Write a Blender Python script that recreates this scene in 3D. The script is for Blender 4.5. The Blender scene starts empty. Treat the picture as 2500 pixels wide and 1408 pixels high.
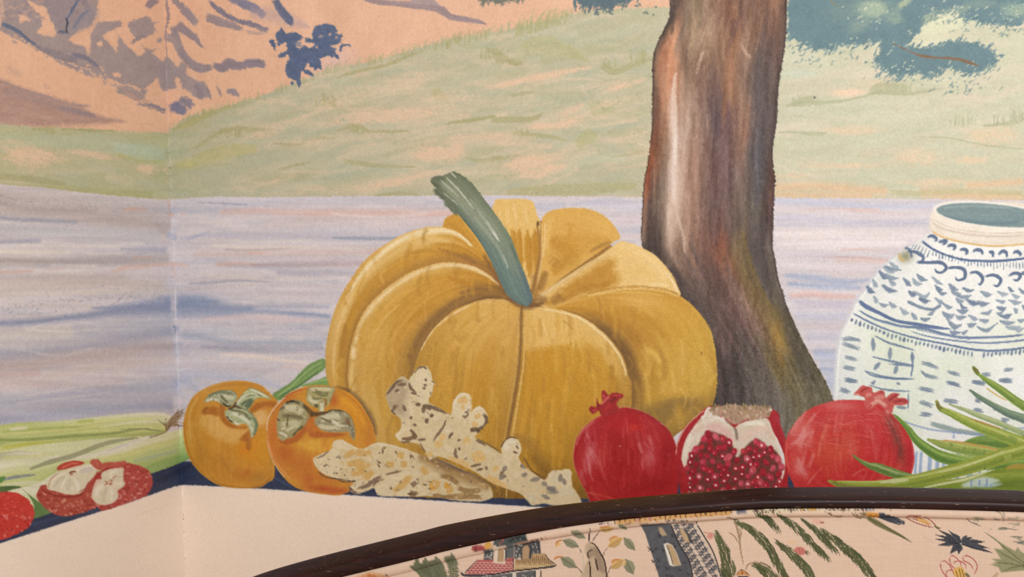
import bpy, math
import numpy as np
from mathutils import Matrix

# ------------------------------------------------------------------ camera, light, exposure
sc = bpy.context.scene
col = sc.collection
cam_d = bpy.data.cameras.new('camera'); cam = bpy.data.objects.new('camera', cam_d); col.objects.link(cam)
cam_d.sensor_width = 36.0; cam_d.lens = 2800.0 / 2500.0 * 36.0; cam_d.clip_start = 0.02
R_ = (0.937827, 0.346539, -0.019766); U_ = (-0.003127, 0.065377, 0.997856); W_ = (-0.347088, 0.935754, -0.062396)
cam.matrix_world = Matrix(((R_[0], U_[0], -W_[0], 1.79305), (R_[1], U_[1], -W_[1], -2.4),
                           (R_[2], U_[2], -W_[2], 1.45), (0, 0, 0, 1)))
sc.camera = cam
world = bpy.data.worlds.new('room_light'); sc.world = world; world.use_nodes = True
bg = world.node_tree.nodes['Background']; bg.inputs[0].default_value = (1.0, 1.0, 1.0, 1); bg.inputs[1].default_value = 0.72
key_d = bpy.data.lights.new('added_key_light', 'AREA'); key_d.shape = 'RECTANGLE'; key_d.size = 3.2; key_d.size_y = 2.2  # added area key, hung high so its light clears the sofa onto the dado
key_d.energy = 105; key_d.color = (1.0, 0.985, 0.97)
key = bpy.data.objects.new('added_key_light', key_d); col.objects.link(key)
key.location = (3.1, -3.2, 3.0); key.rotation_euler = (math.radians(62), 0, math.radians(32))
sc.view_settings.view_transform = 'Standard'; sc.view_settings.look = 'None'
sc.view_settings.gamma = 1.0; sc.view_settings.use_curve_mapping = False
sc.view_settings.exposure = -0.06

# ------------------------------------------------------------------ helpers: registry of things
rng = np.random.default_rng(11)
THINGS = {}      # thing key -> (label, category, group)
def thing(key, label, cat, group=None): THINGS[key] = (label, cat, group)
PARTLABEL = {}

TAB = rng.random((256, 256)).astype(np.float32)
def vn(x, y, seed=0):
    """smooth value noise, 0..1"""
    x = np.asarray(x, np.float32) + seed * 17.31; y = np.asarray(y, np.float32) + seed * 7.77
    xi = np.floor(x).astype(np.int32); yi = np.floor(y).astype(np.int32)
    fx = x - xi; fy = y - yi; fx = fx * fx * (3 - 2 * fx); fy = fy * fy * (3 - 2 * fy)
    a = TAB[yi & 255, xi & 255]; b = TAB[yi & 255, (xi + 1) & 255]
    c = TAB[(yi + 1) & 255, xi & 255]; d = TAB[(yi + 1) & 255, (xi + 1) & 255]
    return (a * (1 - fx) + b * fx) * (1 - fy) + (c * (1 - fx) + d * fx) * fy
def fbm(x, y, seed=0): return vn(x, y, seed) * .55 + vn(x * 2.1, y * 2.1, seed + 3) * .3 + vn(x * 4.3, y * 4.3, seed + 5) * .15
def sst(a, b, x): t = np.clip((x - a) / (b - a), 0, 1); return t * t * (3 - 2 * t)

# survey sheets: each sheet of tracing has an origin and a scale on the mural sheet
SHEET = dict(P=(0, 0, 1), A=(0, 0, .341), B=(600, 0, .341), C=(1200, 0, .341), D=(1800, 0, .3694), E=(0, 440, .341),
             F=(760, 400, .341), G=(1260, 440, .341), H=(1860, 460, .341), I=(0, 928, .341), J=(420, 860, .277),
             K=(740, 860, .373), L=(1360, 900, .341), M=(1860, 880, .341), N=(560, 1150, .296), O=(1100, 1180, .28),
             Q=(1700, 1180, .32), R=(1560, 0, .3552), T=(1540, 480, .4262), U=(2030, 480, .5257), V=(400, 470, .348),
             W=(780, 880, .2486))
def S(k, s):
    ox, oy, f = SHEET[k]; out = []
    for t in s.split():
        a, b = t.split(','); out.append((ox + float(a) * f, oy + float(b) * f))
    return np.array(out, np.float32)
def crom(P, n=8, closed=False):
    P = np.asarray(P, np.float32)
    if len(P) < 3 and not closed: 
        t = np.linspace(0, 1, n + 1)[:, None]; return P[0] * (1 - t) + P[-1] * t
    if closed: Q = np.vstack([P[-1:], P, P[:2]])
    else: Q = np.vstack([2 * P[:1] - P[1:2], P, 2 * P[-1:] - P[-2:-1]])
    t = np.linspace(0, 1, n, endpoint=False)[:, None]; out = []
    for i in range(1, len(Q) - 2):
        a, b, c, d = Q[i - 1], Q[i], Q[i + 1], Q[i + 2]
        out.append(.5 * (2 * b + (c - a) * t + (2 * a - 5 * b + 4 * c - d) * t * t + (3 * b - a - 3 * c + d) * t ** 3))
    out = np.vstack(out)
    return out if closed else np.vstack([out, P[-1:]])
def resample(P, n):
    P = np.asarray(P, np.float32); L = np.concatenate([[0], np.cumsum(np.hypot(*(P[1:] - P[:-1]).T))])
    t = np.linspace(0, L[-1], n); return np.stack([np.interp(t, L, P[:, 0]), np.interp(t, L, P[:, 1])], 1), L[-1]

class Canvas:
    """a painted sheet: colour and 'what is painted here' at every node of a grid"""
    def __init__(s, xs, ys, base):
        s.xs = np.array(xs, np.float32); s.ys = np.array(ys, np.float32)
        s.X, s.Y = np.meshgrid(s.xs, s.ys); s.C = np.empty(s.X.shape + (3,), np.float32); s.C[:] = base
        s.ID = np.zeros(s.X.shape, np.int32); s.ids = {}; s.seed = 1
    def gid(s, path):
        if path not in s.ids: s.ids[path] = len(s.ids) + 1
        return s.ids[path]
    def box(s, x0, x1, y0, y1):
        return (slice(*np.searchsorted(s.ys, (y0, y1))), slice(*np.searchsorted(s.xs, (x0, x1))))
    def clipm(s, bx, clip):
        if clip is None: return 1.0
        I = s.ID[bx]
        if isinstance(clip, str): clip = [clip]
        want = [v for k, v in s.ids.items() if any(k == c or k.startswith(c + '/') for c in clip)]
        return np.isin(I, want)
    def put(s, bx, a, c, id=None, clip=None):
        a = a * s.clipm(bx, clip)
        c = np.asarray(c, np.float32)
        s.C[bx] = s.C[bx] * (1 - a[..., None]) + c * a[..., None]
        if id is not None: s.ID[bx][a > .5] = s.gid(id)
    def fill(s, P, c, id=None, a=1., soft=1.5, rag=0., ragl=6., clip=None, smooth=True, var=5, vs=(14, 14), n=6):
        P = crom(P, n, True) if smooth else np.asarray(P, np.float32)
        pad = soft + rag + 3
        bx = s.box(P[:, 0].min() - pad, P[:, 0].max() + pad, P[:, 1].min() - pad, P[:, 1].max() + pad)
        X = s.X[bx]; Y = s.Y[bx]
        if X.size == 0: return
        s.seed += 1
        d2 = np.full(X.shape, 1e9, np.float32); ins = np.zeros(X.shape, bool)
        for i in range(len(P)):
            (x0, y0), (x1, y1) = P[i - 1], P[i]
            ex, ey = x1 - x0, y1 - y0; l2 = ex * ex + ey * ey
            if l2 < 1e-6: continue
            px = X - x0; py = Y - y0; t = np.clip((px * ex + py * ey) / l2, 0, 1)
            np.minimum(d2, (px - t * ex) ** 2 + (py - t * ey) ** 2, out=d2)
            if y0 != y1: ins ^= ((y0 > Y) != (y1 > Y)) & (px < ex * py / ey)
        d = np.sqrt(d2); d = np.where(ins, d, -d)
        if rag: d = d + rag * 2 * (fbm(X / ragl, Y / ragl, s.seed) - .5)
        al = np.clip(.5 + d / max(soft, .01) * .5, 0, 1) * a
        c = np.asarray(c, np.float32)
        if var: c = c + ((fbm(X / vs[0], Y / vs[1], s.seed + 9) - .5) * 2 * var)[..., None]
        s.put(bx, al, c, id, clip)
    def stroke(s, P, w, c, a=1., soft=.35, dry=0., id=None, clip=None, var=7, c2=None, rag=0., ends=True, bl=40., smooth=True, acr=None):
        """one pull of the brush along P; w = width(s), c -> c2 along it, acr = colour at its other side"""
        n0 = len(P); P = crom(P, 8) if smooth else np.asarray(P, np.float32)
        seg = P[1:] - P[:-1]; sl = np.hypot(seg[:, 0], seg[:, 1]); k = sl > 1e-4
        LL = np.concatenate([[0], np.cumsum(sl)]); wx = LL[::8] / max(LL[-1], 1e-6) if smooth and n0 > 2 else np.linspace(0, 1, n0)
        A = P[:-1][k]; seg = seg[k]; sl = sl[k]; L0 = np.concatenate([[0], np.cumsum(sl)]); L = L0[-1]
        if L <= 0: return
        w = np.atleast_1d(np.asarray(w, np.float32)); pad = w.max() * .75 + rag + 3
        bx = s.box(P[:, 0].min() - pad, P[:, 0].max() + pad, P[:, 1].min() - pad, P[:, 1].max() + pad)
        X = s.X[bx]; Y = s.Y[bx]
        if X.size == 0: return
        s.seed += 1
        best = np.full(X.shape, 1e9, np.float32); T = np.zeros(X.shape, np.float32); SD = np.zeros(X.shape, np.float32)
        for i in range(len(A)):
            px = X - A[i, 0]; py = Y - A[i, 1]; ex, ey = seg[i]
            t = np.clip((px * ex + py * ey) / (sl[i] * sl[i]), 0, 1)
            qx = px - t * ex; qy = py - t * ey; d2 = qx * qx + qy * qy
            m = d2 < best
            best = np.where(m, d2, best); T = np.where(m, L0[i] + t * sl[i], T)
            SD = np.where(m, np.sign(ex * py - ey * px), SD)
        d = np.sqrt(best); tn = T / L
        hw = np.interp(tn, wx if len(wx) == len(w) else np.linspace(0, 1, len(w)), w) / 2 if len(w) > 1 else w[0] / 2
        hw = hw * (1 + .45 * soft)
        if rag: d = np.maximum(d + rag * 2 * (fbm(X / 5, Y / 5, s.seed) - .5), 0)
        e = d / np.maximum(hw, .3)
        al = np.clip((1 - e) / soft, 0, 1)
        br = vn(T / bl, SD * d / 2.2, s.seed)
        if dry: al = al * sst(dry - .22, dry + .22, br * .6 + .4 * fbm(X / 4, Y / 3, s.seed + 2) + .12)
        if ends: al = al * np.clip(np.minimum(tn, 1 - tn) * L / max(2., min(8., L * .15)), 0, 1)
        cc = np.asarray(c, np.float32)
        if c2 is not None: cc = cc * (1 - tn[..., None]) + np.asarray(c2, np.float32) * tn[..., None]
        if acr is not None:
            f = np.clip(SD * e * .5 + .5, 0, 1)[..., None]; cc = cc * (1 - f) + np.asarray(acr, np.float32) * f
        if var: cc = cc + ((br - .5) * 2 * var)[..., None]
        s.put(bx, al * a, cc, id, clip)
    def blob(s, x, y, rx, ry, ang, c, a=1., clip=None, dry=0., k=1.6, id=None, st=(16, 4)):
        m = max(rx, ry) * 1.5
        bx = s.box(x - m, x + m, y - m, y + m); X = s.X[bx] - x; Y = s.Y[bx] - y
        if X.size == 0: return
        s.seed += 1
        r = math.radians(ang); u = X * math.cos(r) + Y * math.sin(r); v = -X * math.sin(r) + Y * math.cos(r)
        e = (u / rx) ** 2 + (v / ry) ** 2
        al = np.exp(-e * k) * np.clip((2.2 - e) * 2, 0, 1)
        if dry: al = np.clip(al * 1.5, 0, 1) * sst(dry - .1, dry + .1, .55 * fbm(u / st[0], v / st[1], s.seed) + .45 * vn(X / 2.6, Y / 2.2, s.seed + 4) + .25 * (al - .5))
        s.put(bx, al * a, c, id, clip)
    def loft(s, A, B, tab, id=None, a=1., streak=8, fs=26., ft=2.5, clip=None, byrow=False):
        """paint between two edges; tab[row along][column across] of colours, blended, with brush streaks along"""
        A = crom(A, 10); B = crom(B, 10)
        la = resample(A, 2)[1]; lb = resample(B, 2)[1]
        nt = int(max(la, lb) / .95) + 2
        if byrow: ti = np.linspace(0, len(A) - 1, nt); A, B = [np.stack([np.interp(ti, np.arange(len(Q)), Q[:, c]) for c in (0, 1)], 1) for Q in (A, B)]
        else: A, _ = resample(A, nt); B, _ = resample(B, nt)
        wd = np.hypot(*(A - B).T).max(); ns = int(wd / .95) + 2
        sv = np.linspace(0, 1, ns, dtype=np.float32); tv = np.linspace(0, 1, nt, dtype=np.float32)
        PX = A[:, 0:1] * (1 - sv) + B[:, 0:1] * sv; PY = A[:, 1:2] * (1 - sv) + B[:, 1:2] * sv
        tab = np.asarray(tab, np.float32); nr, ncol = tab.shape[:2]
        def itp(v, n): 
            q = v * (n - 1); i = np.clip(np.floor(q).astype(int), 0, max(n - 2, 0)); f = q - i; return i, np.minimum(i + 1, n - 1), (f * f * (3 - 2 * f))
        s.seed += 1
        wob = (vn(sv[None] * 7, tv[:, None] * 5, s.seed + 1) - .5) * .09
        S2 = np.clip(sv[None] + wob, 0, 1); T2 = np.clip(tv[:, None] + (vn(sv[None] * fs * .7, tv[:, None] * 2, s.seed + 2) - .5) * .10, 0, 1)
        i0, i1, fi = itp(T2, nr); j0, j1, fj = itp(S2, ncol)
        fi = fi[..., None]; fj = fj[..., None]
        Cc = (tab[i0, j0] * (1 - fj) + tab[i0, j1] * fj) * (1 - fi) + (tab[i1, j0] * (1 - fj) + tab[i1, j1] * fj) * fi
        nz = vn(sv[None] * fs, tv[:, None] * ft, s.seed) * .6 + vn(sv[None] * fs * 2.3, tv[:, None] * ft * 2, s.seed + 5) * .4 - .5
        Cc = Cc + (nz * 2 * streak)[..., None]
        ix = np.clip(np.searchsorted(s.xs, PX.ravel() - 1), 0, len(s.xs) - 1); iy = np.clip(np.searchsorted(s.ys, PY.ravel() - 1), 0, len(s.ys) - 1)
        q = iy * len(s.xs) + ix; N = s.X.size
        cnt = np.bincount(q, minlength=N); hit = cnt > 0
        if clip is not None: hit &= np.asarray(s.clipm((slice(None), slice(None)), clip)).ravel()
        Cf = s.C.reshape(-1, 3); al = np.clip(cnt[hit] / 3.2, 0, 1) * a
        for ch in range(3):
            acc = np.bincount(q, weights=Cc[..., ch].ravel(), minlength=N)
            Cf[hit, ch] = Cf[hit, ch] * (1 - al) + al * (acc[hit] / cnt[hit])
        if id is not None: s.ID.ravel()[np.flatnonzero(hit)[al > .45 * a]] = s.gid(id)
    def dabs(s, k, lst, w, c, a=1., **kw):
        for d in lst.split('|'): s.stroke(S(k, d), w, c, a, **kw)
    def mottle(s, clip, n, x0, x1, y0, y1, cols, w, l, ang, a, dry=.4, spread=12):
        """n random loose strokes inside one painted area"""
        for i in range(n):
            x = rng.uniform(x0, x1); y = rng.uniform(y0, y1); th = math.radians(ang + rng.normal(0, spread)); L = rng.uniform(*l)
            dx = math.cos(th) * L / 2; dy = math.sin(th) * L / 2; cv = rng.normal(0, .06) * L
            s.stroke([(x - dx, y - dy), (x - dy * .1, y + cv), (x + dx, y + dy)], rng.uniform(*w), cols[rng.integers(len(cols))], rng.uniform(*a), soft=.7, dry=dry, clip=clip)
def mixc(a, b, t): return tuple(a[i] * (1 - t) + b[i] * t for i in range(3))
# ------------------------------------------------------------------ the mural sheet
def geo(a, step, n, g): 
    out = [a]
    for i in range(n): step *= g; out.append(out[-1] + step)
    return out
fine_x = np.arange(-12, 2513, 2.0); fine_y = np.arange(-12, 1341, 2.0)
xs = [-v for v in geo(582, 6, 20, 1.2)[1:]][::-1] + list(np.arange(-582, -12, 6.0)) + list(fine_x) + list(np.arange(2518, 3112, 6.0)) + geo(3106, 6, 20, 1.2)[1:]
ys = [-v for v in geo(372, 6, 14, 1.22)[1:]][::-1] + list(np.arange(-372, -12, 6.0)) + list(fine_y) + list(np.arange(1346, 1646, 6.0)) + geo(1640, 6, 10, 1.3)[1:]
PEACH = (226, 184, 155)
M = Canvas(xs, ys, PEACH)
XM, YM = M.X, M.Y
M.C += ((fbm(XM / 70, YM / 120, 1) - .5) * 14)[..., None] * np.array((1, 1, 1.1), np.float32)
M.C += ((vn(XM / 3, YM / 60, 2) - .5) * 5)[..., None]
M.C *= 1 - .035 * sst(420, 200, XM)[..., None] * np.array((.2, .5, .8), np.float32)
M.ID[:] = M.gid('painted_sky')
thing('painted_sky', 'peach painted evening sky of the mural behind the mauve mountain', 'sky')
thing('painted_mountain', 'mauve brushwork mountain painted across the corner of the two walls', 'mountain')
thing('painted_hillside', 'sage green painted hillside with peach patches above the lake', 'hillside')
thing('painted_lake', 'lavender and blue streaked painted lake below the hillside', 'lake')
thing('painted_ledge', 'narrow navy blue painted ledge under the fruit and vegetables', 'ledge')
MV = (161, 147, 147); MV2 = (148, 137, 143); SL = (108, 113, 138)
mt = 'painted_mountain'
# --- mountain
M.fill(S('A', '-3400,-420 -2700,-700 -2100,-980 -1700,-900 -1250,-1300 -800,-1560 -420,-1420 -150,-1480 150,-1150 330,-760 480,-600 640,-260 700,-40 700,60 650,180 560,220 480,290 590,330 640,240 700,160 760,150 860,150 880,190 760,230 745,275 780,310 830,375 850,250 905,325 985,405 1040,370 1005,322 1075,362 1120,345 1085,378 1170,450 1185,400 1200,400 1270,480 1300,440 1340,470 1335,535 1400,570 1470,590 1510,680 1440,720 1385,690 1350,650 1290,630 1160,650 1125,560 1000,640 950,608 880,600 800,570 640,545 480,480 300,370 120,280 0,220 -300,120 -900,-20 -1700,-140 -2600,-260 -3400,-330'),
       MV, mt, soft=2, rag=2.5, ragl=7, smooth=False, var=6, vs=(30, 30))
M.fill(S('A', '915,170 1000,130 1060,120 1110,200 1080,250 1000,262 940,240'), MV, mt, rag=3)
M.fill(S('A', '-9000,60 -4500,120 -1800,260 -900,330 -400,430 0,565 160,630 330,680 500,735 640,757 600,770 640,805 700,830 900,872 700,885 400,905 0,895 -400,870 -1600,800 -4500,640 -9000,400'), (178, 146, 135), mt, soft=6, rag=4, ragl=12, var=10, vs=(40, 8), smooth=False)
for p, w, c, a in (('0,575 170,645 330,690 500,745 640,758', 14, MV2, .8), ('0,640 200,700 400,760 560,810 690,830', 60, (160, 138, 135), .7), ('0,780 300,830 600,860', 50, (190, 155, 140), .6),
                   ('420,770 560,800 690,830', 40, (145, 130, 135), .8), ('700,840 900,868', 8, MV, .6), ('930,888 1100,885', 6, (185, 155, 145), .5),
                   ('40,470 100,520 170,540', 60, (175, 150, 140), .35), ('20,760 140,790', 60, (180,150,140), .4), ('300,600 360,640', 40, (195, 160, 142), .4)):
    M.stroke(S('A', p), [w * .341, w * .341, w * .2], c, a, soft=.8, dry=.4, id=mt if a > .5 else None)
for i in range(150):     # more of the slope beyond
    x = rng.uniform(-2600, 500); y = rng.uniform(-1300, -40); l = rng.uniform(80, 260)
    M.stroke(S('A', f'{x},{y} {x+l*.5},{y+l*.7} {x+l*.8},{y+l*1.5}'), [6, rng.uniform(14, 40), 6], [PEACH, (140, 130, 140), (176, 156, 152), PEACH][rng.integers(4)], .8, dry=.35, clip=mt)
for i in range(90):      # torn, dry lower rim of the slope
    t = rng.random(); x = 60 + t * 760; y = 255 + t * 330 + rng.normal(0, 18)
    M.stroke(S('A', f'{x},{y} {x+rng.uniform(12,40)},{y+rng.uniform(5,30)}'), rng.uniform(2, 5), PEACH if rng.random() < .55 else MV, .9, dry=.3)
# peach gaps
for p in ('190,8 250,25 325,60 345,110 400,225 385,258 310,258 262,235 300,150 230,105 320,138 270,95 235,60', '140,105 180,120 215,150 170,150 140,160', '690,310 720,295 735,320 710,335',
          '740,260 850,200 900,195 940,250 910,290 880,290 850,245 820,280 780,290', '520,310 600,270 640,200 645,330 630,400 600,330', '800,520 850,530 860,555 810,545',
          '700,480 740,490 735,505', '1255,570 1280,560 1300,630 1270,630', '720,60 760,0 1040,-30 1045,60 950,100 860,130 740,150 700,110'):
    M.fill(S('A', p), PEACH, 'painted_sky', soft=2.5, rag=3)
for i in range(120):
    x, y = rng.uniform(0, 560), rng.uniform(0, 130)
    M.stroke(S('A', f'{x},{y} {x+rng.uniform(20,70)},{y+rng.uniform(-30,45)}'), rng.uniform(2, 7), (140, 130, 140) if rng.random() < .6 else (195, 160, 145), .45, dry=.4, clip=mt)
M.fill(S('A', '320,-40 560,-40 520,120 480,250 440,250 400,225 345,110'), (150, 140, 145), soft=6, a=.8, clip=mt)
M.fill(S('A', '480,240 540,130 620,60 700,80 650,180 560,225'), (150, 143, 150), soft=8, a=.8, rag=3)
for p, w, c in (('0,165 110,215 200,285 310,362', [9, 10, 7, 3], (92, 106, 132)), ('565,-10 520,60 495,110 470,140', [5, 7, 4], (85, 105, 135)), ('640,60 560,140 520,220', [4, 8, 4], (120, 128, 148)),
                ('465,120 480,165 470,205 482,245', [3, 6, 4, 7], (62, 68, 88)), ('400,235 440,225 490,240', [3, 8, 4], (95, 105, 125)), ('500,390 620,420 720,500', [14, 12, 4], (128, 126, 142)),
                ('250,330 420,400 560,440', [8, 20, 10], (140, 132, 138))):
    M.stroke(S('A', p), w, c, .9, dry=.2, id=mt)
for p, w, c, dry in (('1190,-20 1205,120 1185,240 1190,330 1195,410', [5, 8, 6, 4, 6], (158, 140, 142), 0), ('1235,-20 1330,80 1390,150 1408,190', [14, 20, 20, 9], MV2, 0), ('1050,60 1080,20 1130,-10', [14, 20, 16], (145, 132, 142), .15),
                     ('1265,165 1310,205 1400,275 1425,310 1465,350', [22, 22, 16, 9, 3], MV2, 0), ('1245,180 1265,290 1310,390 1365,450 1440,490 1530,480', [18, 22, 20, 20, 24, 12], MV2, 0),
                     ('1185,260 1240,280 1290,340', [22, 18, 14], MV, 0), ('1520,460 1590,485 1640,455 1690,470 1760,462 1840,455 1905,465', [10, 24, 26, 22, 20, 18, 20], (140, 130, 140), .12),
                     ('1470,115 1560,150 1680,190 1750,215', [18, 22, 16, 8], (150, 138, 142), .2), ('1490,0 1580,80 1680,140 1780,165 1900,205', [6, 14, 12, 12, 8], (120, 120, 140), .35),
                     ('1620,-20 1740,25 1820,60 1900,120', [10, 22, 22, 18], (125, 125, 148), .3), ('1750,225 1880,248', [4, 4], (165, 150, 150), .4),
                     ('1140,270 1130,310', [10, 12], MV, .3), ('1090,175 1140,150', [6, 2], MV, 0), ('930,320 980,275 1060,260', [4, 10, 6], MV2, .2), ('1010,640 1060,600 1110,565', [4, 8, 4], MV, .1)):
    M.stroke(S('A', p), w, c, .95, dry=dry, id=mt, soft=.3, rag=1)
for p, w, c, dry in (('820,640 900,650 980,680 1050,680', [14, 28, 24, 16], MV, .25), ('1000,640 1050,660', [8, 14], MV, .2), ('970,740 1080,760 1190,800', [4, 12, 10], (140, 130, 140), .45), ('1210,780 1270,770 1340,815', [18, 30, 14], (118, 120, 145), .2),
                     ('1280,710 1340,730 1385,770', [14, 24, 16], (135, 130, 145), .25), ('1390,600 1440,650 1430,710', [14, 22, 16], MV2, .3), ('1480,620 1500,670 1515,720', [5, 8, 5], MV2, .35),
                     ('1550,610 1575,660 1590,700', [4, 8, 5], (150, 138, 142), .4), ('1620,650 1670,660 1720,690', [8, 18, 6], (140, 132, 142), .35), ('860,620 960,700 1100,740', [4, 10, 4], (180,150,140), .5)):
    M.stroke(S('A', p), w, c, .95, dry=dry, id=mt, rag=1.5)
M.stroke(S('B', '-30,40 60,55 140,120'), [18, 20, 14], (130, 128, 148), .9, dry=.35, id=mt)
M.stroke(S('B', '-20,165 70,185 170,225'), [10, 14, 12], (130, 125, 140), .9, dry=.35, id=mt)
M.stroke(S('B', '-20,465 80,450 150,480'), [18, 22, 10], (140, 130, 140), .95, dry=.1, id=mt)
M.stroke(S('B', '0,230 100,240 160,230'), [8, 12, 5], (175, 155, 150), .6, dry=.4)
M.stroke(S('B', '20,90 200,110 330,150 470,200'), [30, 40, 36, 8], (180, 160, 165), .5, soft=.8)
M.stroke(S('B', '205,-10 260,80 310,140 340,190'), [16, 20, 22, 6], (95, 105, 132), .95, dry=.12, id=mt)
M.blob(820, 150, 60, 30, -25, (218, 190, 190), .55)
# branch hanging over the ridge
thing('painted_branch', 'long thin mauve branch painted across the peach sky above the ridge', 'branch')
M.stroke(S('B', '780,-60 850,-5 950,15 1080,25 1180,35 1300,45 1400,72 1470,120 1580,140 1680,158 1735,183'), [6, 6, 12, 14, 18, 20, 20, 16, 14, 10, 1], (158, 140, 141), 1, id='painted_branch', rag=.5)
M.stroke(S('B', '1170,20 1250,-5 1330,15 1390,40'), [8, 12, 16, 8], (165, 150, 152), .9, id='painted_branch')
M.stroke(S('B', '1010,10 1200,20 1330,38'), [3, 4, 3], (185, 165, 162), .6)
# --- hillside
hl = 'painted_hillside'
ridge = S('P', '412,316 432,304 455,288 475,280 560,258 640,234 735,198 800,170 880,155 940,142 1000,124 1060,108 1100,97 1160,84 1200,80 1250,70 1300,58 1345,48 1390,36 1440,26 1520,20 1640,18 1930,0 2500,-30 6500,-300')
M.fill(np.vstack([ridge, S('P', '6500,520 2520,489 2200,485 1900,483 1570,481 1200,477 900,479 640,482 520,480 440,486 405,488 412,400')]), (186, 184, 156), hl, soft=2, rag=2, ragl=7, smooth=False, var=6, vs=(60, 20))
M.fill(S('P', '-6500,240 -400,300 0,303 100,311 200,314 330,321 412,324 412,400 405,488 300,480 200,470 100,458 0,450 -400,410 -6500,-100'), (184, 183, 146), hl, soft=2.5, rag=2, smooth=False, var=6, vs=(60, 16))
HG = [(174, 174, 136), (172, 180, 158), (194, 194, 168), (180, 178, 142), (202, 190, 164), (170, 178, 154), (206, 194, 168)]
M.mottle(hl, 330, 400, 1600, 40, 480, HG, (8, 30), (60, 200), -9, (.2, .5), dry=.35, spread=7)
M.mottle(hl, 110, -200, 420, 300, 480, HG, (8, 24), (60, 180), 3, (.2, .5), dry=.35, spread=4)
HR = [(204, 204, 180), (196, 200, 176), (212, 208, 186), (190, 192, 166), (216, 204, 184), (205, 196, 172)]
M.fill(S('P', '1860,-40 2600,-60 6500,-300 6500,520 2520,489 1860,483'), (202, 202, 176), a=.85, soft=60, clip=hl, var=7, vs=(90, 20), smooth=False)
M.mottle(hl, 220, 1880, 2600, 40, 480, HR, (8, 34), (80, 240), -4, (.2, .5), dry=.3, spread=6)
M.mottle(hl, 160, 2560, 3900, -60, 480, HR, (14, 44), (150, 420), -4, (.2, .5), dry=.3, spread=5); M.mottle(hl, 90, -1600, -60, 180, 440, HG, (14, 40), (120, 360), 6, (.2, .5), dry=.3, spread=4)
M.mottle(hl, 140, 560, 1600, 130, 470, [(214, 196, 168), (206, 192, 166), (220, 194, 166)], (8, 26), (60, 190), -9, (.3, .6), dry=.55, spread=8)
def grasst(x0, y0, x1, y1, n, h, c, a=.8, sp=2.5, lean=.15):
    for i in range(n):
        t = rng.random(); x = x0 + (x1 - x0) * t + rng.normal(0, sp); y = y0 + (y1 - y0) * t + rng.normal(0, 2)
        hh = rng.uniform(*h); M.stroke([(x, y + 3), (x + lean * hh * .3, y - hh * .6), (x + hh * rng.normal(lean, .25), y - hh)], [rng.uniform(3, 7), 3.5, 1], c, a * rng.uniform(.6, 1), id=hl, ends=False)
OL = (171, 168, 126); OL2 = (164, 162, 120)
for i in range(len(ridge) - 6):      # soft grass along the ridge
    (x0, y0), (x1, y1) = ridge[i], ridge[i + 1]
    if x1 < 1640: grasst(x0, y0 + 4, x1, y1 + 4, int((x1 - x0) / 3.2), (6, 16) if x0 < 800 else (8, 24), mixc(OL, HG[rng.integers(6)], .4), .55)
grasst(1010, 130, 1190, 92, 26, (14, 26), OL, .8); grasst(1255, 88, 1385, 52, 34, (20, 52), (172, 172, 128), .8, lean=.3); grasst(460, 290, 520, 272, 14, (6, 18), OL2, .8)
for p, w, c, a in (('640,555 830,505 950,480 1050,450 1150,410 1290,360', [4, 9, 8, 9, 8, 3], OL, .85), ('1410,895 1500,875 1620,860 1800,828', [3, 8, 12, 6], OL, .85), ('640,940 780,905 830,915 900,940 1050,940 1190,938', [4, 14, 12, 8, 9, 3], OL, .75),
                   ('480,992 650,985', [6, 3], OL, .7), ('190,1018 300,1035 430,1030', [4, 9, 3], OL2, .6), ('690,1150 830,1170 1000,1190 1230,1195', [5, 12, 9, 3], OL, .7), ('230,1220 330,1190 480,1160', [3, 9, 4], OL, .6),
                   ('-20,945 100,930 220,925', [9, 8, 3], OL, .7), ('1560,1130 1700,1150 1877,1130', [6, 12, 8], OL, .6), ('1330,640 1400,690 1450,700', [20, 26, 8], (180, 176, 125), .6), ('1700,360 1790,370 1877,430', [10, 14, 8], OL, .75),
                   ('900,1400 1100,1385 1250,1395', [6, 10, 5], OL2, .6)):
    M.stroke(S('B', p), w, c, a, dry=.15, clip=hl)
for p, w, c, a in (('-10,860 150,855 300,850 380,800', [14, 16, 14, 3], OL, .8), ('120,945 230,960 350,970 460,985 550,1010', [5, 12, 10, 9, 3], OL, .8), ('-10,1130 150,1125 270,1112', [9, 9, 3], OL, .7), ('780,450 830,495 890,515 1000,470 1100,440 1160,410', [14, 18, 16, 14, 12, 8], OL, .7),
                   ('10,380 90,410 170,455 240,440', [10, 14, 14, 4], OL2, .7), ('170,440 250,350 400,330 560,370 700,440', [16, 40, 50, 30, 6], (178, 176, 130), .65), ('130,690 230,670 320,650', [4, 9, 3], OL2, .5), ('600,1040 700,980 760,1010', [20, 40, 10], (180, 180, 130), .6),
                   ('860,1125 960,1110 1060,1100', [3, 6, 3], OL, .5), ('1000,1080 1100,1090', [10, 16], OL, .4), ('100,1380 300,1370 700,1350 1050,1330', [14, 30, 30, 16], (174, 172, 128), .7), ('700,800 800,780 900,800', [20, 30, 10], (178, 176, 130), .5), ('430,780 520,770', [8, 4], OL, .4)):
    M.stroke(S('C', p), w, c, a, dry=.2, clip=hl)
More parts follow.
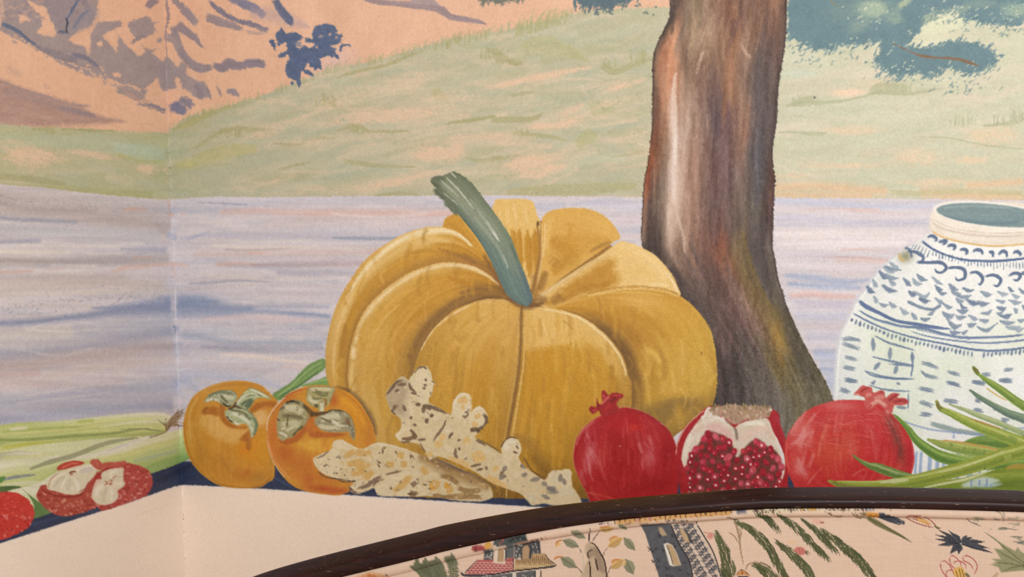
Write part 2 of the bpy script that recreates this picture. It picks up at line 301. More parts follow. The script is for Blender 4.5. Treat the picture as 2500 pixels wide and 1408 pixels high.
for p, w, c, a in (('210,930 300,915 390,930', [5, 14, 6], OL, .75), ('430,945 480,910 600,930 700,930 840,935', [6, 14, 10, 8, 3], OL2, .75), ('860,950 1000,945', [6, 3], (200, 175, 145), .5), ('1230,930 1340,890 1450,840 1560,790 1700,740', [6, 16, 14, 12, 8], (170, 168, 118), .8),
                   ('-30,1110 150,1130 400,1170', [8, 14, 6], (175, 172, 125), .6), ('-30,1260 200,1280 480,1320', [16, 20, 8], OL2, .6), ('1390,1070 1500,990 1560,960', [4, 12, 8], OL, .7), ('1540,960 1640,930 1720,920 1880,930', [10, 12, 14, 6], OL, .75),
                   ('820,1100 1000,1140 1200,1170', [8, 14, 6], (178, 178, 120), .6), ('1240,1180 1350,1170 1600,1090 1850,1060', [8, 24, 40, 20], (185, 180, 118), .5), ('0,1000 300,1010 700,1030 1150,1080', [30, 30, 40, 30], (176, 190, 165), .4),
                   ('800,1050 1000,1090 1190,1110', [20, 40, 30], (182, 198, 178), .5), ('0,1350 500,1390 1100,1410', [30, 40, 30], (170, 170, 120), .6)):
    M.stroke(S('A', p), w, c, a, dry=.25, clip=hl)
for k, x0, y0, x1, y1, n, h in (('B', 500, 745, 660, 745, 12, (12, 30)), ('A', 1535, 980, 1720, 960, 16, (10, 26)), ('A', 310, 945, 400, 945, 10, (10, 20)), ('C', 980, 430, 1110, 430, 12, (14, 30)), ('C', 0, 420, 120, 440, 12, (20, 36)), ('C', 800, 480, 900, 480, 9, (8, 22)),
                                ('B', 740, 935, 850, 935, 9, (6, 14)), ('C', 150, 945, 260, 955, 9, (6, 16)), ('B', 1690, 400, 1870, 420, 14, (16, 30))):
    a_, b_ = S(k, f'{x0},{y0} {x1},{y1}'); grasst(a_[0], a_[1], b_[0], b_[1], n, h, OL, .8, lean=.05)
PK = (221, 193, 164); PK2 = (217, 196, 168)
for x, y, rx, ry, an, a, dr, c in ((1000, 195, 100, 26, -8, .7, .5, PK2), (850, 235, 120, 30, -10, .6, .52, PK2), (950, 282, 190, 24, -5, .85, .42, PK), (1090, 240, 120, 18, -5, .7, .48, PK2), (1060, 375, 75, 24, 0, .95, .36, PK), (1115, 365, 25, 34, 10, .8, .36, PK), (1180, 335, 120, 14, -4, .7, .45, PK),
                                   (1290, 398, 80, 26, -8, 1, .36, PK), (1350, 410, 40, 10, -5, 1, .36, PK), (1310, 425, 60, 16, 0, .9, .5, PK), (960, 445, 90, 12, -12, .9, .4, PK), (1040, 425, 60, 8, -15, .8, .5, PK), (1250, 202, 55, 9, -14, 1, .3, PK), (1330, 186, 80, 11, -11, 1, .36, PK), (1400, 172, 60, 6, -9, .9, .4, PK), (1260, 200, 70, 7, -12, .6, .45, PK),
                                   (1515, 212, 42, 8, -14, 1, .34, PK), (1560, 197, 20, 8, -10, .7, .45, PK), (1320, 308, 34, 11, -4, 1, .34, PK), (1385, 300, 45, 11, -14, 1, .4, PK), (1400, 268, 50, 12, -25, .7, .44, PK), (1500, 250, 80, 16, -12, .7, .55, PK2), (1550, 330, 50, 14, -20, .7, .5, PK2), (1250, 345, 60, 12, -5, .7, .5, PK2), (1520, 345, 60, 8, 0, .6, .5, PK2), (1290, 130, 120, 20, -6, .5, .55, (205, 195, 170)),
                                   (80, 378, 95, 26, 8, .95, .42, PK), (60, 395, 80, 24, 8, .7, .5, PK), (215, 375, 70, 9, 6, .9, .4, PK), (250, 385, 50, 5, 3, .8, .4, PK), (355, 412, 34, 13, 3, .95, .36, PK), (405, 415, 14, 12, 0, .5, .5, PK), (20, 345, 60, 6, 2, .5, .5, PK), (463, 402, 8, 10, 30, .8, 0, (205, 195, 135)),
                                   (1230, 90, 60, 14, -8, .5, .5, PK2), (700, 300, 90, 16, -12, .6, .5, PK2), (640, 330, 60, 10, -10, .6, .48, PK), (900, 335, 80, 10, -3, .5, .5, PK2), (760, 345, 70, 12, -3, .6, .5, PK2)):
    M.blob(x, y, rx, ry, an, c, a, clip=hl, dry=dr)
for x, y, rx, ry, an, c, a in ((2070, 227, 52, 12, -3, (232, 205, 178), .95), (2120, 180, 60, 14, -8, (222, 208, 188), .6), (2300, 60, 90, 30, -20, (214, 216, 186), .9), (2270, 110, 60, 16, -8, (218, 216, 190), .8), (1960, 140, 90, 24, 5, (208, 208, 184), .7), (1950, 180, 60, 12, 0, (200, 210, 190), .6)):
    M.blob(x, y, rx, ry, an, c, a, clip=hl, dry=.3)
for x, y, rx, ry in ((2080, 318, 90, 14), (2240, 385, 70, 26), (2370, 390, 60, 12), (2300, 445, 120, 12), (2060, 405, 110, 8), (1930, 428, 60, 8), (2150, 205, 60, 14), (2420, 330, 90, 30)):
    M.blob(x, y, rx, ry, 0, (226, 200, 168), .7, clip=hl, dry=.45)
for p, w in (('240,1240 500,1230 800,1255 1000,1265', 26), ('240,1290 600,1292 900,1300', 18), ('1200,1270 1500,1290 1900,1300', 30), ('1500,1230 1900,1200', 20)):
    M.stroke(S('D', p), w, (226, 188, 150), .7, soft=.9, dry=.3, clip=hl)
M.stroke(S('D', '1000,1270 1200,1275 1500,1265 1900,1280'), 14, (188, 184, 142), .6, dry=.3, clip=hl)
OG = (176, 178, 146)
for p, w in (('300,700 420,690 530,680 700,665 830,640 920,615 1050,620 1150,618 1260,600 1370,580', [6, 12, 10, 6, 6, 8, 8, 9, 8, 2]), ('260,875 400,875 500,885 600,880', [5, 7, 10, 3]), ('1160,905 1300,905 1420,915 1560,945 1700,968 1900,985', [3, 4, 5, 4, 4, 4]), ('1610,830 1700,825 1800,815 1900,795', [4, 9, 9, 6]), ('880,600 950,580 1050,585 1140,590', [16, 30, 30, 18]), ('350,690 440,665 520,650', [6, 16, 22])):
    M.stroke(S('D', p), w, OG, .75, dry=.15, clip=hl)
for x0, y0, x1, y1, n, h in ((350, 680, 530, 665, 14, (8, 18)), (880, 610, 1150, 600, 26, (10, 26)), (1690, 815, 1895, 780, 14, (10, 26)), (1400, 830, 1580, 810, 14, (10, 26))):
    a_, b_ = S('D', f'{x0},{y0} {x1},{y1}'); grasst(a_[0], a_[1], b_[0], b_[1], n, h, OG if x0 < 1690 else (166, 168, 138), .6, lean=.05)
M.stroke(S('D', '505,640 522,645'), 3, (70, 60, 55), 1)
# --- foliage
def spiky(P, c, id, n, ang, l, w, jit=25, edge=True, fillit=True, a=.95, var=5, rag=5):
    """leafy mass: a torn patch with short flicked dabs all along its rim"""
    if fillit: M.fill(P, c, id, soft=2, rag=rag, ragl=5, smooth=False, var=var, vs=(26, 26))
    Q = np.vstack([P, P[:1]]); R2, L = resample(Q, n)
    for q in R2:
        th = math.radians(ang + rng.normal(0, jit)); L1 = rng.uniform(*l); d = np.array((math.cos(th), math.sin(th))) * L1
        o = q + rng.normal(0, 5, 2)
        M.stroke([o - d * .6, o, o + d * .6], [1.5, rng.uniform(*w), 1], np.array(c) + rng.normal(0, 6), a, id=id, ends=False, smooth=False)
thing('painted_bush', 'small slate blue leafy sprig painted above the green ridge', 'foliage')
BL = (88, 104, 134); bs = 'painted_bush'
M.fill(S('B', '210,250 260,195 290,240 360,230 410,265 400,290 360,300 365,330 390,352 420,320 470,345 500,310 430,302 430,270 480,280 475,240 500,190 560,170 630,180 662,220 640,240 690,250 680,300 620,300 610,335 650,345 640,380 590,400 530,420 540,450 545,500 500,480 440,450 425,495 485,545 430,530 400,500 385,628 360,580 300,550 283,500 300,440 320,420 300,390 240,415 230,390 300,370 290,310 240,320'), BL, bs, rag=2, ragl=4, smooth=False, var=7, vs=(10, 10))
M.dabs('B', '160,290 190,310 220,365|175,280 215,320|680,380 690,330 760,325|600,370 620,400 632,415|630,370 650,400 672,425|490,450 530,480 548,505|450,470 500,480 490,510|380,560 385,600 382,632|335,580 332,610|240,310 225,325|340,240 400,260|560,300 620,310 690,300|520,200 600,190 650,230|230,395 270,400 300,385|430,500 470,530 488,547|300,520 330,560', [5, 9, 2], BL, 1, id=bs, dry=.1)
M.dabs('B', '365,310 395,330|500,345 520,330|590,250 620,240|520,270 560,250|640,270 670,265', [4, 7, 3], (200, 170, 158), .8, dry=.3)
M.dabs('B', '300,450 380,420|440,440 500,440|330,300 420,330', [6, 10, 4], (100, 116, 148), .6, dry=.3)
thing('painted_foliage#1', 'dark teal needle foliage painted at the top edge left of the trunk', 'foliage')
TL = (92, 112, 120); f1 = 'painted_foliage#1'
spiky(S('C', '600,0 520,-120 570,-270 700,-340 790,-300 880,-350 1010,-240 1070,-130 1040,-40 980,10 900,30 840,60 760,50 700,62 650,40'), TL, f1, 110, 120, (10, 24), (3, 7))
M.dabs('C', '730,60 760,90 780,105|790,60 830,85 880,70|840,70 860,100 890,105|900,30 950,45 985,40|740,80 770,110|1050,20 1075,45|1020,40 1060,45|1100,80 1125,105|1155,95 1165,115|1080,95 1100,90|1170,45 1190,55', [2, 6, 1.5], (105, 122, 118), .9, id=f1)
spiky(S('C', '-60,30 -130,-60 -80,-160 60,-210 200,-150 255,-60 240,-10 180,15 120,0 80,35 30,20 -20,10'), (120, 122, 112), f1, 70, 110, (6, 16), (2, 4), a=.8)
thing('painted_foliage#2', 'large slate teal pine foliage painted to the right of the trunk', 'foliage')
T2 = (103, 131, 138); f2 = 'painted_foliage#2'
spiky(S('D', '320,-520 520,-660 800,-560 1080,-720 1480,-610 1900,-700 2300,-520 2560,-320 2640,-80 2460,70 2250,20 2080,90 1900,120 1870,165 1790,160 1660,155 1560,130 1490,110 1440,60 1370,80 1300,110 1250,150 1170,230 1110,310 1300,320 1380,285 1460,278 1560,285 1640,315 1700,350 1725,400 1660,430 1620,470 1520,490 1450,460 1380,440 1320,480 1260,515 1190,480 1110,490 1050,505 960,460 900,400 950,340 960,260 850,285 700,295 640,320 560,330 470,310 420,280 340,235'),
      T2, f2, 420, 140, (10, 26), (3, 7), jit=16, rag=6)
for i in range(260):      # loose needle dabs scattered off the rim
    b = [(380, 300, 60, 40), (620, 330, 120, 40), (820, 340, 90, 60), (950, 440, 70, 60), (1100, 510, 120, 30), (1300, 520, 140, 50), (1500, 530, 120, 50), (1680, 440, 50, 70), (1480, 150, 90, 50), (1700, 180, 120, 40), (1330, 130, 70, 40), (480, 400, 60, 30), (1450, 590, 60, 30), (1840, 200, 60, 30)][rng.integers(14)]
    x = rng.normal(b[0], b[2]); y = rng.normal(b[1], b[3] * .6); l = rng.uniform(8, 26)
    M.stroke(S('D', f'{x},{y} {x-l},{y+l*rng.uniform(.5,1.1)}'), [1, rng.uniform(2, 4), 1], (112, 138, 138), .85, id=f2 if rng.random() < .3 else None, ends=False)
for x, y, rx, ry, an, c, a, dr in ((2130, 22, 50, 26, 0, (168, 184, 160), .9, .3), (2100, 60, 40, 20, -30, (140, 160, 150), .7, .4), (2185, 45, 26, 20, 0, (150, 170, 152), .6, .4), (2060, 30, 60, 40, 0, (118, 142, 140), .6, .4), (2330, 30, 60, 16, -20, (150, 168, 150), .7, .45), (2480, 25, 40, 24, 0, (165, 182, 158), .7, .4), (2400, 10, 50, 14, 0, (135, 155, 145), .6, .4), (2210, 5, 30, 10, -40, (180, 190, 158), .8, .3), (2270, 40, 30, 16, -40, (185, 194, 162), .7, .5)):
    M.blob(x, y, rx, ry, an, c, a, clip=f2, dry=dr)
for i in range(130):      # pale gaps between needles
    b = [(900, 300, 100, 30), (700, 270, 110, 25), (460, 300, 60, 30), (1020, 440, 80, 40), (1200, 460, 120, 30), (1550, 430, 120, 40), (1350, 60, 100, 40), (1560, 90, 120, 40), (1770, 90, 90, 50), (1130, 280, 50, 40), (880, 90, 70, 50)][rng.integers(11)]
    x = rng.normal(b[0], b[2]); y = rng.normal(b[1], b[3]); l = rng.uniform(8, 24)
    M.stroke(S('D', f'{x},{y} {x-l},{y+l*rng.uniform(.5,1)}'), [1, rng.uniform(2, 4.5), 1], (208, 212, 188), .75, ends=False)
thing('painted_twig', 'thin brown twig painted inside the teal pine foliage', 'twig')
M.stroke(S('D', '1015,280 1080,312 1150,345 1210,368 1300,380 1400,385 1470,395 1540,415 1610,442'), [1, 3, 2, 7, 5, 6, 8, 9, 1], (128, 104, 84), 1, id='painted_twig', rag=.5)
M.stroke(S('D', '605,-10 640,25 690,55'), [3, 3, 1], (140, 135, 100), .9)
# --- lake
lk = 'painted_lake'
M.fill(S('P', '-6500,-100 -400,410 0,450 100,458 200,470 300,480 405,488 440,486 520,480 640,482 900,479 1200,477 1570,481 1900,483 2200,485 2520,489 6500,520 6500,1250 2500,1220 446,1160 0,1290 -6500,3300'), (211, 204, 208), lk, soft=2, rag=1.5, smooth=False, var=6, vs=(110, 5))
LV = [(192, 188, 200), (214, 207, 211), (184, 186, 200), (216, 204, 204), (204, 193, 197), (174, 180, 198), (222, 215, 216)]
M.mottle(lk, 190, 440, 1620, 495, 960, LV, (9, 30), (150, 480), 0, (.2, .45), dry=.2, spread=1.2)
M.mottle(lk, 150, -260, 430, 470, 1010, LV, (7, 26), (120, 360), 0, (.2, .5), dry=.25, spread=2)
M.mottle(lk, 160, -1700, -60, 330, 1050, LV + [(150, 158, 182), (190, 172, 170)], (14, 34), (160, 520), 4, (.25, .55), dry=.25, spread=3); M.mottle(lk, 150, 2500, 4200, 510, 1120, LV + [(160, 172, 200), (216, 186, 180)], (14, 34), (160, 520), 1, (.25, .55), dry=.25, spread=2)
def E_(p, w, c, a=.85, dry=.2, sh='E', soft=.9):
    if sh == 'V' and float(p.split()[-1].split(',')[0]) > 1290: q_ = p.split()[-1].split(','); p += f' {float(q_[0]) + 1300},{q_[1]}'; w = list(np.atleast_1d(w)) + [np.atleast_1d(w)[-1]] if np.size(w) > 1 else w
    x0_, y0_ = map(float, p.split()[0].split(','))
    if sh in 'EI' and x0_ <= -400:      # the streaks run on along the left wall
        ya = SHEET[sh][1] + .341 * y0_; p = f'{x0_ - 3000},{y0_ + (ya - 537) * .45 / .341 + rng.normal(0, 12)} ' + p; w = [np.atleast_1d(w)[0] * 1.6] + list(np.atleast_1d(w)) if np.size(w) > 1 else w
    org = c[0] - c[2] > 55; M.stroke(S(sh, p), np.atleast_1d(w) * (1.1 if org else 1.3), mixc(c, (206, 190, 192), .25) if org else c, a * (.7 if org else .9), soft=soft, dry=.42 if org else dry * .9, clip=lk, var=5, bl=70)
for p, w, c, a, d in (('-600,-60 0,60 400,100 900,150 1240,170', 34, (204, 197, 200), .8, .15), ('-600,100 0,190 500,230 1230,320', 60, (184, 170, 166), .8, .2), ('-600,180 0,270 300,288 560,300', [12, 12, 8], (150, 156, 176), .8, .25),
                      ('-200,90 0,165 250,200 700,215', 10, (165, 155, 160), .6, .45), ('870,212 960,205 1065,212', 9, (222, 160, 126), .9, .3), ('1195,245 1250,245', 9, (210, 160, 125), .9, .2), ('1200,130 1215,210', 6, (220, 165, 130), .8, .2),
                      ('1290,240 1340,236', 5, (220, 170, 145), .7, .3), ('-600,300 0,350 500,375 1150,420', 30, (194, 194, 200), .85, .2), ('-200,420 0,440 300,430', 9, (160, 165, 185), .7, .35), ('-600,460 0,505 250,515 520,520', [9, 10, 10, 4], (226, 216, 206), .9, .15),
                      ('100,460 400,470 800,475 1000,490', [4, 7, 6, 2], (222, 214, 208), .75, .3), ('600,530 900,520', 5, (226, 220, 212), .7, .3), ('850,490 1200,500', [4, 14], (160, 162, 180), .7, .3), ('-600,540 0,575 500,580 1220,560', 22, (178, 168, 166), .85, .15),
                      ('-500,650 0,658 120,655 260,648', [8, 9, 8, 3], (216, 160, 130), .85, .3), ('300,640 470,635', 5, (210, 170, 150), .7, .4), ('780,660 900,625 1100,608 1240,600 1360,608', [6, 14, 12, 10, 5], (216, 168, 144), .85, .2), ('940,552 1100,550', 6, (216, 160, 130), .8, .3),
                      ('1235,590 1240,650 1242,700', 8, (215, 165, 142), .8, .2), ('-600,690 0,700 400,690 900,690', 16, (184, 176, 180), .7, .2), ('-600,760 0,760 500,740 1200,740', 36, (206, 193, 186), .85, .15), ('-400,815 0,815 600,800 1250,790', 10, (212, 204, 196), .7, .25),
                      ('-600,1010 0,1022 300,1008 600,970 900,930 1230,905', [14, 15, 15, 14, 24, 34], (138, 148, 176), .95, .08), ('640,915 900,905 1230,860', [4, 14, 24], (140, 150, 178), .8, .3), ('-600,1100 0,1105 300,1095 520,1090', 26, (208, 201, 197), .9, .1), ('500,1060 800,1050 1250,990', 22, (182, 184, 196), .8, .2),
                      ('-600,1240 0,1245 500,1205 900,1140 1240,1075', 30, (163, 165, 182), .85, .2), ('-600,1160 0,1170 400,1165 700,1140', 14, (196, 192, 194), .7, .3), ('-600,1340 0,1330 400,1290 900,1220 1250,1180', 32, (190, 172, 170), .85, .2), ('300,1405 700,1340 1260,1270', 18, (208, 194, 188), .8, .25),
                      ('-600,1400 0,1400 300,1370', 20, (196, 174, 172), .8, .3), ('1180,390 1240,400 1260,440', [8, 18, 8], (160, 168, 192), .7, .3), ('1230,1040 1260,1060 1250,1090', [4, 10, 4], (120, 130, 165), .8, .3), ('1110,290 1180,390', 10, (178, 162, 158), .6, .4)):
    E_(p, w, c, a, d)
for i in range(200):     # stippled, dragged blue crest on the left wall
    x = rng.uniform(-60, 1200); y = 955 - .1 * x + rng.normal(-25, 34); 
    M.stroke(S('E', f'{x},{y} {x+rng.uniform(8,30)},{y-rng.uniform(0,16)}'), rng.uniform(2, 4.5), [(164, 166, 182), (208, 202, 200), (148, 154, 176), (212, 184, 168)][rng.choice(4, p=[.45, .35, .15, .05])], .6, soft=.8, clip=lk)
for i in range(70):
    x = rng.uniform(-20, 700); y = 130 + x * .1 + rng.normal(0, 14)
    M.stroke(S('E', f'{x},{y} {x+rng.uniform(4,20)},{y+rng.uniform(-8,8)}'), rng.uniform(2, 4), (150, 142, 146) if rng.random() < .6 else (212, 205, 204), .6, clip=lk)
for p, w, c, a, d in (('60,60 400,45 900,40 1300,35', 30, (204, 200, 210), .9, .1), ('220,70 420,75 600,85', [2, 4, 2], (150, 155, 178), .8, .1), ('380,140 700,130 900,140 1320,150', [12, 14, 18, 24], (220, 188, 178), .75, .2), ('950,145 1150,140 1330,150', [4, 9, 9], (228, 178, 158), .7, .35),
                      ('80,280 200,300 300,280', [6, 12, 6], (214, 206, 208), .8, .2), ('80,240 180,210 460,205', [3, 7, 7], (216, 206, 206), .8, .2), ('700,215 1000,210 1330,205', 18, (214, 200, 200), .7, .4), ('100,325 300,300 600,300 1330,300', [8, 10, 20, 24], (186, 184, 200), .7, .2),
                      ('150,335 210,315 330,270', 5, (165, 172, 195), .7, .2), ('1180,310 1330,320', [3, 8], (140, 152, 172), .8, .2), ('330,370 420,378 700,385 1100,380', [4, 9, 10, 4], (228, 216, 208), .95, .1), ('420,395 560,405 900,395', 5, (178, 168, 175), .7, .2), ('450,340 800,345 1050,330', [4, 8, 3], (222, 214, 212), .7, .3),
                      ('200,430 650,425 1330,410', [12, 16, 18], (216, 192, 186), .7, .25), ('580,425 760,425', 6, (226, 170, 150), .7, .3), ('350,505 430,500 560,500 700,510', [8, 13, 12, 4], (218, 170, 150), .9, .15), ('600,510 900,505 1330,500', [8, 12, 14], (186, 168, 172), .75, .2), ('100,510 200,515', 8, (220, 172, 152), .6, .3),
                      ('250,570 420,590 700,595', [8, 13, 6], (220, 210, 206), .85, .15), ('160,640 300,635 500,618 760,625', [3, 7, 6, 2], (165, 165, 178), .8, .1), ('780,560 1000,565 1330,560', 12, (176, 172, 188), .7, .3), ('800,605 1330,600', 8, (216, 206, 206), .7, .3), ('150,690 500,655 800,650 1330,650', 10, (204, 194, 196), .7, .25),
                      ('100,715 400,695 700,720 1000,735 1250,730', [8, 10, 14, 12, 10], (214, 206, 212), .8, .2), ('80,790 300,800 480,820 640,820 800,835 1000,850 1180,870', [44, 40, 24, 14, 14, 12, 8], (140, 152, 180), .95, .1), ('100,770 220,760 400,765', [18, 20, 6], (140, 154, 180), .9, .3), ('700,810 900,800 1180,800', [8, 16, 12], (172, 176, 196), .75, .35),
                      ('280,890 560,870 800,880 1060,905', [6, 12, 14, 6], (216, 194, 196), .8, .2), ('160,900 120,960 100,1000', 8, (214, 212, 220), .7, .3), ('150,1000 300,960 500,970', [6, 14, 8], (196, 200, 210), .7, .2), ('120,1010 250,1010 480,1050 800,1050 1130,1060', [10, 14, 12, 14, 12], (166, 174, 192), .8, .3), ('700,980 900,985 1120,1000', [6, 18, 12], (214, 210, 218), .7, .35),
                      ('250,1080 480,1090 800,1100 1140,1095', [6, 12, 14, 10], (160, 160, 178), .75, .4), ('380,1130 560,1140 760,1165 1040,1200', [4, 10, 8, 5], (228, 212, 200), .9, .2), ('100,1200 300,1210 700,1225 1040,1240', 12, (206, 196, 204), .7, .2), ('100,1290 300,1280 700,1330 900,1400', [20, 20, 16, 8], (184, 190, 210), .75, .2), ('820,1210 980,1230 1060,1290', [8, 14, 8], (222, 200, 196), .7, .2),
                      ('60,1340 160,1330 260,1400', [14, 20, 10], (176, 184, 204), .7, .25)):
    E_(p, w, c, a, d, 'V')
for p, w, c, a, d in (('60,90 400,100 800,130 1300,120', [12, 16, 14, 10], (198, 202, 222), .85, .15), ('120,70 500,68 1300,75', 6, (206, 206, 222), .7, .2), ('560,150 700,155 860,150', [4, 9, 4], (224, 190, 176), .8, .35), ('250,160 500,150 1100,190', 8, (216, 194, 192), .6, .45), ('80,210 400,220 700,250 1200,240', [14, 20, 16, 14], (200, 198, 214), .8, .2),
                      ('80,260 350,270 500,280', 6, (178, 184, 206), .6, .3), ('80,320 400,330 800,340 1180,330', [24, 30, 26, 20], (232, 221, 220), .95, .08), ('90,400 500,405 1050,400', [14, 20, 14], (230, 220, 220), .9, .15), ('110,470 400,480 700,490', [6, 12, 6], (210, 202, 212), .7, .25), ('430,495 650,490 920,515', [3, 7, 5], (204, 160, 146), .85, .25),
                      ('500,520 700,515 900,530', [8, 12, 8], (222, 194, 186), .7, .4), ('550,445 700,435 900,450', 5, (214, 180, 170), .7, .5), ('130,540 500,560 800,580', [8, 16, 10], (226, 216, 218), .85, .2), ('150,620 350,640 600,670 780,650', [8, 16, 14, 6], (166, 178, 204), .9, .15), ('170,680 400,700 720,710', [10, 14, 8], (160, 174, 202), .85, .15),
                      ('500,615 800,600', 8, (218, 204, 206), .8, .35), ('190,770 350,755 500,770 680,770', [9, 15, 14, 8], (218, 182, 176), .9, .15), ('200,820 450,830 650,830', 16, (200, 194, 212), .8, .15), ('230,900 450,920 620,900', 20, (194, 196, 216), .8, .2), ('280,980 450,985 600,1000', [8, 12, 10], (214, 198, 204), .7, .3), ('300,1060 560,1060', 20, (198, 196, 214), .8, .2),
                      ('360,1180 450,1190 540,1200', 24, (172, 184, 212), .9, .15), ('400,1280 530,1300', 26, (176, 188, 214), .85, .15), ('450,1380 530,1390', 26, (180, 192, 216), .85, .15)):
    E_(p, w, c, a, d, 'H')
for p, w, c, a in (('1490,500 1530,505 1575,500', 20, (206, 204, 216), .9), ('1490,540 1575,535', 22, (212, 198, 206), .8), ('1500,575 1575,580', 18, (218, 204, 206), .8), ('1420,500 1500,497', 12, (204, 202, 216), .8)): M.stroke(S('P', p), w, c, a, soft=.8, clip=lk)
for p, w, c, a, d in (('-900,60 0,20 500,40 900,10', 30, (206, 188, 188), .7, .3), ('-900,220 0,160 400,120 900,70 1300,40', 36, (170, 174, 194), .8, .2), ('-900,300 0,280 500,230 1250,170', 34, (160, 166, 190), .85, .15), ('100,170 500,120 800,90', [4, 7, 3], (206, 202, 206), .8, .3), ('150,120 600,40 1000,10', 5, (212, 204, 206), .7, .3), ('1000,150 1200,165', 9, (180, 176, 194), .7, .3), ('1100,90 1300,60', 10, (196, 198, 212), .7, .3), ('1280,130 1290,200', 6, (216, 186, 190), .7, .2)):
    E_(p, w, c, a, d, 'I')
sel = M.ID == M.gid(lk); M.C[sel] += ((vn(M.X[sel] / 140, M.Y[sel] / 3.4, 41) - .5) * 7 + (vn(M.X[sel] / 160, M.Y[sel] / 11, 43) - .5) * 12 + (vn(M.X[sel] / 2.2, M.Y[sel] / 2.2, 44) - .5) * 9)[:, None]
M.mottle(lk, 60, -100, 2500, 500, 900, [(224, 216, 214), (218, 212, 218)], (4, 12), (90, 260), 0, (.3, .6), dry=.4, spread=1.5)
# plaster joint running down the corner
for y0, y1, x0, x1, c, a in ((150, 330, 404, 411, (200, 180, 172), .35), (330, 480, 411, 417, (196, 200, 178), .4), (480, 700, 418, 427, (206, 200, 202), .3), (700, 1000, 427, 437, (216, 212, 216), .45)):
    M.stroke([(x0, y0), ((x0 + x1) / 2 + 1, (y0 + y1) / 2), (x1, y1)], [4, 6, 4], c, a, dry=.3, soft=.6)
for i in range(26):
    t = rng.random(); M.stroke([(417 + 20 * t + rng.normal(0, 4), 480 + 530 * t), (419 + 20 * t + rng.normal(0, 5), 488 + 530 * t)], rng.uniform(2, 5), (222, 220, 224) if rng.random() < .6 else (176, 182, 202), .45)
M.dabs('A', '1170,1168 1180,1172|1180,1250 1200,1240|1345,1295 1350,1300', 2.5, (235, 232, 190), .9)
M.stroke([(368, 630), (369, 700), (368, 740)], 3, (212, 204, 202), .6)
# --- navy ledge and the cream dado below the taped edge
M.fill(S('P', '-6500,3450 0,1262 200,1200 330,1165 446,1125 700,1135 1400,1150 2600,1160 6500,1180 6500,1420 2500,1320 446,1184 0,1326 -6500,3600'), (47, 58, 86), 'painted_ledge', soft=2, smooth=False, var=7, vs=(30, 14))
M.dabs('I', '200,1040 500,960 700,930', 8, (60, 74, 104), .6, dry=.3, clip='painted_ledge'); M.dabs('I', '1080,760 1200,690 1380,600', 14, (40, 48, 72), .7, dry=.3, clip='painted_ledge')
M.dabs('J', '900,1100 960,1130 1060,1190', 8, (62, 76, 106), .7, clip='painted_ledge')
thing('painted_dado', 'plain cream painted dado below the mural edge', 'dado')
CREAM = (248, 230, 212)
dado = S('P', '-6500,3612 0,1326 150,1278 300,1231 400,1196 425,1187 446,1183 480,1184 560,1188 700,1196 850,1208 1000,1217 1200,1230 1400,1242 2500,1325 6500,1600 6500,9000 -6500,9000')
M.fill(dado, CREAM, 'painted_dado', soft=1.5, rag=1.2, ragl=9, smooth=False, var=2.5, vs=(120, 60))
M.stroke(S('P', '-20,1333 150,1280 300,1233 400,1198 425,1189 446,1186 480,1187 700,1199 1000,1220 1330,1240'), [4, 3, 4, 3, 5, 4, 3, 4, 3], (238, 228, 222), .7, dry=.3, clip='painted_dado')
M.stroke(S('I', '930,990 1080,930 1220,890'), 3, (238, 218, 198), .6, dry=.3, clip='painted_dado')
# --- ginger jar
jar = 'painted_jar'
thing(jar, 'white ginger jar with blue brush decoration painted beside the tree trunk', 'jar')
jl = S('H', '1210,310 1070,410 960,480 830,600 740,720 680,800 620,930 570,1030 540,1150 525,1280 518,1400 515,1550 522,1700 560,1900 620,2100 680,2200')
jr = jl.copy(); jr[:, 0] = 2 * 2424 - jl[:, 0]; jr[:, 1] += 20
PG = (226, 232, 217); JW = (238, 239, 235); JW2 = (232, 232, 227)
M.loft(jl, jr, [[JW2, JW, JW, JW, JW2, JW], [(214, 216, 214), JW, JW, JW2, JW, JW], [(222, 226, 224), JW, JW, JW, JW2, PG], [JW, (222, 229, 208), JW, (226, 231, 214), JW, PG], [(226, 230, 226), PG, (226, 232, 216), JW, (222, 229, 208), JW], [(224, 228, 226), (219, 228, 206), JW, (228, 231, 218), JW, PG], [(220, 226, 228), JW, JW, JW, JW2, JW], [(214, 222, 230), (228, 232, 230), JW, JW, JW, JW]], jar + '/body', streak=4, fs=18, ft=3)
M.stroke(jl[2:], 9, (206, 208, 216), .6, soft=.9); M.stroke(jl[1:] + (7, 0), 5, (244, 243, 240), .8, soft=.8)
nk_l = S('H', '1258,130 1215,165 1205,230 1200,300'); nk_r = nk_l.copy(); nk_r[:, 0] = 2 * 2424 - nk_l[:, 0]; nk_r[:, 1] += 22
M.fill(np.vstack([S('H', '1255,135 1215,165 1203,230 1200,290 1260,335 1400,385 1550,410 1700,415 1877,400'), S('P', '2600,580 2640,560 2640,540 2620,522 2560,502 2480,494 2380,494 2320,500')]), (228, 218, 202), jar + '/neck', smooth=False, soft=2, var=4, vs=(50, 5))
for p, w, c, a in (('1215,180 1300,235 1450,275 1650,300 1877,290 2100,270', 14, (238, 229, 216), .8), ('1215,240 1300,290 1500,330 1700,345 1877,335', 4, (205, 188, 172), .7), ('1225,215 1330,270 1500,305 1700,320 1900,310', 3, (208, 196, 182), .6), ('1205,300 1300,350 1450,388 1650,412 1877,398 2050,370', 5, (216, 178, 118), .85), ('1300,320 1500,360 1750,370', 10, (234, 226, 212), .7)):
    M.stroke(S('H', p), w, c, a, dry=.15, clip=jar)
el = [(2424 + 138 * math.cos(t) , 525 + 27 * math.sin(t) + 13 * math.cos(t)) for t in np.linspace(0, 6.283, 40, endpoint=False)]
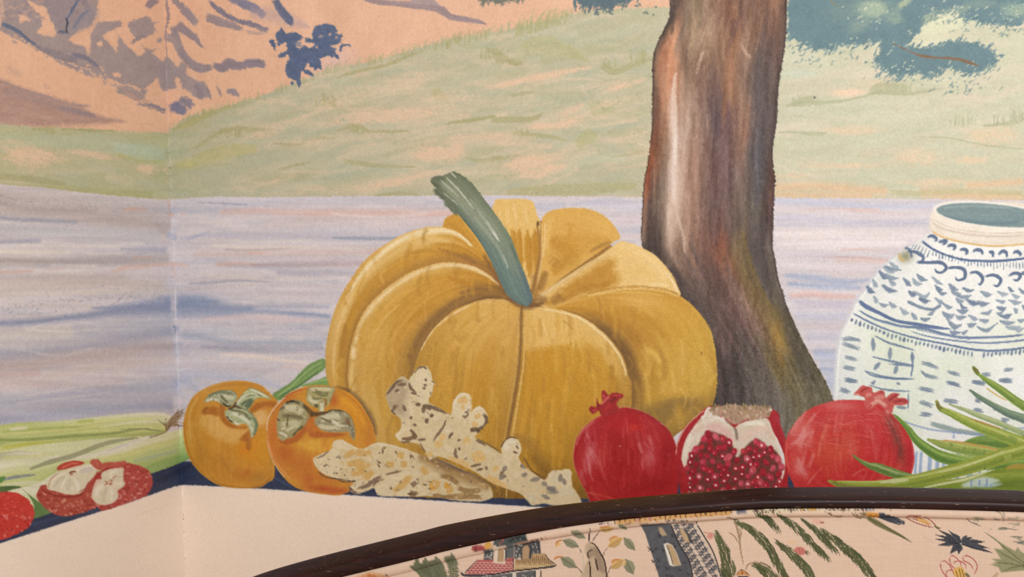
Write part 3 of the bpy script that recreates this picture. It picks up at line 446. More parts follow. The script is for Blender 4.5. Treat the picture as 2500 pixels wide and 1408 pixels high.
M.fill(np.array([(x * 1 + (1 if x > 2424 else 0), y) for x, y in [(2424 + (x - 2424) * 1.06, 525 + (y - 525) * 1.18) for x, y in el]]), (238, 232, 222), jar + '/rim', smooth=False, soft=2, var=2)
M.fill(np.array(el), (124, 145, 148), jar + '/mouth', smooth=False, soft=2, var=6, vs=(60, 3))
M.stroke(S('H', '1290,200 1450,235 1650,250 1850,240'), 12, (104, 126, 134), .7, soft=.8, clip=jar + '/mouth'); M.stroke(S('H', '1300,140 1500,125 1800,140'), 6, (150, 168, 166), .6, clip=jar + '/mouth')
IN = (78, 98, 130); IN2 = (120, 138, 158)
def hk(s, w=9, a=.9): M.dabs('H', s, [w * .6, w * 1.1, w * .5], IN, a, dry=.3, clip=jar + '/body')
hk('1180,355 1215,338 1250,360 1235,385|1255,385 1300,375 1320,380 1290,410|1325,420 1350,405 1385,415 1365,445|1410,440 1445,435 1470,450 1455,480|1508,460 1530,440 1570,445 1582,480|1620,455 1650,458 1655,495|1690,480 1720,450 1750,460 1755,500|1795,470 1820,452 1850,465 1845,490|1875,460 1910,455')
M.stroke(S('H', '1140,372 1220,430 1330,480 1450,510 1560,518 1700,518 1877,500 2050,470 2120,430'), [7, 6, 5, 6, 6, 7, 6, 6, 6], (84, 104, 142), .95, dry=.08, clip=jar)
for i in range(36):
    t = i / 35; x = 1090 + t * 800; y = 395 + 130 * math.sin(min(t * 1.9, 1.57)) + rng.normal(0, 3); h = rng.uniform(34, 62)
    M.stroke(S('H', f'{x},{y} {x-4+(t-.4)*10 - (18 if t<.15 else 0)},{y+h}'), [2, rng.uniform(2.5, 5)], IN2 if rng.random() < .6 else IN, .75, dry=.2, clip=jar)
hk('1030,450 1100,455 1155,490 1140,525 1110,515|1100,530 1180,530 1280,530 1320,565 1290,600 1250,595 1240,565|1320,570 1400,565 1450,585 1450,640 1400,655 1385,625|1480,605 1540,600 1580,640 1565,685 1540,675|1590,630 1660,620 1710,650 1690,695 1650,690|1760,630 1810,605 1850,620 1830,655 1790,650|1850,610 1900,600', 9)
M.blob(*S('H', '1030,485')[0], 18, 16, 0, (140, 140, 110), .9, k=1.2, clip=jar); M.stroke(S('H', '985,460 990,500 1030,520'), 6, (200, 170, 100), .8); M.dabs('H', '1015,425 1060,440 1075,500', 6, IN, .8)
dl = '870,555 940,600|900,560 985,580|850,600 900,640|900,620 970,640|800,660 830,700|760,700 800,740|880,700 960,730|920,660 960,680|930,540 980,575|1090,650 1140,680|1120,620 1175,650|1230,640 1290,680|1100,740 1160,770 1190,745|1060,740 1100,755|1140,790 1200,800|1250,700 1290,720|1275,740 1320,745|1250,790 1300,815|1080,820 1150,850 1210,860 1250,840|1310,830 1360,845|1000,860 1050,890|1080,900 1110,930|1150,930 1200,925|920,820 960,840|850,820 900,830|1340,940 1380,985 1420,970|1300,890 1340,910|1400,790 1440,800|1420,770 1490,765|1450,715 1510,725|1580,740 1640,755|1480,800 1550,820|1560,810 1620,820|1430,830 1470,850|1410,870 1470,870|1400,910 1460,915|1310,905 1370,900|1490,910 1540,930|1580,890 1640,870|1570,940 1620,935|1700,740 1760,750|1770,710 1800,730|1850,720 1890,740|1690,800 1740,800|1780,800 1850,810|1800,760 1840,770|1690,850 1740,850|1690,890 1720,880|1810,860 1830,880|1720,950 1800,955|1720,910 1780,900|1560,990 1610,1010 1670,970|1760,990 1840,985|1360,1020 1420,1025|1440,1030 1470,1015|1870,840 1900,850|1840,940 1890,930|1480,970 1530,965|1820,1000 1870,1000|1230,870 1190,900|1020,650 1060,690|1350,690 1400,720|1370,740 1420,750|810,780 830,810'
for d in dl.split('|'):
    P_ = S('H', d); c = mixc(IN, (170, 184, 192), rng.uniform(.1, .75)); P_ = P_.mean(0) + (P_ - P_.mean(0)) * 1.3; P_ = np.insert(P_, 1, P_[:2].mean(0) + (rng.normal(0, 2), 4), 0) if len(P_) == 2 else P_; M.stroke(P_, [rng.uniform(4, 7), rng.uniform(10, 16), 2] if len(P_) == 3 else 8, c, .85, soft=.5, dry=.26, ends=False, rag=1.5, clip=jar + '/body'); 
for p, w, c in (('690,795 740,840 850,895 960,945 1100,970 1250,995 1360,1005', [7, 12, 9, 8, 9, 9, 3], (84, 104, 146)), ('690,870 800,930 900,960 1000,985 1150,1000 1300,1040 1420,1065 1600,1065 1740,1060 1880,1045', [4, 6, 7, 6, 7, 6, 7, 6, 6, 5], (100, 120, 155)),
                ('650,890 760,950 900,1010 1100,1070 1300,1110 1500,1150 1650,1160 1800,1150 1900,1135', [4, 5, 4, 5, 5, 6, 6, 6, 5], (95, 115, 150)), ('1060,1020 1200,1060 1400,1090 1600,1105 1780,1095 1900,1080', [2, 4, 4, 5, 5, 5], (110, 128, 160)), ('1100,1005 1300,1050 1500,1080', [2, 3, 2], (130, 146, 172))):
    M.stroke(S('H', p), w, c, .9, dry=.15, clip=jar)
for i in range(44):
    t = i / 43; x = 650 + t * 1230; y = np.interp(x, (650, 760, 900, 1100, 1300, 1500, 1650, 1880), (925, 965, 1025, 1085, 1125, 1162, 1170, 1145))
    if 1530 < x < 1590: continue
    h = rng.uniform(24, 48); M.stroke(S('H', f'{x},{y} {x-8},{y+h}'), [2.5, rng.uniform(5, 9), 3], mixc(IN, IN2, rng.random()), .85, dry=.15, clip=jar)
M.dabs('H', '800,1050 900,1100 1000,1130 1100,1160|780,1200 900,1230 1000,1250 1100,1270|730,1300 800,1340 950,1360 1095,1362|1075,1160 1080,1260 1065,1360', [3, 6, 3], (100, 120, 150), .85, dry=.2, clip=jar)
M.dabs('H', '795,1060 800,1170|920,1130 915,1230|1075,1170 1080,1240|850,1240 800,1300|970,1260 950,1330|800,1380 790,1405|980,1385 975,1405', [4, 12, 5], (112, 130, 152), .8, dry=.2, clip=jar)
M.dabs('M', '760,170 850,200 960,215 1070,218|730,70 900,120 1090,130|1050,220 1045,350|900,20 1080,40', [2, 6, 3], (100, 120, 150), .8, dry=.2, clip=jar)
M.dabs('M', '960,330 1040,340|800,140 810,160|980,160 975,175', [6, 9, 4], (115, 132, 152), .8, dry=.25, clip=jar)
for p in ('565,1080 640,1075 720,1090', '560,1105 640,1130 705,1150', '590,1205 690,1225', '580,1275 680,1295', '590,1360 685,1380', '1130,1245 1200,1260 1270,1290', '1130,1300 1180,1340 1270,1355', '1320,1310 1420,1335', '1730,1300 1810,1290', '1560,1330 1640,1330', '1320,1390 1420,1400', '1690,1370 1800,1370', '1500,1380 1620,1390'):
    for q in range(3): M.stroke(S('H', p) + (rng.normal(0, 2), q * 3 - 3), [2, 5.5, 1.5], (122, 138, 154), .75, dry=.35, clip=jar)
for p in ('590,140 690,150', '560,200 640,230', '1115,195 1240,220', '1120,290 1230,330', '1315,150 1420,185', '1300,280 1420,300', '1130,380 1220,390', '1690,140 1800,150', '1500,150 1600,170', '1520,280 1570,290', '1650,340 1720,350', '1520,350 1590,360', '1700,420 1770,430'):
    for q in range(3): M.stroke(S('M', p) + (rng.normal(0, 2), q * 3 - 3), [2, 6, 1.5], (116, 132, 150), .75, dry=.35, clip=jar)
M.stroke(S('M', '1200,445 1300,475 1400,500 1520,520 1620,535'), [10, 14, 12, 12, 4], (140, 158, 156), .85, dry=.15, clip=jar)
M.dabs('M', '1000,430 1200,490 1450,520 1620,530|1380,500 1370,560|1640,500 1900,480|1560,630 1900,620', 5, (130, 150, 190), .6, dry=.2, clip=jar)
for x in (1100, 1135, 1200, 1255, 1300, 1400, 1480, 1500, 1560, 1620, 1720, 1780, 1840): M.stroke(S('M', f'{x+8},640 {x},760 {x-6},920'), rng.uniform(5, 11), (128, 158, 196), .7, dry=.2, clip=jar)
# the far side of the jar, past the photograph's edge, carries the same decoration
far = (M.X > 2506) & (M.ID == M.gid(jar + '/body')); fi_, fj_ = np.nonzero(far)
gi = np.clip(np.searchsorted(M.ys, M.Y[far] - 20), 0, len(M.ys) - 1); gj = np.clip(np.searchsorted(M.xs, 4848 - M.X[far]), 0, len(M.xs) - 1)
same = M.ID[gi, gj] == M.gid(jar + '/body'); M.C[fi_[same], fj_[same]] = M.C[gi[same], gj[same]]
# --- tree trunk
tk = 'painted_tree_trunk'
thing(tk, 'brown painted tree trunk with pale streaks standing behind the pumpkin', 'tree trunk')
tyl = (0, 42, 76, 115, 150, 250, 310, 390, 450, 510, 570, 610, 660, 740, 860, 960, 1030, 1080); txl = (1637, 1636, 1620, 1601, 1594, 1593, 1593, 1584, 1572, 1569, 1566, 1569, 1600, 1650, 1715, 1735, 1735, 1790)
tyr = (0, 90, 150, 210, 290, 345, 380, 440, 520, 600, 680, 750, 815, 880, 930, 972, 1030, 1080); txr = (1921, 1919, 1910, 1900, 1897, 1888, 1885, 1892, 1888, 1886, 1900, 1922, 1950, 1985, 2015, 2034, 2040, 2000)
ty = np.arange(0, 1081, 60.0); tl = np.stack([np.interp(ty, tyl, txl), ty], 1); trr = np.stack([np.interp(ty, tyr, txr), ty], 1)
tfl = np.stack([np.interp(np.arange(0, 1081, 20.), tyl, txl), np.arange(0, 1081, 20.)], 1); tfr = np.stack([np.interp(np.arange(0, 1081, 20.), tyr, txr), np.arange(0, 1081, 20.)], 1)
tabT = [[(70,55,48),(122,98,82),(130,110,86),(152,120,100),(120,82,58),(130,98,80),(118,86,72),(138,98,74),(70,52,46)],
 [(60,50,46),(118,94,80),(166,140,112),(140,110,90),(122,84,66),(112,78,66),(124,92,70),(114,82,66),(80,60,52)],
 [(100,80,62),(198,144,108),(124,98,80),(174,146,120),(140,104,80),(146,104,76),(154,124,104),(96,74,66),(88,66,58)],
 [(104,78,64),(190,130,96),(150,122,102),(140,110,90),(130,100,80),(150,108,80),(132,104,88),(90,76,72),(86,68,60)],
 [(98,76,64),(186,136,106),(180,150,132),(138,108,92),(110,86,80),(148,106,80),(148,116,96),(90,80,78),(80,64,58)],
 [(100,72,56),(168,124,96),(192,166,150),(140,112,96),(98,78,80),(110,80,78),(140,104,86),(90,80,80),(80,62,58)],
 [(110,64,40),(134,98,76),(200,172,154),(158,126,108),(108,82,78),(102,78,78),(130,98,82),(84,78,82),(82,64,60)],
 [(140,76,44),(122,94,76),(206,182,166),(166,132,114),(114,86,80),(104,78,78),(114,94,86),(84,80,84),(84,58,50)],
 [(140,70,42),(108,90,76),(204,178,160),(162,128,110),(106,82,76),(102,78,74),(110,90,80),(84,78,80),(90,56,46)],
 [(138,110,92),(92,74,66),(194,168,150),(154,120,102),(118,88,78),(110,78,72),(102,86,76),(94,84,76),(78,54,52)],
 [(136,112,96),(70,58,54),(150,124,106),(134,102,86),(120,84,72),(134,84,62),(122,100,66),(84,72,70),(92,78,72)],
 [(60,52,50),(84,70,62),(120,98,86),(106,84,76),(102,76,70),(110,80,68),(118,96,60),(78,68,66),(100,88,76)],
 [(58,50,50),(82,70,66),(100,82,76),(98,76,70),(102,76,70),(128,102,90),(116,94,58),(80,70,66),(96,86,72)],
 [(60,52,50),(70,60,58),(96,78,72),(104,80,76),(102,78,72),(124,98,88),(116,94,60),(106,90,58),(88,80,66)],
 [(60,52,50),(76,62,60),(98,78,74),(88,72,68),(84,70,66),(102,86,62),(146,114,52),(90,80,64),(84,76,60)],
 [(60,52,50),(78,64,60),(72,62,58),(82,72,66),(88,78,70),(118,100,62),(110,98,66),(86,80,66),(92,86,64)],
 [(64,56,54),(66,58,56),(78,70,66),(90,82,76),(96,88,80),(106,98,80),(114,104,78),(106,98,76),(104,98,76)],
 [(68,60,58),(76,68,64),(90,82,76),(98,92,84),(106,100,90),(112,106,90),(114,108,86),(112,104,80),(106,100,78)],
 [(70,62,58),(84,76,70),(98,90,84),(106,100,92),(110,104,94),(112,106,92),(112,106,88),(110,102,80),(106,100,78)]]
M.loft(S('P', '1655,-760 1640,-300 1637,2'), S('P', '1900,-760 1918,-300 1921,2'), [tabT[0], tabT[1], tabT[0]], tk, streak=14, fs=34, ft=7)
tabF = []
for i in range(len(tabT) - 1):
    for k_ in range(3): tabF.append([mixc(tabT[i][j], tabT[i + 1][j], k_ / 3) for j in range(9)])
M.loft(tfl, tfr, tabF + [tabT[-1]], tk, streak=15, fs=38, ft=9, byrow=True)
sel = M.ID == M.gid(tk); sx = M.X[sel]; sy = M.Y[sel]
M.C[sel] += ((vn(sx / 2.4, sy / 9, 31) - .5) * 22 + (vn(sx / 2.1, sy / 2.1, 33) - .5) * (10 + 26 * sst(500, 950, sy)) + (vn(sx / 9, sy / 60, 35) - .5) * 26)[:, None]  # speckle strengthens downward, putting the lower trunk's glare into the colour
def R_s(k, p, w, c, a=.8, dry=.2, soft=.75): M.stroke(S(k, p), np.atleast_1d(w) * (1.15 if sum(c) > 480 else .85), c, a * (.85 if sum(c) > 480 else .55), soft=.95, dry=.2 + dry * .7, clip=tk, bl=60)
for p, w, c, a, d in (('175,300 150,400 140,520 160,640 170,760', [6, 22, 26, 20, 8], (196, 134, 98), .9, .1), ('215,290 225,400 205,520 195,620', [16, 24, 16, 8], (198, 142, 106), .9, .1), ('185,455 220,450', 4, (216, 166, 130), .8, .1), ('165,330 195,290 215,285', 4, (214, 150, 116), .8, .2), ('110,420 100,560 100,700 105,850', [5, 12, 12, 8], (104, 70, 54), .85, .1),
                      ('130,640 135,760 120,900 100,1050', [14, 18, 18, 12], (128, 84, 62), .7, .2), ('255,490 240,600 230,720 235,860 240,1000 235,1150 240,1300 245,1408', [4, 12, 15, 18, 20, 20, 14, 10], (226, 208, 196), .92, .08), ('250,640 255,800 250,1000 250,1150', [4, 8, 10, 5], (240, 228, 218), .7, .1), ('180,900 170,1000 150,1120 145,1250', [3, 8, 8, 5], (190, 150, 120), .6, .5),
                      ('200,820 190,1000 180,1200 170,1400', [4, 12, 18, 24], (148, 130, 110), .75, .2), ('300,500 300,620 300,750 290,900', [22, 30, 28, 12], (178, 146, 126), .6, .25), ('290,60 300,200 300,380 290,500', [26, 36, 40, 14], (122, 98, 84), .7, .2), ('380,20 375,200 370,340 360,430', [6, 10, 9, 4], (184, 156, 126), .8, .3), ('420,140 425,200', [12, 8], (92, 78, 68), .7, .3),
                      ('350,130 365,180', 9, (108, 80, 58), .6, .4), ('450,340 430,390 405,470 395,530', [4, 8, 6, 2], (214, 188, 164), .85, .25), ('530,20 520,200 530,360 545,500', [20, 26, 22, 10], (160, 128, 108), .65, .3), ('600,20 610,140', [10, 14], (108, 74, 54), .8, .2), ('650,20 655,140', [26, 26], (164, 116, 76), .8, .3), ('640,170 650,220 640,260', [20, 18, 8], (104, 70, 62), .8, .25),
                      ('700,290 730,350 770,405', [3, 9, 5], (206, 172, 152), .8, .2), ('860,80 830,220 800,380', [5, 7, 3], (172, 132, 96), .75, .3), ('900,170 880,260 860,340', [3, 7, 3], (160, 116, 98), .7, .3), ('690,380 700,460', [6, 10], (116, 80, 70), .7, .3), ('640,380 640,520 625,700', [14, 22, 8], (166, 118, 86), .7, .3), ('600,610 560,680 530,800 540,950', [8, 18, 24, 14], (94, 76, 80), .8, .2),
                      ('650,720 640,850 600,980', [20, 30, 14], (104, 78, 76), .7, .25), ('760,640 755,760 735,900 720,1010', [6, 9, 8, 4], (176, 130, 104), .7, .35), ('790,760 790,880', [5, 4], (168, 138, 124), .6, .4), ('840,420 840,560 830,700 840,860 820,1000', [20, 26, 26, 26, 20], (98, 84, 84), .65, .25), ('930,250 900,420 890,600 890,800 880,1000', [16, 30, 34, 30, 24], (88, 70, 64), .7, .15),
                      ('980,20 970,200 960,330', [18, 22, 12], (84, 62, 52), .85, .1), ('240,20 235,120 225,230', [18, 16, 8], (70, 52, 46), .9, .1), ('240,180 225,240', [6, 10], (64, 56, 54), .9, .1), ('190,240 150,280 110,370', [6, 8, 4], (108, 90, 74), .8, .15), ('430,800 420,920 430,1000', [10, 14, 6], (112, 84, 76), .6, .3), ('470,780 470,900', [4, 3], (198, 170, 148), .6, .4), ('400,1000 390,1100 400,1250 390,1400', [10, 18, 22, 16], (168, 128, 106), .5, .4),
                      ('560,1060 560,1200 560,1400', [20, 36, 36], (104, 80, 76), .5, .3), ('720,960 700,1100 690,1400', [6, 9, 8], (136, 108, 92), .6, .3), ('780,1040 780,1200 790,1400', [20, 24, 24], (84, 78, 80), .65, .25), ('770,1130 790,1300', [6, 8], (136, 96, 82), .6, .3), ('905,1060 915,1200 915,1400', [8, 14, 12], (88, 52, 44), .75, .2), ('60,1180 50,1300 40,1408', [5, 10, 9], (158, 84, 48), .8, .25), ('95,1130 90,1280 85,1400', [4, 12, 14], (66, 48, 46), .85, .15)):
    R_s('R', p, w, c, a, d)
for p, w, c, a, d in (('85,20 80,120 85,220', [8, 8, 6], (150, 76, 46), .8, .25), ('115,10 115,120 125,260 170,340', [16, 20, 22, 18], (58, 46, 46), .85, .1), ('66,150 68,220 80,270', [10, 12, 14], (150, 124, 106), .9, .1), ('170,10 180,150 200,280', [18, 18, 12], (150, 128, 108), .7, .2), ('255,10 270,120 300,220 310,330', [9, 10, 8, 4], (212, 188, 170), .85, .12), ('330,10 340,150 330,280', [20, 26, 14], (170, 136, 114), .6, .3),
                      ('220,310 300,400 420,470', [8, 14, 8], (150, 122, 106), .6, .35), ('230,400 300,480 400,620 470,760', [20, 34, 40, 30], (62, 52, 52), .8, .12), ('540,190 545,260 530,340', [14, 22, 16], (150, 84, 54), .75, .35), ('420,160 430,300 450,420', [30, 40, 30], (120, 84, 72), .5, .3), ('350,370 380,390', [20, 12], (150, 96, 70), .6, .4), ('600,40 600,200 610,330 640,480', [10, 14, 12, 6], (132, 108, 98), .6, .3),
                      ('640,190 660,290 700,420 760,560 820,660 870,780 880,900', [10, 14, 16, 14, 18, 22, 8], (140, 114, 52), .85, .15), ('830,700 850,800 870,880', [10, 18, 8], (166, 126, 48), .8, .2), ('690,60 730,200 770,350 820,500 880,660', [26, 34, 36, 34, 28], (74, 66, 66), .6, .2), ('635,490 660,600 690,720 720,800', [5, 9, 9, 4], (168, 132, 114), .8, .2), ('640,540 690,680', [3, 5], (192, 156, 136), .5, .4),
                      ('560,540 580,720 570,860', [14, 20, 12], (112, 82, 76), .5, .3), ('490,560 520,700 530,860', [14, 22, 20], (104, 80, 76), .5, .3), ('810,100 800,190 820,280', [9, 10, 8], (76, 50, 46), .7, .2), ('810,190 850,330 900,520 960,680', [14, 18, 16, 10], (98, 84, 76), .6, .2), ('500,900 560,980 640,1080', [50, 60, 50], (62, 54, 52), .7, .3), ('900,760 960,900 1040,1040', [14, 24, 24], (84, 76, 60), .6, .3), ('880,980 920,1080 980,1130', [30, 46, 40], (124, 114, 86), .6, .35),
                      ('650,900 700,980 800,1100 860,1250', [30, 50, 60, 50], (106, 98, 92), .5, .45), ('760,1120 840,1200 880,1320', [40, 60, 40], (116, 110, 104), .5, .45), ('490,1120 620,1160 760,1180', [24, 34, 24], (66, 56, 54), .6, .3)):
    R_s('T', p, w, c, a, d)
M.stroke(tfl[:30] + (1, 0), 4, (60, 44, 40), .6, dry=.35); M.stroke(tfr[:48] - (1, 0), 4, (58, 46, 44), .6, dry=.35); M.stroke(tfr[38:48] - (0, 1), 3, (110, 104, 60), .6, dry=.3)
# --- green tips behind the persimmons
for n_, p, c in ((1, '885,378 960,320 1050,262 1120,190 1200,112 1280,70 1340,55 1368,100 1330,160 1240,220 1150,285 1040,350 940,425', (116, 148, 86)), (2, '1140,298 1200,270 1290,240 1390,212 1440,290 1300,290', (122, 158, 88))):
    k_ = f'painted_onion_leaf#t{n_}'
    thing(k_, ['long green leaf tip painted above the right persimmon', 'short green leaf tip painted between the right persimmon and the pumpkin'][n_ - 1], 'onion leaf')
    M.fill(S('J', p), c, k_, var=5)
M.stroke(S('J', '920,390 1060,290 1200,160 1330,80'), 4, (160, 186, 120), .8, dry=.2, clip='painted_onion_leaf#t1'); M.stroke(S('J', '940,410 1100,300 1300,160'), 7, (88, 122, 72), .7, dry=.2, clip='painted_onion_leaf#t1'); M.stroke(S('J', '1010,340 1120,270 1340,110'), 4, (150, 178, 108), .7, dry=.2, clip='painted_onion_leaf#t1')
M.stroke(S('J', '1200,280 1300,250 1400,230'), 4, (160, 190, 120), .7, clip='painted_onion_leaf#t2')
# --- pumpkin
pk = 'painted_pumpkin'
thing(pk, 'large golden ribbed pumpkin with a curved green stem painted behind the ginger', 'pumpkin')
G0 = (238, 212, 160); G1 = (228, 192, 122); G2 = (216, 170, 84); G3 = (203, 152, 58); G4 = (188, 136, 42); G5 = (154, 112, 52); G6 = (122, 90, 46)
J2 = lambda a, b: np.vstack([a, b])
M.fill(S('F', '1240,600 1330,500 1450,420 1600,400 1700,430 1900,520 2100,560 2200,640 2100,760 1900,840 1760,960 1640,1060 1400,1050 1330,900 1280,760'), G5, pk + '/hollow', var=10, vs=(14, 14))
M.fill(S('F', '900,480 940,450 955,400 1020,358 1070,375 1150,470 1250,610 1330,760 1300,790 1200,690 1120,570 1020,490'), G3, pk + '/rib#0', var=8, vs=(20, 20))
M.stroke(S('F', '960,420 1030,440 1100,520 1200,640'), 12, G4, .6, dry=.3, clip=pk + '/rib#0'); M.stroke(S('F', '1080,400 1160,500 1260,640'), 8, G2, .6, dry=.3, clip=pk + '/rib#0')
M.fill(S('F', '1300,330 1312,280 1325,256 1400,250 1500,250 1575,262 1600,300 1615,360 1640,420 1630,600 1600,800 1570,900 1530,850 1480,680 1420,520 1350,400'), (226, 188, 112), pk + '/rib#1', var=5, vs=(8, 30))
for i in range(26):
    x = rng.uniform(1430, 1620); M.stroke(S('F', f'{x},{rng.uniform(450,520)} {x+5},600 {x+rng.uniform(-10,20)},{rng.uniform(700,860)}'), [5, 9, 6], mixc(G4, G3, rng.random() * .6), .85, clip=pk + '/rib#1', dry=.1)
M.dabs('F', '1350,330 1360,450|1400,300 1410,440|1450,280 1470,420|1520,280 1550,430', 9, (234, 202, 138), .6, dry=.3, clip=pk + '/rib#1')
M.fill(S('G', '185,290 200,255 260,215 380,198 530,208 640,262 715,340 745,410 700,440 600,510 470,600 300,720 180,835 120,835 165,650 178,450'), G2, pk + '/rib#2', var=6, vs=(24, 24))
c2 = pk + '/rib#2'
for p, w, c, a, d in (('230,420 300,460 380,520 260,680', [20, 50, 60, 20], G4, .8, .35), ('350,420 450,440 600,450 680,420', [40, 60, 50, 20], G3, .7, .35), ('240,260 230,350 220,500', [16, 22, 10], (226, 184, 106), .7, .25), ('390,300 380,380 350,460', 14, G3, .6, .3), ('500,250 620,320 690,380', [20, 30, 16], (220, 176, 90), .7, .3), ('220,640 190,720 160,800', [14, 24, 20], G5, .85, .25), ('300,560 250,620', [40, 26], (172, 122, 44), .6, .45), ('210,300 205,420 195,560', 5, (240, 214, 160), .6, .3), ('520,520 600,470 690,440', [6, 12, 8], G5, .6, .3), ('330,330 380,310 440,330', 8, G3, .6, .4)):
    M.stroke(S('G', p), w, c, a, soft=.8, dry=d, clip=c2)
M.fill(S('G', '140,845 300,730 470,620 600,540 730,445 790,440 880,470 1000,540 1100,650 1150,740 1175,825 1050,795 850,775 700,785 500,825 290,915 200,910'), (231, 196, 126), pk + '/rib#3', var=5, vs=(30, 10))
c3 = pk + '/rib#3'
M.fill(S('G', '200,880 330,770 480,670 620,580 710,570 705,640 740,690 720,740 640,790 480,815 300,900'), (190, 138, 48), soft=10, rag=6, a=.92, clip=c3, var=8, vs=(14, 14))
for p, w, c, a, d in (('320,870 480,780 680,740', [10, 20, 16], (176, 124, 40), .7, .5), ('250,880 330,820', [20, 26], G5, .7, .35), ('740,460 860,500 1000,600 1080,720', [10, 26, 30, 16], (236, 206, 144), .6, .3), ('900,770 1020,745 1110,760', [4, 8, 5], (242, 222, 172), .7, .3), ('1060,640 1120,720 1165,815', [3, 4, 3], (246, 234, 206), .8, .2), ('720,660 850,650 1000,680', [10, 20, 10], (224, 184, 108), .5, .4), ('1120,800 1160,815', 5, (120, 120, 110), .6, .4)):
    M.stroke(S('G', p), w, c, a, soft=.7, dry=d, clip=c3)
M.stroke(S('G', '155,840 260,770 400,680 540,590 660,540'), [11, 11, 10, 9, 3], (216, 182, 120), 1, dry=.02, soft=.3, clip=pk); M.stroke(S('G', '170,835 300,745 450,650'), [2, 3, 2], (232, 204, 150), .8, clip=pk)
M.stroke(S('G', '150,300 165,420 175,520 165,640 130,760 110,830'), [5, 8, 8, 7, 7, 5], (170, 124, 56), .9, dry=.15, clip=pk); M.stroke(S('G', '185,300 188,460 180,600 140,780 115,835'), [3, 4, 5, 5, 3], (218, 182, 116), .9, dry=.1, clip=pk)
M.stroke(S('G', '160,290 158,330'), [7, 5], (96, 72, 40), .9)
e8 = J2(S('F', '1290,690 1150,575 1050,490 940,455 850,452 700,490 560,560 400,680 270,850 190,1000 140,1150 110,1300 104,1408'), S('P', '796,905 803,935 820,965 850,1010 890,1070 960,1140'))
e7 = J2(S('F', '1370,880 1290,800 1200,745 1100,712 1000,702 900,710 720,770 560,870 420,1000 330,1150 285,1300 268,1408'), S('P', '850,940 868,1000 900,1070 950,1150 1000,1212'))
e6 = J2(S('F', '1500,1000 1400,968 1300,960 1200,975 1100,1010 1000,1060 880,1170 800,1290 750,1408'), S('P', '1008,920 1002,985 1008,1050 1035,1140 1080,1214'))
sm = S('P', '1276,744 1276,775 1275,830 1270,900 1258,980 1246,1050 1237,1110 1230,1215')
e5 = J2(S('P', '1281,744'), J2(S('G', '120,908 280,922 480,985 650,1115 760,1260 805,1400'), S('P', '1541,935 1541,990 1526,1060 1500,1120 1460,1216')))
e4 = J2(S('G', '270,915 500,822 700,782 850,770 1050,788 1175,830 1290,925 1390,1070 1430,1250 1437,1400'), S('P', '1750,935 1744,975 1725,1010 1680,1038 1640,1070 1600,1120 1560,1216'))
e5b = J2(S('G', '200,915 330,935 480,985 650,1115 760,1260 805,1400'), S('P', '1541,935 1541,990 1526,1060 1500,1120 1460,1216'))
M.loft(e5b, e4, [[(196, 148, 60), G3, G3, G2, G1], [(176, 130, 52), (190, 138, 44), G3, G3, (196, 150, 56)], [G6, (180, 130, 44), G3, G2, G3], [G6, (178, 128, 46), (198, 150, 52), (206, 160, 62), G3], [(140, 102, 48), (190, 142, 50), (206, 162, 66), (208, 164, 66), (196, 156, 62)], [(140, 104, 46), (196, 152, 56), (202, 158, 62), (206, 166, 70), (192, 152, 58)], [(130, 98, 44), (160, 122, 50), (168, 132, 56), (166, 134, 62), (156, 122, 56)], [(128, 96, 40), (150, 114, 44), (158, 122, 50), (150, 116, 50), (140, 110, 48)], [(120, 90, 36), (130, 98, 38), (138, 104, 40), (130, 98, 40), (120, 92, 38)]], pk + '/rib#4', streak=7, fs=22, ft=3)
c4 = pk + '/rib#4'
for p, w, c, a, d in (('520,830 700,800 900,800 1080,830', [4, 6, 6, 3], (224, 184, 104), .7, .3), ('640,950 800,940 960,1020 1080,1140', [10, 26, 24, 10], (184, 134, 42), .5, .4), ('920,1200 1000,1250 1040,1320', [10, 22, 10], (226, 186, 92), .75, .25), ('1180,1120 1200,1240 1190,1400', [8, 16, 10], (218, 178, 92), .6, .4), ('1320,1200 1350,1300 1350,1400', [10, 16, 10], (212, 170, 80), .5, .4), ('1325,1220 1328,1250', 4, (120, 88, 40), .8, 0), ('1390,1080 1420,1200 1432,1350', 5, (214, 176, 88), .7, .3)):
    M.stroke(S('G', p), w, c, a, soft=.8, dry=d, clip=c4)
for p, w, c, a, d in (('1560,880 1580,940 1590,1000', [8, 14, 8], (216, 174, 84), .6, .4), ('1640,900 1650,960', [8, 10], (220, 180, 90), .6, .4), ('1640,900 1645,960', 5, (226, 188, 100), .5, .4)): M.stroke(S('P', p), w, c, a, soft=.8, dry=d, clip=c4)
for x_, y_, rx_, ry_, a_ in ((1660, 985, 70, 20, .8), (1600, 1015, 70, 30, .85), (1700, 1000, 40, 20, .6), (1590, 1050, 50, 30, .6)): M.blob(x_, y_, rx_, ry_, -6, (142, 112, 56), a_, clip=c4, dry=.3, st=(9, 6))
M.loft(sm, e5, [[G5, G1, G1, (222, 182, 108)], [G4, (226, 186, 104), (224, 184, 108), (232, 200, 136)], [G4, (222, 178, 92), (216, 172, 88), (230, 196, 128)], [(186, 136, 44), (206, 152, 44), (206, 158, 62), (224, 186, 112)], [(190, 140, 44), (200, 146, 36), (204, 154, 52), (206, 164, 82)], [(196, 148, 52), (198, 144, 38), (192, 142, 42), (184, 138, 54)], [(196, 150, 58), (196, 146, 42), (188, 138, 42), (164, 122, 52)], [(180, 136, 48), (186, 138, 40), (178, 132, 40), (150, 110, 46)], [(156, 116, 42), (166, 122, 40), (160, 118, 40), (140, 104, 42)], [(130, 96, 38), (140, 104, 38), (136, 100, 36), (124, 92, 38)]], pk + '/rib#5', streak=9, fs=24, ft=3)
c5 = pk + '/rib#5'
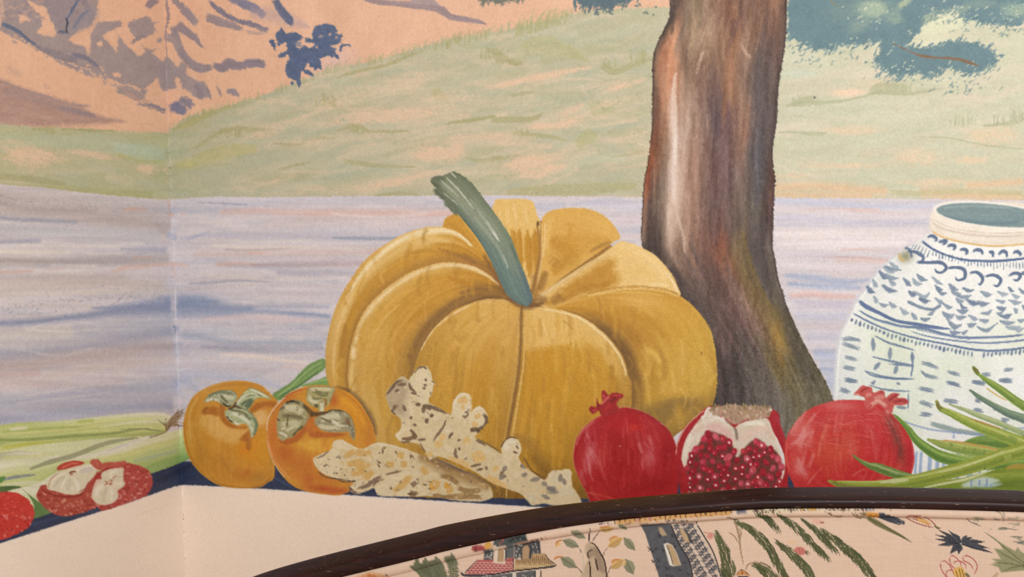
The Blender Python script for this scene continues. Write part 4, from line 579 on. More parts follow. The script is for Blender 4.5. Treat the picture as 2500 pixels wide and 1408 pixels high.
M.fill(S('G', '70,1245 200,1235 330,1215 420,1190 560,1230 640,1330 660,1500 500,1700 200,1750 40,1600'), (201, 147, 38), soft=14, rag=8, a=.55, clip=c5, var=8, vs=(8, 30))
M.fill(S('G', '60,930 280,925 480,990 600,1090 700,1230 600,1200 420,1140 330,1190 200,1212 70,1222'), (225, 184, 106), soft=6, rag=7, ragl=5, a=.7, clip=c5, var=6, vs=(6, 24))
for i in range(26):
    x = rng.uniform(70, 430); y0 = rng.uniform(940, 1010); M.stroke(S('G', f'{x},{y0} {x+10},{y0+90} {x+22},{rng.uniform(1170,1230)}'), [5, 9, 4], mixc((230, 192, 116), (222, 178, 92), rng.random()), .7, dry=.2, clip=c5)
for p, w, c, a, d in (('60,1230 200,1220 360,1200 420,1210', [16, 24, 20, 8], (200, 146, 40), .7, .4), ('330,1000 360,1020 420,1070', 6, (186, 142, 66), .6, .3), ('180,1000 220,1100 230,1170', 5, (240, 208, 140), .7, .3), ('540,1300 600,1380', [8, 14], (186, 138, 52), .5, .3), ('620,1200 690,1330', [20, 20], (222, 182, 104), .6, .4)): M.stroke(S('G', p), w, c, a, soft=.7, dry=d, clip=c5)
for i in range(40):
    x = rng.uniform(1270, 1500); y = rng.uniform(880, 1120); M.stroke([(x, y), (x - 2, y + 40), (x - 8, y + rng.uniform(60, 120))], rng.uniform(5, 14), [(206, 152, 44), (182, 134, 40), (212, 164, 62), (172, 126, 40)][rng.integers(4)], .45, dry=.35, clip=c5)
M.loft(e6, sm, [[G5, (206, 162, 82), (214, 170, 90), G5], [(216, 176, 104), G2, (216, 172, 92), (196, 150, 76)], [G2, (214, 170, 86), (214, 168, 84), (200, 154, 70)], [(206, 160, 72), (214, 168, 82), (204, 156, 66), (196, 150, 66)], [(190, 146, 60), (204, 156, 62), (200, 150, 50), (192, 146, 62)], [(178, 134, 52), (200, 152, 56), (196, 144, 42), (190, 144, 56)], [(176, 136, 56), (196, 150, 52), (192, 142, 42), (184, 138, 54)], [(170, 130, 52), (186, 140, 46), (184, 136, 42), (170, 128, 48)], [(150, 112, 44), (166, 122, 40), (164, 120, 40), (150, 112, 42)], [(130, 96, 38), (140, 102, 36), (140, 102, 36), (130, 96, 38)]], pk + '/rib#6', streak=8, fs=22, ft=3)
c6 = pk + '/rib#6'
for p, w, c, a, d in (('880,1180 1000,1085 1150,1010 1300,985', [4, 6, 6, 3], (238, 210, 152), .85, .25), ('1040,1270 1100,1230 1120,1200', [20, 26, 10], (188, 142, 60), .6, .3), ('1200,1080 1260,1060', [20, 14], (224, 182, 104), .6, .35), ('1180,1130 1220,1110', 12, (188, 144, 70), .5, .4), ('780,1340 830,1250 890,1170', [4, 5, 3], (240, 216, 164), .8, .2), ('1090,1000 1250,1010 1400,1060 1460,1120', [14, 26, 30, 12], (220, 178, 96), .5, .4), ('1290,1280 1340,1400', [30, 36], (206, 160, 74), .4, .4)): M.stroke(S('F', p), w, c, a, soft=.7, dry=d, clip=c6)
for i in range(46):
    x = rng.uniform(1020, 1250); y = rng.uniform(820, 1100); M.stroke([(x, y), (x - 6, y + 40), (x - 8, y + rng.uniform(60, 120))], rng.uniform(5, 16), [(206, 156, 56), (186, 138, 44), (212, 166, 76), (178, 132, 46)][rng.integers(4)], .4, dry=.35, clip=c6)
M.loft(e7, e6, [[G5, G5, G6, G5], [(220, 182, 112), G4, (170, 124, 52), G6], [G1, G3, G3, (140, 102, 54)], [G1, (206, 156, 62), G3, (140, 104, 54)], [G1, (206, 158, 64), (206, 156, 66), (146, 108, 56)], [G2, G2, (202, 154, 64), (146, 110, 56)], [(206, 164, 92), (206, 162, 76), (196, 150, 60), (160, 120, 56)], [(196, 156, 82), (208, 168, 88), (196, 152, 62), (176, 134, 56)], [(184, 146, 74), (204, 162, 82), (194, 150, 62), (182, 140, 56)], [(150, 116, 60), (180, 142, 68), (182, 140, 58), (170, 128, 50)], [(130, 98, 48), (150, 112, 46), (150, 110, 42), (140, 104, 42)]], pk + '/rib#7', streak=9, fs=20, ft=3)
c7 = pk + '/rib#7'
for p, w, c, a, d in (('1360,870 1200,765 1040,725 900,735 740,790 580,890 450,1010 360,1150 310,1290 300,1408', [5, 10, 10, 8, 9, 7, 9, 12, 13, 13], (238, 214, 164), .95, .05), ('960,800 1060,840 1180,870', [6, 12, 8], (188, 132, 40), .8, .3), ('1000,760 1100,770 1260,850', [5, 9, 4], (196, 144, 50), .6, .3), ('700,1130 800,1060 900,1010', [10, 22, 10], (190, 136, 44), .6, .35), ('460,1210 540,1090 640,1000', [4, 8, 4], (230, 194, 116), .6, .3), ('520,1040 640,940 780,880', [6, 10, 6], (222, 180, 94), .5, .35), ('690,1400 760,1260 850,1130 960,1040 1080,960 1250,930', [18, 20, 18, 16, 14, 8], (136, 100, 54), .7, .25), ('1050,930 1180,895 1300,905', [8, 14, 8], (130, 94, 52), .6, .35)): M.stroke(S('F', p), w, c, a, soft=.8, dry=d, clip=[c7])
M.stroke(S('P', '862,880 858,930 870,1000 890,1050'), [8, 10, 8, 4], (228, 196, 126), .75, dry=.25, clip=c7); M.stroke(S('P', '930,900 940,980 960,1040'), [10, 16, 8], (208, 166, 84), .5, dry=.4, clip=c7)
M.loft(e8, e7, [[G3, G4, G5, G5], [(206, 158, 76), G3, G4, (160, 112, 54)], [(216, 172, 92), (226, 190, 118), G3, (172, 124, 54)], [G2, (222, 184, 110), G3, (176, 130, 54)], [G2, G1, (196, 146, 54), (172, 126, 54)], [(214, 172, 92), (226, 190, 122), (194, 144, 52), (170, 124, 52)], [(206, 164, 86), (220, 182, 112), (196, 148, 58), (166, 122, 54)], [(196, 154, 74), (206, 162, 78), (196, 148, 60), (156, 116, 54)], [(188, 146, 66), (200, 154, 68), (192, 146, 64), (160, 122, 58)], [(180, 140, 64), (196, 152, 68), (186, 142, 62), (160, 124, 62)], [(150, 114, 58), (160, 122, 58), (150, 114, 54), (130, 98, 50)]], pk + '/rib#8', streak=7, fs=16, ft=3)
c8 = pk + '/rib#8'
for p, w, c, a, d in (('1160,600 1080,520 980,480 870,478 740,505 600,570 470,670 360,790 280,920', [6, 12, 17, 20, 19, 17, 15, 13, 5], (240, 220, 174), .97, .02), ('900,600 1000,640 1100,670 1200,720', [4, 12, 12, 8], (140, 98, 50), .7, .35), ('700,640 850,620 1000,660', [6, 12, 6], (184, 134, 46), .6, .3), ('620,720 480,850 380,990', [8, 14, 10], (186, 138, 50), .5, .3), ('300,960 240,1100 210,1250', [6, 10, 8], (226, 190, 120), .6, .3), ('250,1130 230,1260 225,1400', [14, 20, 18], (172, 124, 48), .7, .25), ('1080,640 1220,720 1300,790', [6, 14, 10], G5, .7, .3)): M.stroke(S('F', p), w, c, a, soft=.8, dry=d, clip=c8)
M.ID[(M.ID == M.gid(c8)) & (M.Y > 1040)] = M.gid(c7)
for k_, n_ in ((c5, 60), (c6, 60), (c7, 60), (c4, 60), (c8, 30)):
    yy, xx = np.nonzero(M.ID == M.gid(k_)); 
    for i in range(n_):
        j = rng.integers(len(yy)); x = M.xs[xx[j]]; y = M.ys[yy[j]]; dx = (x - 1275) * .05; L_ = rng.uniform(30, 90)
        if y < 1090: M.stroke([(x, y - L_ / 2), (x + dx, y), (x + dx * .6, y + L_ / 2)], rng.uniform(4, 15), [(222, 180, 92), (178, 130, 44), (208, 160, 60), (196, 146, 48), (168, 122, 46)][rng.integers(5)], rng.uniform(.2, .5), soft=.7, dry=.45, clip=k_)
# hollow round the stem, seams and dark rims
for p, w, c, a in (('1230,640 1300,760 1390,900 1480,990', [8, 16, 22, 14], (128, 88, 48), .75), ('1400,960 1480,1005 1560,1020 1680,990', [10, 14, 18, 8], (112, 78, 42), .85), ('1580,960 1620,970 1700,970', [20, 26, 14], (130, 90, 44), .7), ('1590,780 1600,880 1600,960', [14, 20, 20], (140, 96, 44), .6)): M.stroke(S('F', p), w, c, a, soft=.9, dry=.2, clip=pk)
M.stroke(sm + (-3, 0), [6, 9, 7, 8, 9, 9, 6, 3], (134, 98, 50), .9, soft=.7, dry=.2, clip=pk); M.stroke(sm[1:] + (6, 6), [3, 5, 5, 5, 3], (224, 190, 120), .75, dry=.3, clip=pk); M.stroke(sm[1:] - (11, 0), [3, 4, 4, 2], (206, 168, 96), .5, dry=.4, clip=pk)
M.stroke(e5b[1:] + (3, -2), [3, 5, 6, 9, 12, 14, 14, 10], (132, 96, 46), .6, soft=.9, dry=.25, clip=c4); M.stroke(e5b[:6] + (-4, 3), [3, 4, 5, 5, 4], (240, 220, 172), .8, dry=.3, clip=c5)
M.stroke(e4[1:6] + (0, 2), 4, (236, 208, 146), .6, dry=.3, clip=c4); M.stroke(e4[1:6] + (0, -4), 5, (176, 128, 48), .6, dry=.3, clip=c3)
M.stroke(S('P', '1300,1110 1340,1160 1400,1200'), [20, 40, 40], (124, 90, 36), .6, soft=.9, clip=pk); M.stroke(S('P', '1250,1060 1300,1090 1330,1140'), [20, 40, 30], (150, 110, 44), .5, soft=.9, clip=pk)
M.stroke(S('J', '1430,300 1560,350 1680,470 1760,600 1800,740'), [8, 16, 20, 18, 10], (110, 84, 56), .8, soft=.9, dry=.15, clip=pk)
# stem
stA = S('F', '855,125 880,150 940,215 1010,300 1090,400 1170,500 1250,620 1310,740 1360,850 1405,935 1470,990 1530,1015'); stB = S('F', '1020,55 1080,85 1150,140 1220,230 1290,320 1360,420 1430,530 1490,690 1530,790 1565,890 1585,970 1550,1018')
SG = (124, 136, 112); SG2 = (106, 128, 122); 
M.loft(stA, stB, [[(88, 96, 72), (122, 128, 104), (112, 122, 96), (98, 110, 84)], [(110, 122, 98), (142, 148, 124), (120, 130, 106), (104, 116, 92)], [(96, 114, 98), (140, 148, 128), (128, 138, 114), (112, 124, 100)], [(92, 112, 102), (128, 142, 124), (138, 146, 124), (118, 130, 106)], [(94, 116, 112), (112, 132, 120), (126, 140, 120), (116, 130, 110)], [(98, 122, 118), (104, 128, 120), (120, 136, 122), (110, 128, 114)], [(96, 120, 116), (106, 130, 122), (104, 128, 122), (96, 118, 118)], [(92, 112, 108), (104, 126, 120), (98, 122, 124), (88, 108, 112)]], pk + '/stem', streak=11, fs=16, ft=2)
M.dabs('F', '868,205 900,200 960,240 1030,310|945,290 975,285 1020,320 1060,370|855,120 900,110 960,110', [12, 16, 18, 12], (104, 114, 92), 1, id=pk + '/stem', dry=.08)
for p, w, c, a in (('960,90 1060,190 1170,330', [3, 5, 3], (196, 200, 178), .85), ('1000,60 1040,100', 4, (206, 206, 186), .8), ('920,110 1000,180 1060,240', [3, 5, 2], (180, 188, 164), .8), ('1250,400 1300,480 1350,560', [4, 8, 4], (216, 220, 206), .9), ('1130,240 1220,360 1310,500', [6, 12, 6], (164, 172, 150), .7), ('940,200 1060,300', [3, 2], (206, 208, 190), .8), ('1160,370 1250,480 1340,600 1390,720', [6, 10, 10, 4], (158, 166, 146), .6), ('1370,640 1400,720 1410,760', [3, 5, 2], (200, 206, 192), .7), ('1040,340 1140,460 1250,640 1340,820', [5, 8, 8, 6], (78, 102, 96), .6), ('880,180 960,250', 4, (76, 84, 62), .7), ('860,130 920,170', 4, (74, 82, 60), .8), ('1480,720 1540,860 1570,970', [6, 10, 8], (96, 112, 120), .7), ('1420,560 1480,700', 5, (88, 102, 88), .6)): M.stroke(S('F', p), w, c, a, soft=.6, dry=.25, clip=pk + '/stem')
# --- spring onions on the left wall
def stalk(n, label, top, bot, tab, sh='I'):
    k = f'painted_spring_onion#{n}'; thing(k, label, 'spring onion'); M.loft(S(sh, top), S(sh, bot), tab, k + '/stalk', streak=9, fs=14, ft=3); return k
YG = (206, 208, 140); PGn = (212, 216, 172); DG = (150, 164, 100); WH = (226, 222, 200); MG = (184, 196, 126); GG = (160, 164, 124)
M.fill(S('I', '-900,560 0,440 400,420 800,400 1180,365 1000,420 700,520 400,640 0,760 -900,900'), PGn, 'painted_spring_onion#2/stalk', smooth=False, var=8, vs=(60, 6))
k3 = stalk(3, 'palest spring onion stalk painted lowest beside the lychees', '-2300,1320 -900,860 0,640 230,670 420,610 700,560 800,560 900,590', '-2300,1340 -900,1130 0,985 230,985 350,930 450,800 700,700 900,690', [[WH, PGn, MG, DG], [PGn, PGn, WH, MG], [WH, PGn, WH, (96, 126, 74)], [PGn, WH, PGn, MG], [WH, PGn, MG, MG]])
k2 = stalk(2, 'spring onion stalk with white edge painted touching the amber persimmon', '-2300,1080 -900,700 0,520 250,520 500,545 800,500 1050,410 1200,375 1330,345 1400,340', '-2300,1100 -900,960 0,790 250,740 450,640 700,680 900,690 1080,662 1220,615 1360,560', [[DG, PGn, WH, PGn], [MG, PGn, WH, WH], [GG, PGn, YG, PGn], [(150, 150, 118), WH, PGn, YG], [(170, 172, 130), WH, YG, MG], [WH, PGn, (196, 204, 142), MG], [WH, YG, MG, (160, 182, 112)], [PGn, (196, 206, 150), (176, 194, 130), (132, 166, 96)]])
for p, w, c, a in (('200,640 350,585 520,540 700,470 850,430 1000,410', [6, 12, 12, 12, 9, 3], (142, 144, 112), .75), ('560,560 720,520 900,460 1080,400', [4, 9, 8, 5], WH, .9), ('0,715 120,690 260,675', [6, 9, 3], (120, 130, 150), .75), ('950,580 1100,545 1280,500', [8, 10, 6], (164, 180, 160), .6), ('1000,640 1150,590 1330,530', [5, 10, 8], (140, 172, 100), .7), ('700,570 850,540 1000,530', [6, 10, 6], YG, .7), ('0,560 200,545 400,530', 8, YG, .6), ('0,760 200,735 330,740', 12, WH, .6)): M.stroke(S('I', p), w, c, a, dry=.25, clip=[k2, k3])
k1 = stalk(1, 'yellow green spring onion with brown roots painted against the lake', '-2300,840 -900,480 0,322 300,300 500,285 700,262 950,237 1120,230 1200,245 1235,268', '-2300,860 -900,680 0,510 200,470 400,445 600,425 800,408 1000,400 1120,385 1190,370', [[PGn, YG, DG, MG], [PGn, MG, DG, YG], [YG, PGn, (146, 160, 100), PGn], [WH, MG, DG, YG], [YG, MG, (150, 168, 96), PGn], [MG, YG, MG, YG], [PGn, YG, (196, 204, 130), MG], [WH, PGn, YG, (170, 178, 110)]])
for p, w, c, a in (('-50,425 200,425 500,400 800,380 1000,350 1170,365', [6, 8, 9, 7, 5, 3], (140, 154, 92), .8), ('0,485 200,455 400,440', [8, 9, 4], (186, 186, 80), .7), ('0,370 300,345 600,330', [6, 9, 5], (166, 182, 104), .7), ('850,355 1000,345 1150,360', [2, 3, 3], (130, 146, 110), .7), ('60,350 200,340', 8, WH, .7), ('500,310 800,285 1100,280', [5, 8, 5], (216, 220, 150), .7), ('700,340 950,300 1150,295', [3, 5, 3], (226, 226, 190), .7), ('600,365 800,350', 5, (212, 216, 150), .6), ('540,300 680,285', 9, (176, 188, 100), .6)): M.stroke(S('I', p), w, c, a, dry=.25, clip=k1)
M.stroke(S('I', '1060,412 1130,390 1190,368'), 4, (140, 124, 96), .8)
for i in range(26):
    y0 = rng.uniform(310, 365); x1 = rng.uniform(1270, 1345); y1 = rng.uniform(185, 340)
    M.stroke(S('I', f'{rng.uniform(1180,1200)},{y0} {(1190+x1)/2},{(y0+y1)/2-rng.uniform(5,30)} {x1},{y1}'), [3.5, 3, 1], [(134, 112, 92), (112, 90, 72), (166, 142, 112), (150, 134, 100)][rng.integers(4)], .9, id=k1 + '/roots')
M.dabs('I', '1190,365 1180,310 1190,260|1190,330 1150,300 1125,280|1195,350 1240,260', [3, 2, 1], (110, 96, 72), .9, id=k1 + '/roots')
M.fill(S('I', '230,985 240,900 200,820 160,780 220,830 290,880 370,935 330,960'), (96, 128, 74), 'painted_leaf', var=7); thing('painted_leaf', 'dark green leaf painted behind the whole red lychee', 'leaf')
M.fill(S('I', '-300,820 -100,780 0,760 100,755 150,768 60,790 -60,860'), (82, 108, 62), 'painted_leaf', var=6); M.fill(S('I', '-60,700 0,690 35,690 10,730 -60,745'), (96, 140, 76), 'painted_leaf')
# --- persimmons
def persimmon(n, label, outline, sh):
    k = f'painted_persimmon#{n}'; thing(k, label, 'persimmon'); M.fill(S(sh, outline), (206, 145, 52), k + '/fruit', var=6, vs=(26, 20)); return k
p1 = persimmon(1, 'amber persimmon with pale green calyx painted beside the spring onion roots', '100,680 108,580 150,450 220,360 330,298 450,262 600,248 720,265 800,300 870,365 930,430 915,560 900,800 905,1080 840,1150 760,1190 600,1196 450,1180 340,1130 230,1040 160,940 115,820', 'J')
f = p1 + '/fruit'
for x, y, rx, ry, an, c, a in ((500, 780, 60, 90, 10, (196, 134, 44), .7), (360, 300, 200, 60, -10, (214, 164, 84), .7), (230, 640, 70, 160, 10, (202, 148, 62), .7), (470, 690, 160, 80, 15, (226, 180, 104), .9), (350, 610, 90, 70, 20, (224, 178, 100), .8), (700, 850, 150, 150, 0, (214, 140, 28), .8), (820, 800, 60, 170, 5, (212, 148, 40), .8), (640, 860, 60, 40, 0, (216, 130, 30), .7), (450, 1000, 180, 120, 0, (190, 130, 46), .7), (650, 1080, 140, 60, 0, (184, 112, 40), .7), (780, 1100, 120, 60, -20, (176, 126, 50), .7), (260, 880, 60, 160, -12, (186, 130, 48), .7), (780, 590, 70, 60, 0, (226, 180, 116), .9), (800, 480, 90, 40, -12, (196, 122, 58), .9), (170, 760, 30, 160, -3, (210, 160, 70), .6), (880, 900, 20, 160, 5, (170, 122, 50), .6)):
    q = S('J', f'{x},{y}')[0]; M.blob(q[0], q[1], rx * .277, ry * .277, an, c, a, clip=f, k=1.3)
for p, w, c, a in (('300,330 450,290 600,280 740,300 840,370', [4, 9, 9, 8, 4], (192, 132, 50), .7), ('240,380 170,500 150,640 160,780', [5, 7, 6, 4], (222, 176, 100), .6), ('110,600 120,760 180,940 300,1090', [4, 4, 5, 4], (176, 112, 40), .7), ('250,420 190,560 200,760', [5, 8, 6], (188, 130, 46), .5), ('420,870 460,980 560,1080', [8, 12, 8], (178, 120, 44), .5), ('740,900 820,1000 800,1090', [8, 10, 8], (196, 140, 40), .6), ('560,1190 700,1190 800,1160 890,1090', 4, (160, 104, 40), .7), ('640,1060 700,1040', 10, (188, 96, 40), .5), ('330,1090 430,1160 560,1185', 6, (170, 118, 44), .6)): M.stroke(S('J', p), w, c, a, soft=.8, dry=.3, clip=f)
M.fill(S('J', '275,560 340,545 425,560 470,640 560,675 650,655 685,690 600,775 520,800 400,755 330,700 280,630'), (223, 175, 99), soft=9, rag=5, a=.85, clip=f, var=6)
M.fill(S('J', '720,540 770,505 825,510 840,560 820,610 770,640 750,600'), (224, 180, 116), soft=6, rag=3, a=.85, clip=f)
SHO = (176, 108, 42)
for p in ('270,505 320,478 430,490 425,560 340,545 275,545', '420,450 470,480 470,560 520,620 580,650 650,650 650,672 560,670 490,650 440,600 425,540', '690,500 740,450 820,430 920,435 905,480 830,470 760,500 720,530', '600,765 660,700 690,680 705,760 690,860 655,840 650,790'): M.fill(S('J', p), SHO, clip=f, var=6, soft=3)
M.stroke(S('J', '275,540 290,500 330,485'), 5, (120, 76, 34), .6, clip=f)
def leaf(k, sh, p, c, strokes):
    M.fill(S(sh, p), c, k, var=8, vs=(8, 8), soft=1.5, rag=1)
    for q, w, cc in strokes: M.stroke(S(sh, q), np.atleast_1d(w) * 1.25, mixc(cc, (240, 236, 212), .38) if sum(cc) >= sum(c) else mixc(cc, (56, 50, 36), .25), .95, dry=.12, clip=k)
    yy, xx = np.nonzero(M.ID == M.gid(k))
    for i in range(22):
        j = rng.integers(len(yy)); x = M.xs[xx[j]]; y = M.ys[yy[j]]; th = rng.normal(.8, .5)
        M.stroke([(x, y), (x + 5 * math.cos(th), y + 5 * math.sin(th)), (x + 10 * math.cos(th), y + 9 * math.sin(th))], rng.uniform(2, 4.5), [mixc(c, (240, 236, 214), .55), mixc(c, (64, 58, 40), .5), mixc(c, (120, 140, 96), .4)][rng.integers(3)], .55, dry=.2, clip=k)
    Q_ = crom(S(sh, p), 6, True); M.stroke(Q_[: len(Q_) // 2], 2.2, (92, 84, 60), .35, dry=.4, smooth=False)
cx = p1
LG = (168, 170, 128); LP = (202, 204, 174); LD = (112, 116, 84); LK = (70, 60, 50); LT2 = (150, 164, 128)
leaf(cx + '/calyx_leaf#1', 'J', '288,440 310,390 360,355 440,335 520,332 568,365 578,400 550,440 510,482 460,470 420,440 360,425', (172, 174, 138), [('300,430 360,410 430,440', 4, (226, 222, 200)), ('310,395 400,350 500,345', 4, (136, 150, 122)), ('450,380 520,400 560,390', 8, (190, 188, 150)), ('380,360 450,350 540,370', 6, LT2), ('440,440 490,480 530,470', 6, (84, 74, 60)), ('420,370 470,420 500,450', 5, (140, 138, 104)), ('500,350 560,380', 5, (150, 154, 120))])
leaf(cx + '/calyx_leaf#2', 'J', '540,470 590,410 640,350 690,312 740,325 810,358 885,408 810,398 750,405 710,450 670,515 640,510 600,480', (176, 186, 140), [('560,460 620,400 690,370 780,385', 5, LP), ('600,470 660,430 720,410', 6, (120, 138, 106)), ('640,500 690,450 740,420', 10, (108, 132, 104)), ('690,320 760,350 860,400', 4, (216, 214, 182)), ('560,440 620,370 680,330', 4, (196, 194, 120)), ('530,470 570,430', 7, LK), ('640,400 700,375 800,380', 2, (120, 112, 80))])
leaf(cx + '/calyx_leaf#3', 'J', '470,520 530,490 610,488 680,515 730,565 758,630 745,700 705,752 690,700 665,640 620,625 570,640 520,610 480,570', (178, 184, 142), [('520,530 600,560 660,600 700,640', 8, LP), ('540,600 590,635 640,620', 4, (222, 214, 190)), ('700,560 745,620 735,690 710,740', 6, (134, 158, 120)), ('560,490 660,500 720,560', 5, (150, 156, 116)), ('480,560 500,600 540,620', 6, (74, 54, 40)), ('690,640 715,700 705,745', 3, (206, 212, 184)), ('640,540 700,600', 5, (150, 164, 120)), ('510,510 600,520 680,560', 4, (140, 130, 96))])
M.stroke(S('J', '490,480 520,495 560,470 620,500'), [5, 8, 7, 4], (78, 66, 54), .85, soft=.6)
p2 = persimmon(2, 'orange persimmon with olive calyx painted behind the lower ginger root', '830,720 838,610 880,510 950,430 1050,350 1180,298 1320,286 1440,302 1560,352 1650,430 1720,540 1770,640 1795,760 1790,900 1740,1040 1650,1160 1500,1252 1350,1250 1180,1222 1060,1170 960,1070 880,930 840,820', 'J')
f = p2 + '/fruit'
for x, y, rx, ry, an, c, a in ((900, 700, 70, 260, 8, (200, 112, 48), .85), (1000, 400, 120, 60, -35, (196, 108, 48), .8), (1300, 820, 220, 90, 5, (216, 158, 54), .9), (1250, 810, 120, 50, 5, (226, 176, 76), .7), (1600, 560, 110, 200, -15, (218, 146, 38), .95), (1540, 450, 90, 70, 30, (224, 156, 44), .8), (1430, 420, 40, 60, 0, (190, 96, 44), .9), (1130, 980, 200, 110, 15, (190, 106, 42), .7), (1000, 880, 90, 90, 0, (188, 92, 40), .7), (1350, 1100, 220, 80, 5, (194, 114, 44), .7), (1330, 1200, 180, 40, 5, (180, 76, 38), .8), (1200, 1120, 60, 60, 0, (178, 74, 40), .5), (1460, 1220, 120, 30, 0, (186, 84, 44), .7), (1740, 760, 40, 120, 0, (200, 126, 50), .8), (1100, 1080, 120, 60, 30, (202, 124, 50), .6)):
    q = S('J', f'{x},{y}')[0]; M.blob(q[0], q[1], rx * .277, ry * .277, an, c, a, clip=f, k=1.3)
for p, w, c, a in (('860,560 940,450 1060,370 1200,310', 5, (214, 136, 70), .7), ('840,640 850,800 930,980 1060,1130', 5, (222, 152, 96), .7), ('960,430 1080,350 1240,310', 3, (170, 76, 36), .6), ('1110,790 1200,840 1350,850 1450,800', [6, 12, 12, 6], (224, 172, 66), .7), ('1500,400 1620,500 1700,640', [8, 14, 8], (228, 164, 52), .6), ('1460,330 1600,420 1720,580 1780,760', 4, (196, 116, 44), .7), ('900,900 1000,1040 1160,1140', 8, (204, 128, 56), .5)): M.stroke(S('J', p), w, c, a, soft=.8, dry=.3, clip=f)
M.stroke(S('J', '838,700 845,600 885,515 950,440 1010,385'), 3, (232, 210, 190), .8, dry=.2); M.stroke(S('J', '838,760 870,900 930,1020 1010,1110'), 2.5, (222, 190, 160), .7, dry=.3)
M.fill(S('J', '940,770 1060,745 1130,690 1190,590 1245,580 1300,690 1450,705 1545,722 1440,745 1330,750 1260,755 1210,735 1190,700 1120,775 1050,805 990,810'), (182, 102, 44), clip=f, soft=3, var=6)
M.fill(S('J', '1200,600 1245,580 1290,680 1230,700 1190,660'), (196, 116, 46), clip=f, soft=4)
cx = p2
leaf(cx + '/calyx_leaf#1', 'J', '1185,400 1195,330 1215,305 1300,300 1430,308 1420,370 1390,440 1345,500 1335,530 1300,525 1280,490 1230,470 1190,430', (172, 164, 112), [('1210,330 1300,320 1420,330', 8, (184, 172, 118)), ('1200,380 1240,430 1300,440', 8, (190, 184, 140)), ('1320,430 1325,480 1320,525', 8, (204, 200, 160)), ('1260,340 1330,370 1390,360', 8, (150, 148, 96)), ('1270,450 1275,490', 8, (112, 104, 66)), ('1340,400 1360,440 1340,490', 5, (190, 140, 70)), ('1230,400 1280,410 1330,400', 4, (154, 156, 110))])
leaf(cx + '/calyx_leaf#2', 'J', '930,570 960,490 1000,440 1090,418 1160,445 1210,560 1185,620 1150,670 1105,700 1070,745 1010,760 975,778 935,735 925,650', (164, 156, 112), [('1000,450 1060,430 1140,450', 5, (110, 98, 70)), ('980,500 1080,490 1160,540', 14, (188, 178, 132)), ('960,560 1050,560 1170,580', 8, (150, 140, 98)), ('950,640 1050,620 1150,620', 10, (172, 166, 118)), ('1000,700 1060,660 1130,640', 6, (196, 188, 146)), ('1060,740 1100,700 1160,640', 5, (112, 104, 68)), ('940,700 990,720 1020,750', 5, (202, 190, 160)), ('1005,445 1030,432 1080,430', 3, (40, 32, 28)), ('935,600 945,585', 5, (50, 38, 30)), ('940,500 1000,480', 6, (140, 124, 96)), ('960,680 1010,660', 5, (190, 180, 136)), ('1030,540 1020,600 1010,660', 3, (124, 114, 78))])
leaf(cx + '/calyx_leaf#3', 'J', '1260,590 1320,545 1400,508 1490,508 1560,545 1600,620 1615,700 1610,775 1575,740 1550,700 1450,705 1340,692 1275,645', (160, 150, 116), [('1300,600 1400,560 1500,570', 12, (190, 182, 142)), ('1280,640 1380,660 1500,660', 9, (186, 176, 132)), ('1340,530 1420,500 1520,520', 6, (96, 82, 60)), ('1330,540 1400,505', 5, (52, 42, 34)), ('1400,600 1480,640', 7, (208, 200, 164)), ('1530,600 1590,680 1600,760', 6, (150, 142, 110)), ('1540,570 1560,640', 8, (160, 120, 80)), ('1450,640 1560,650', 4, (206, 196, 160)), ('1300,570 1420,620', 4, (140, 128, 96)), ('1475,605 1485,612', 5, (240, 236, 214))])
M.stroke(S('J', '1150,450 1200,500 1240,540 1300,540 1360,520'), [5, 12, 14, 10, 4], (80, 64, 42), .9, soft=.6); M.stroke(S('J', '1220,530 1240,570'), 10, (90, 70, 44), .9, soft=.7)
# --- ginger roots
def ginger(n, label, outline, shade, knobs):
    k = f'painted_ginger#{n}'; thing(k, label, 'ginger root'); M.fill(S('K', outline), (217, 199, 158), k + '/root', var=9, vs=(9, 9), soft=1.5, rag=1.2, n=4)
    for i, p in enumerate(knobs): M.fill(S('K', p), (224, 208, 170), k + f'/knob#{i}', clip=k, var=8, vs=(8, 8))
    return k
g2 = ginger(2, 'lower ginger root with ochre patches painted lying flat on the ledge', '68,695 110,668 190,632 198,585 250,568 310,600 385,630 480,592 560,600 660,628 750,660 850,690 950,720 1050,770 1160,830 1230,885 1242,945 1200,965 1150,975 1000,968 850,942 650,942 500,935 468,890 420,905 345,926 302,885 330,855 240,830 130,790 80,740', 0, ['68,695 110,668 190,632 240,650 250,740 230,825 130,790 80,740', '300,885 340,850 430,800 510,800 480,850 400,905 340,926', '198,590 250,568 310,600 380,632 300,640 220,630', '470,895 560,820 690,790 760,850 800,930 650,942 500,935'])
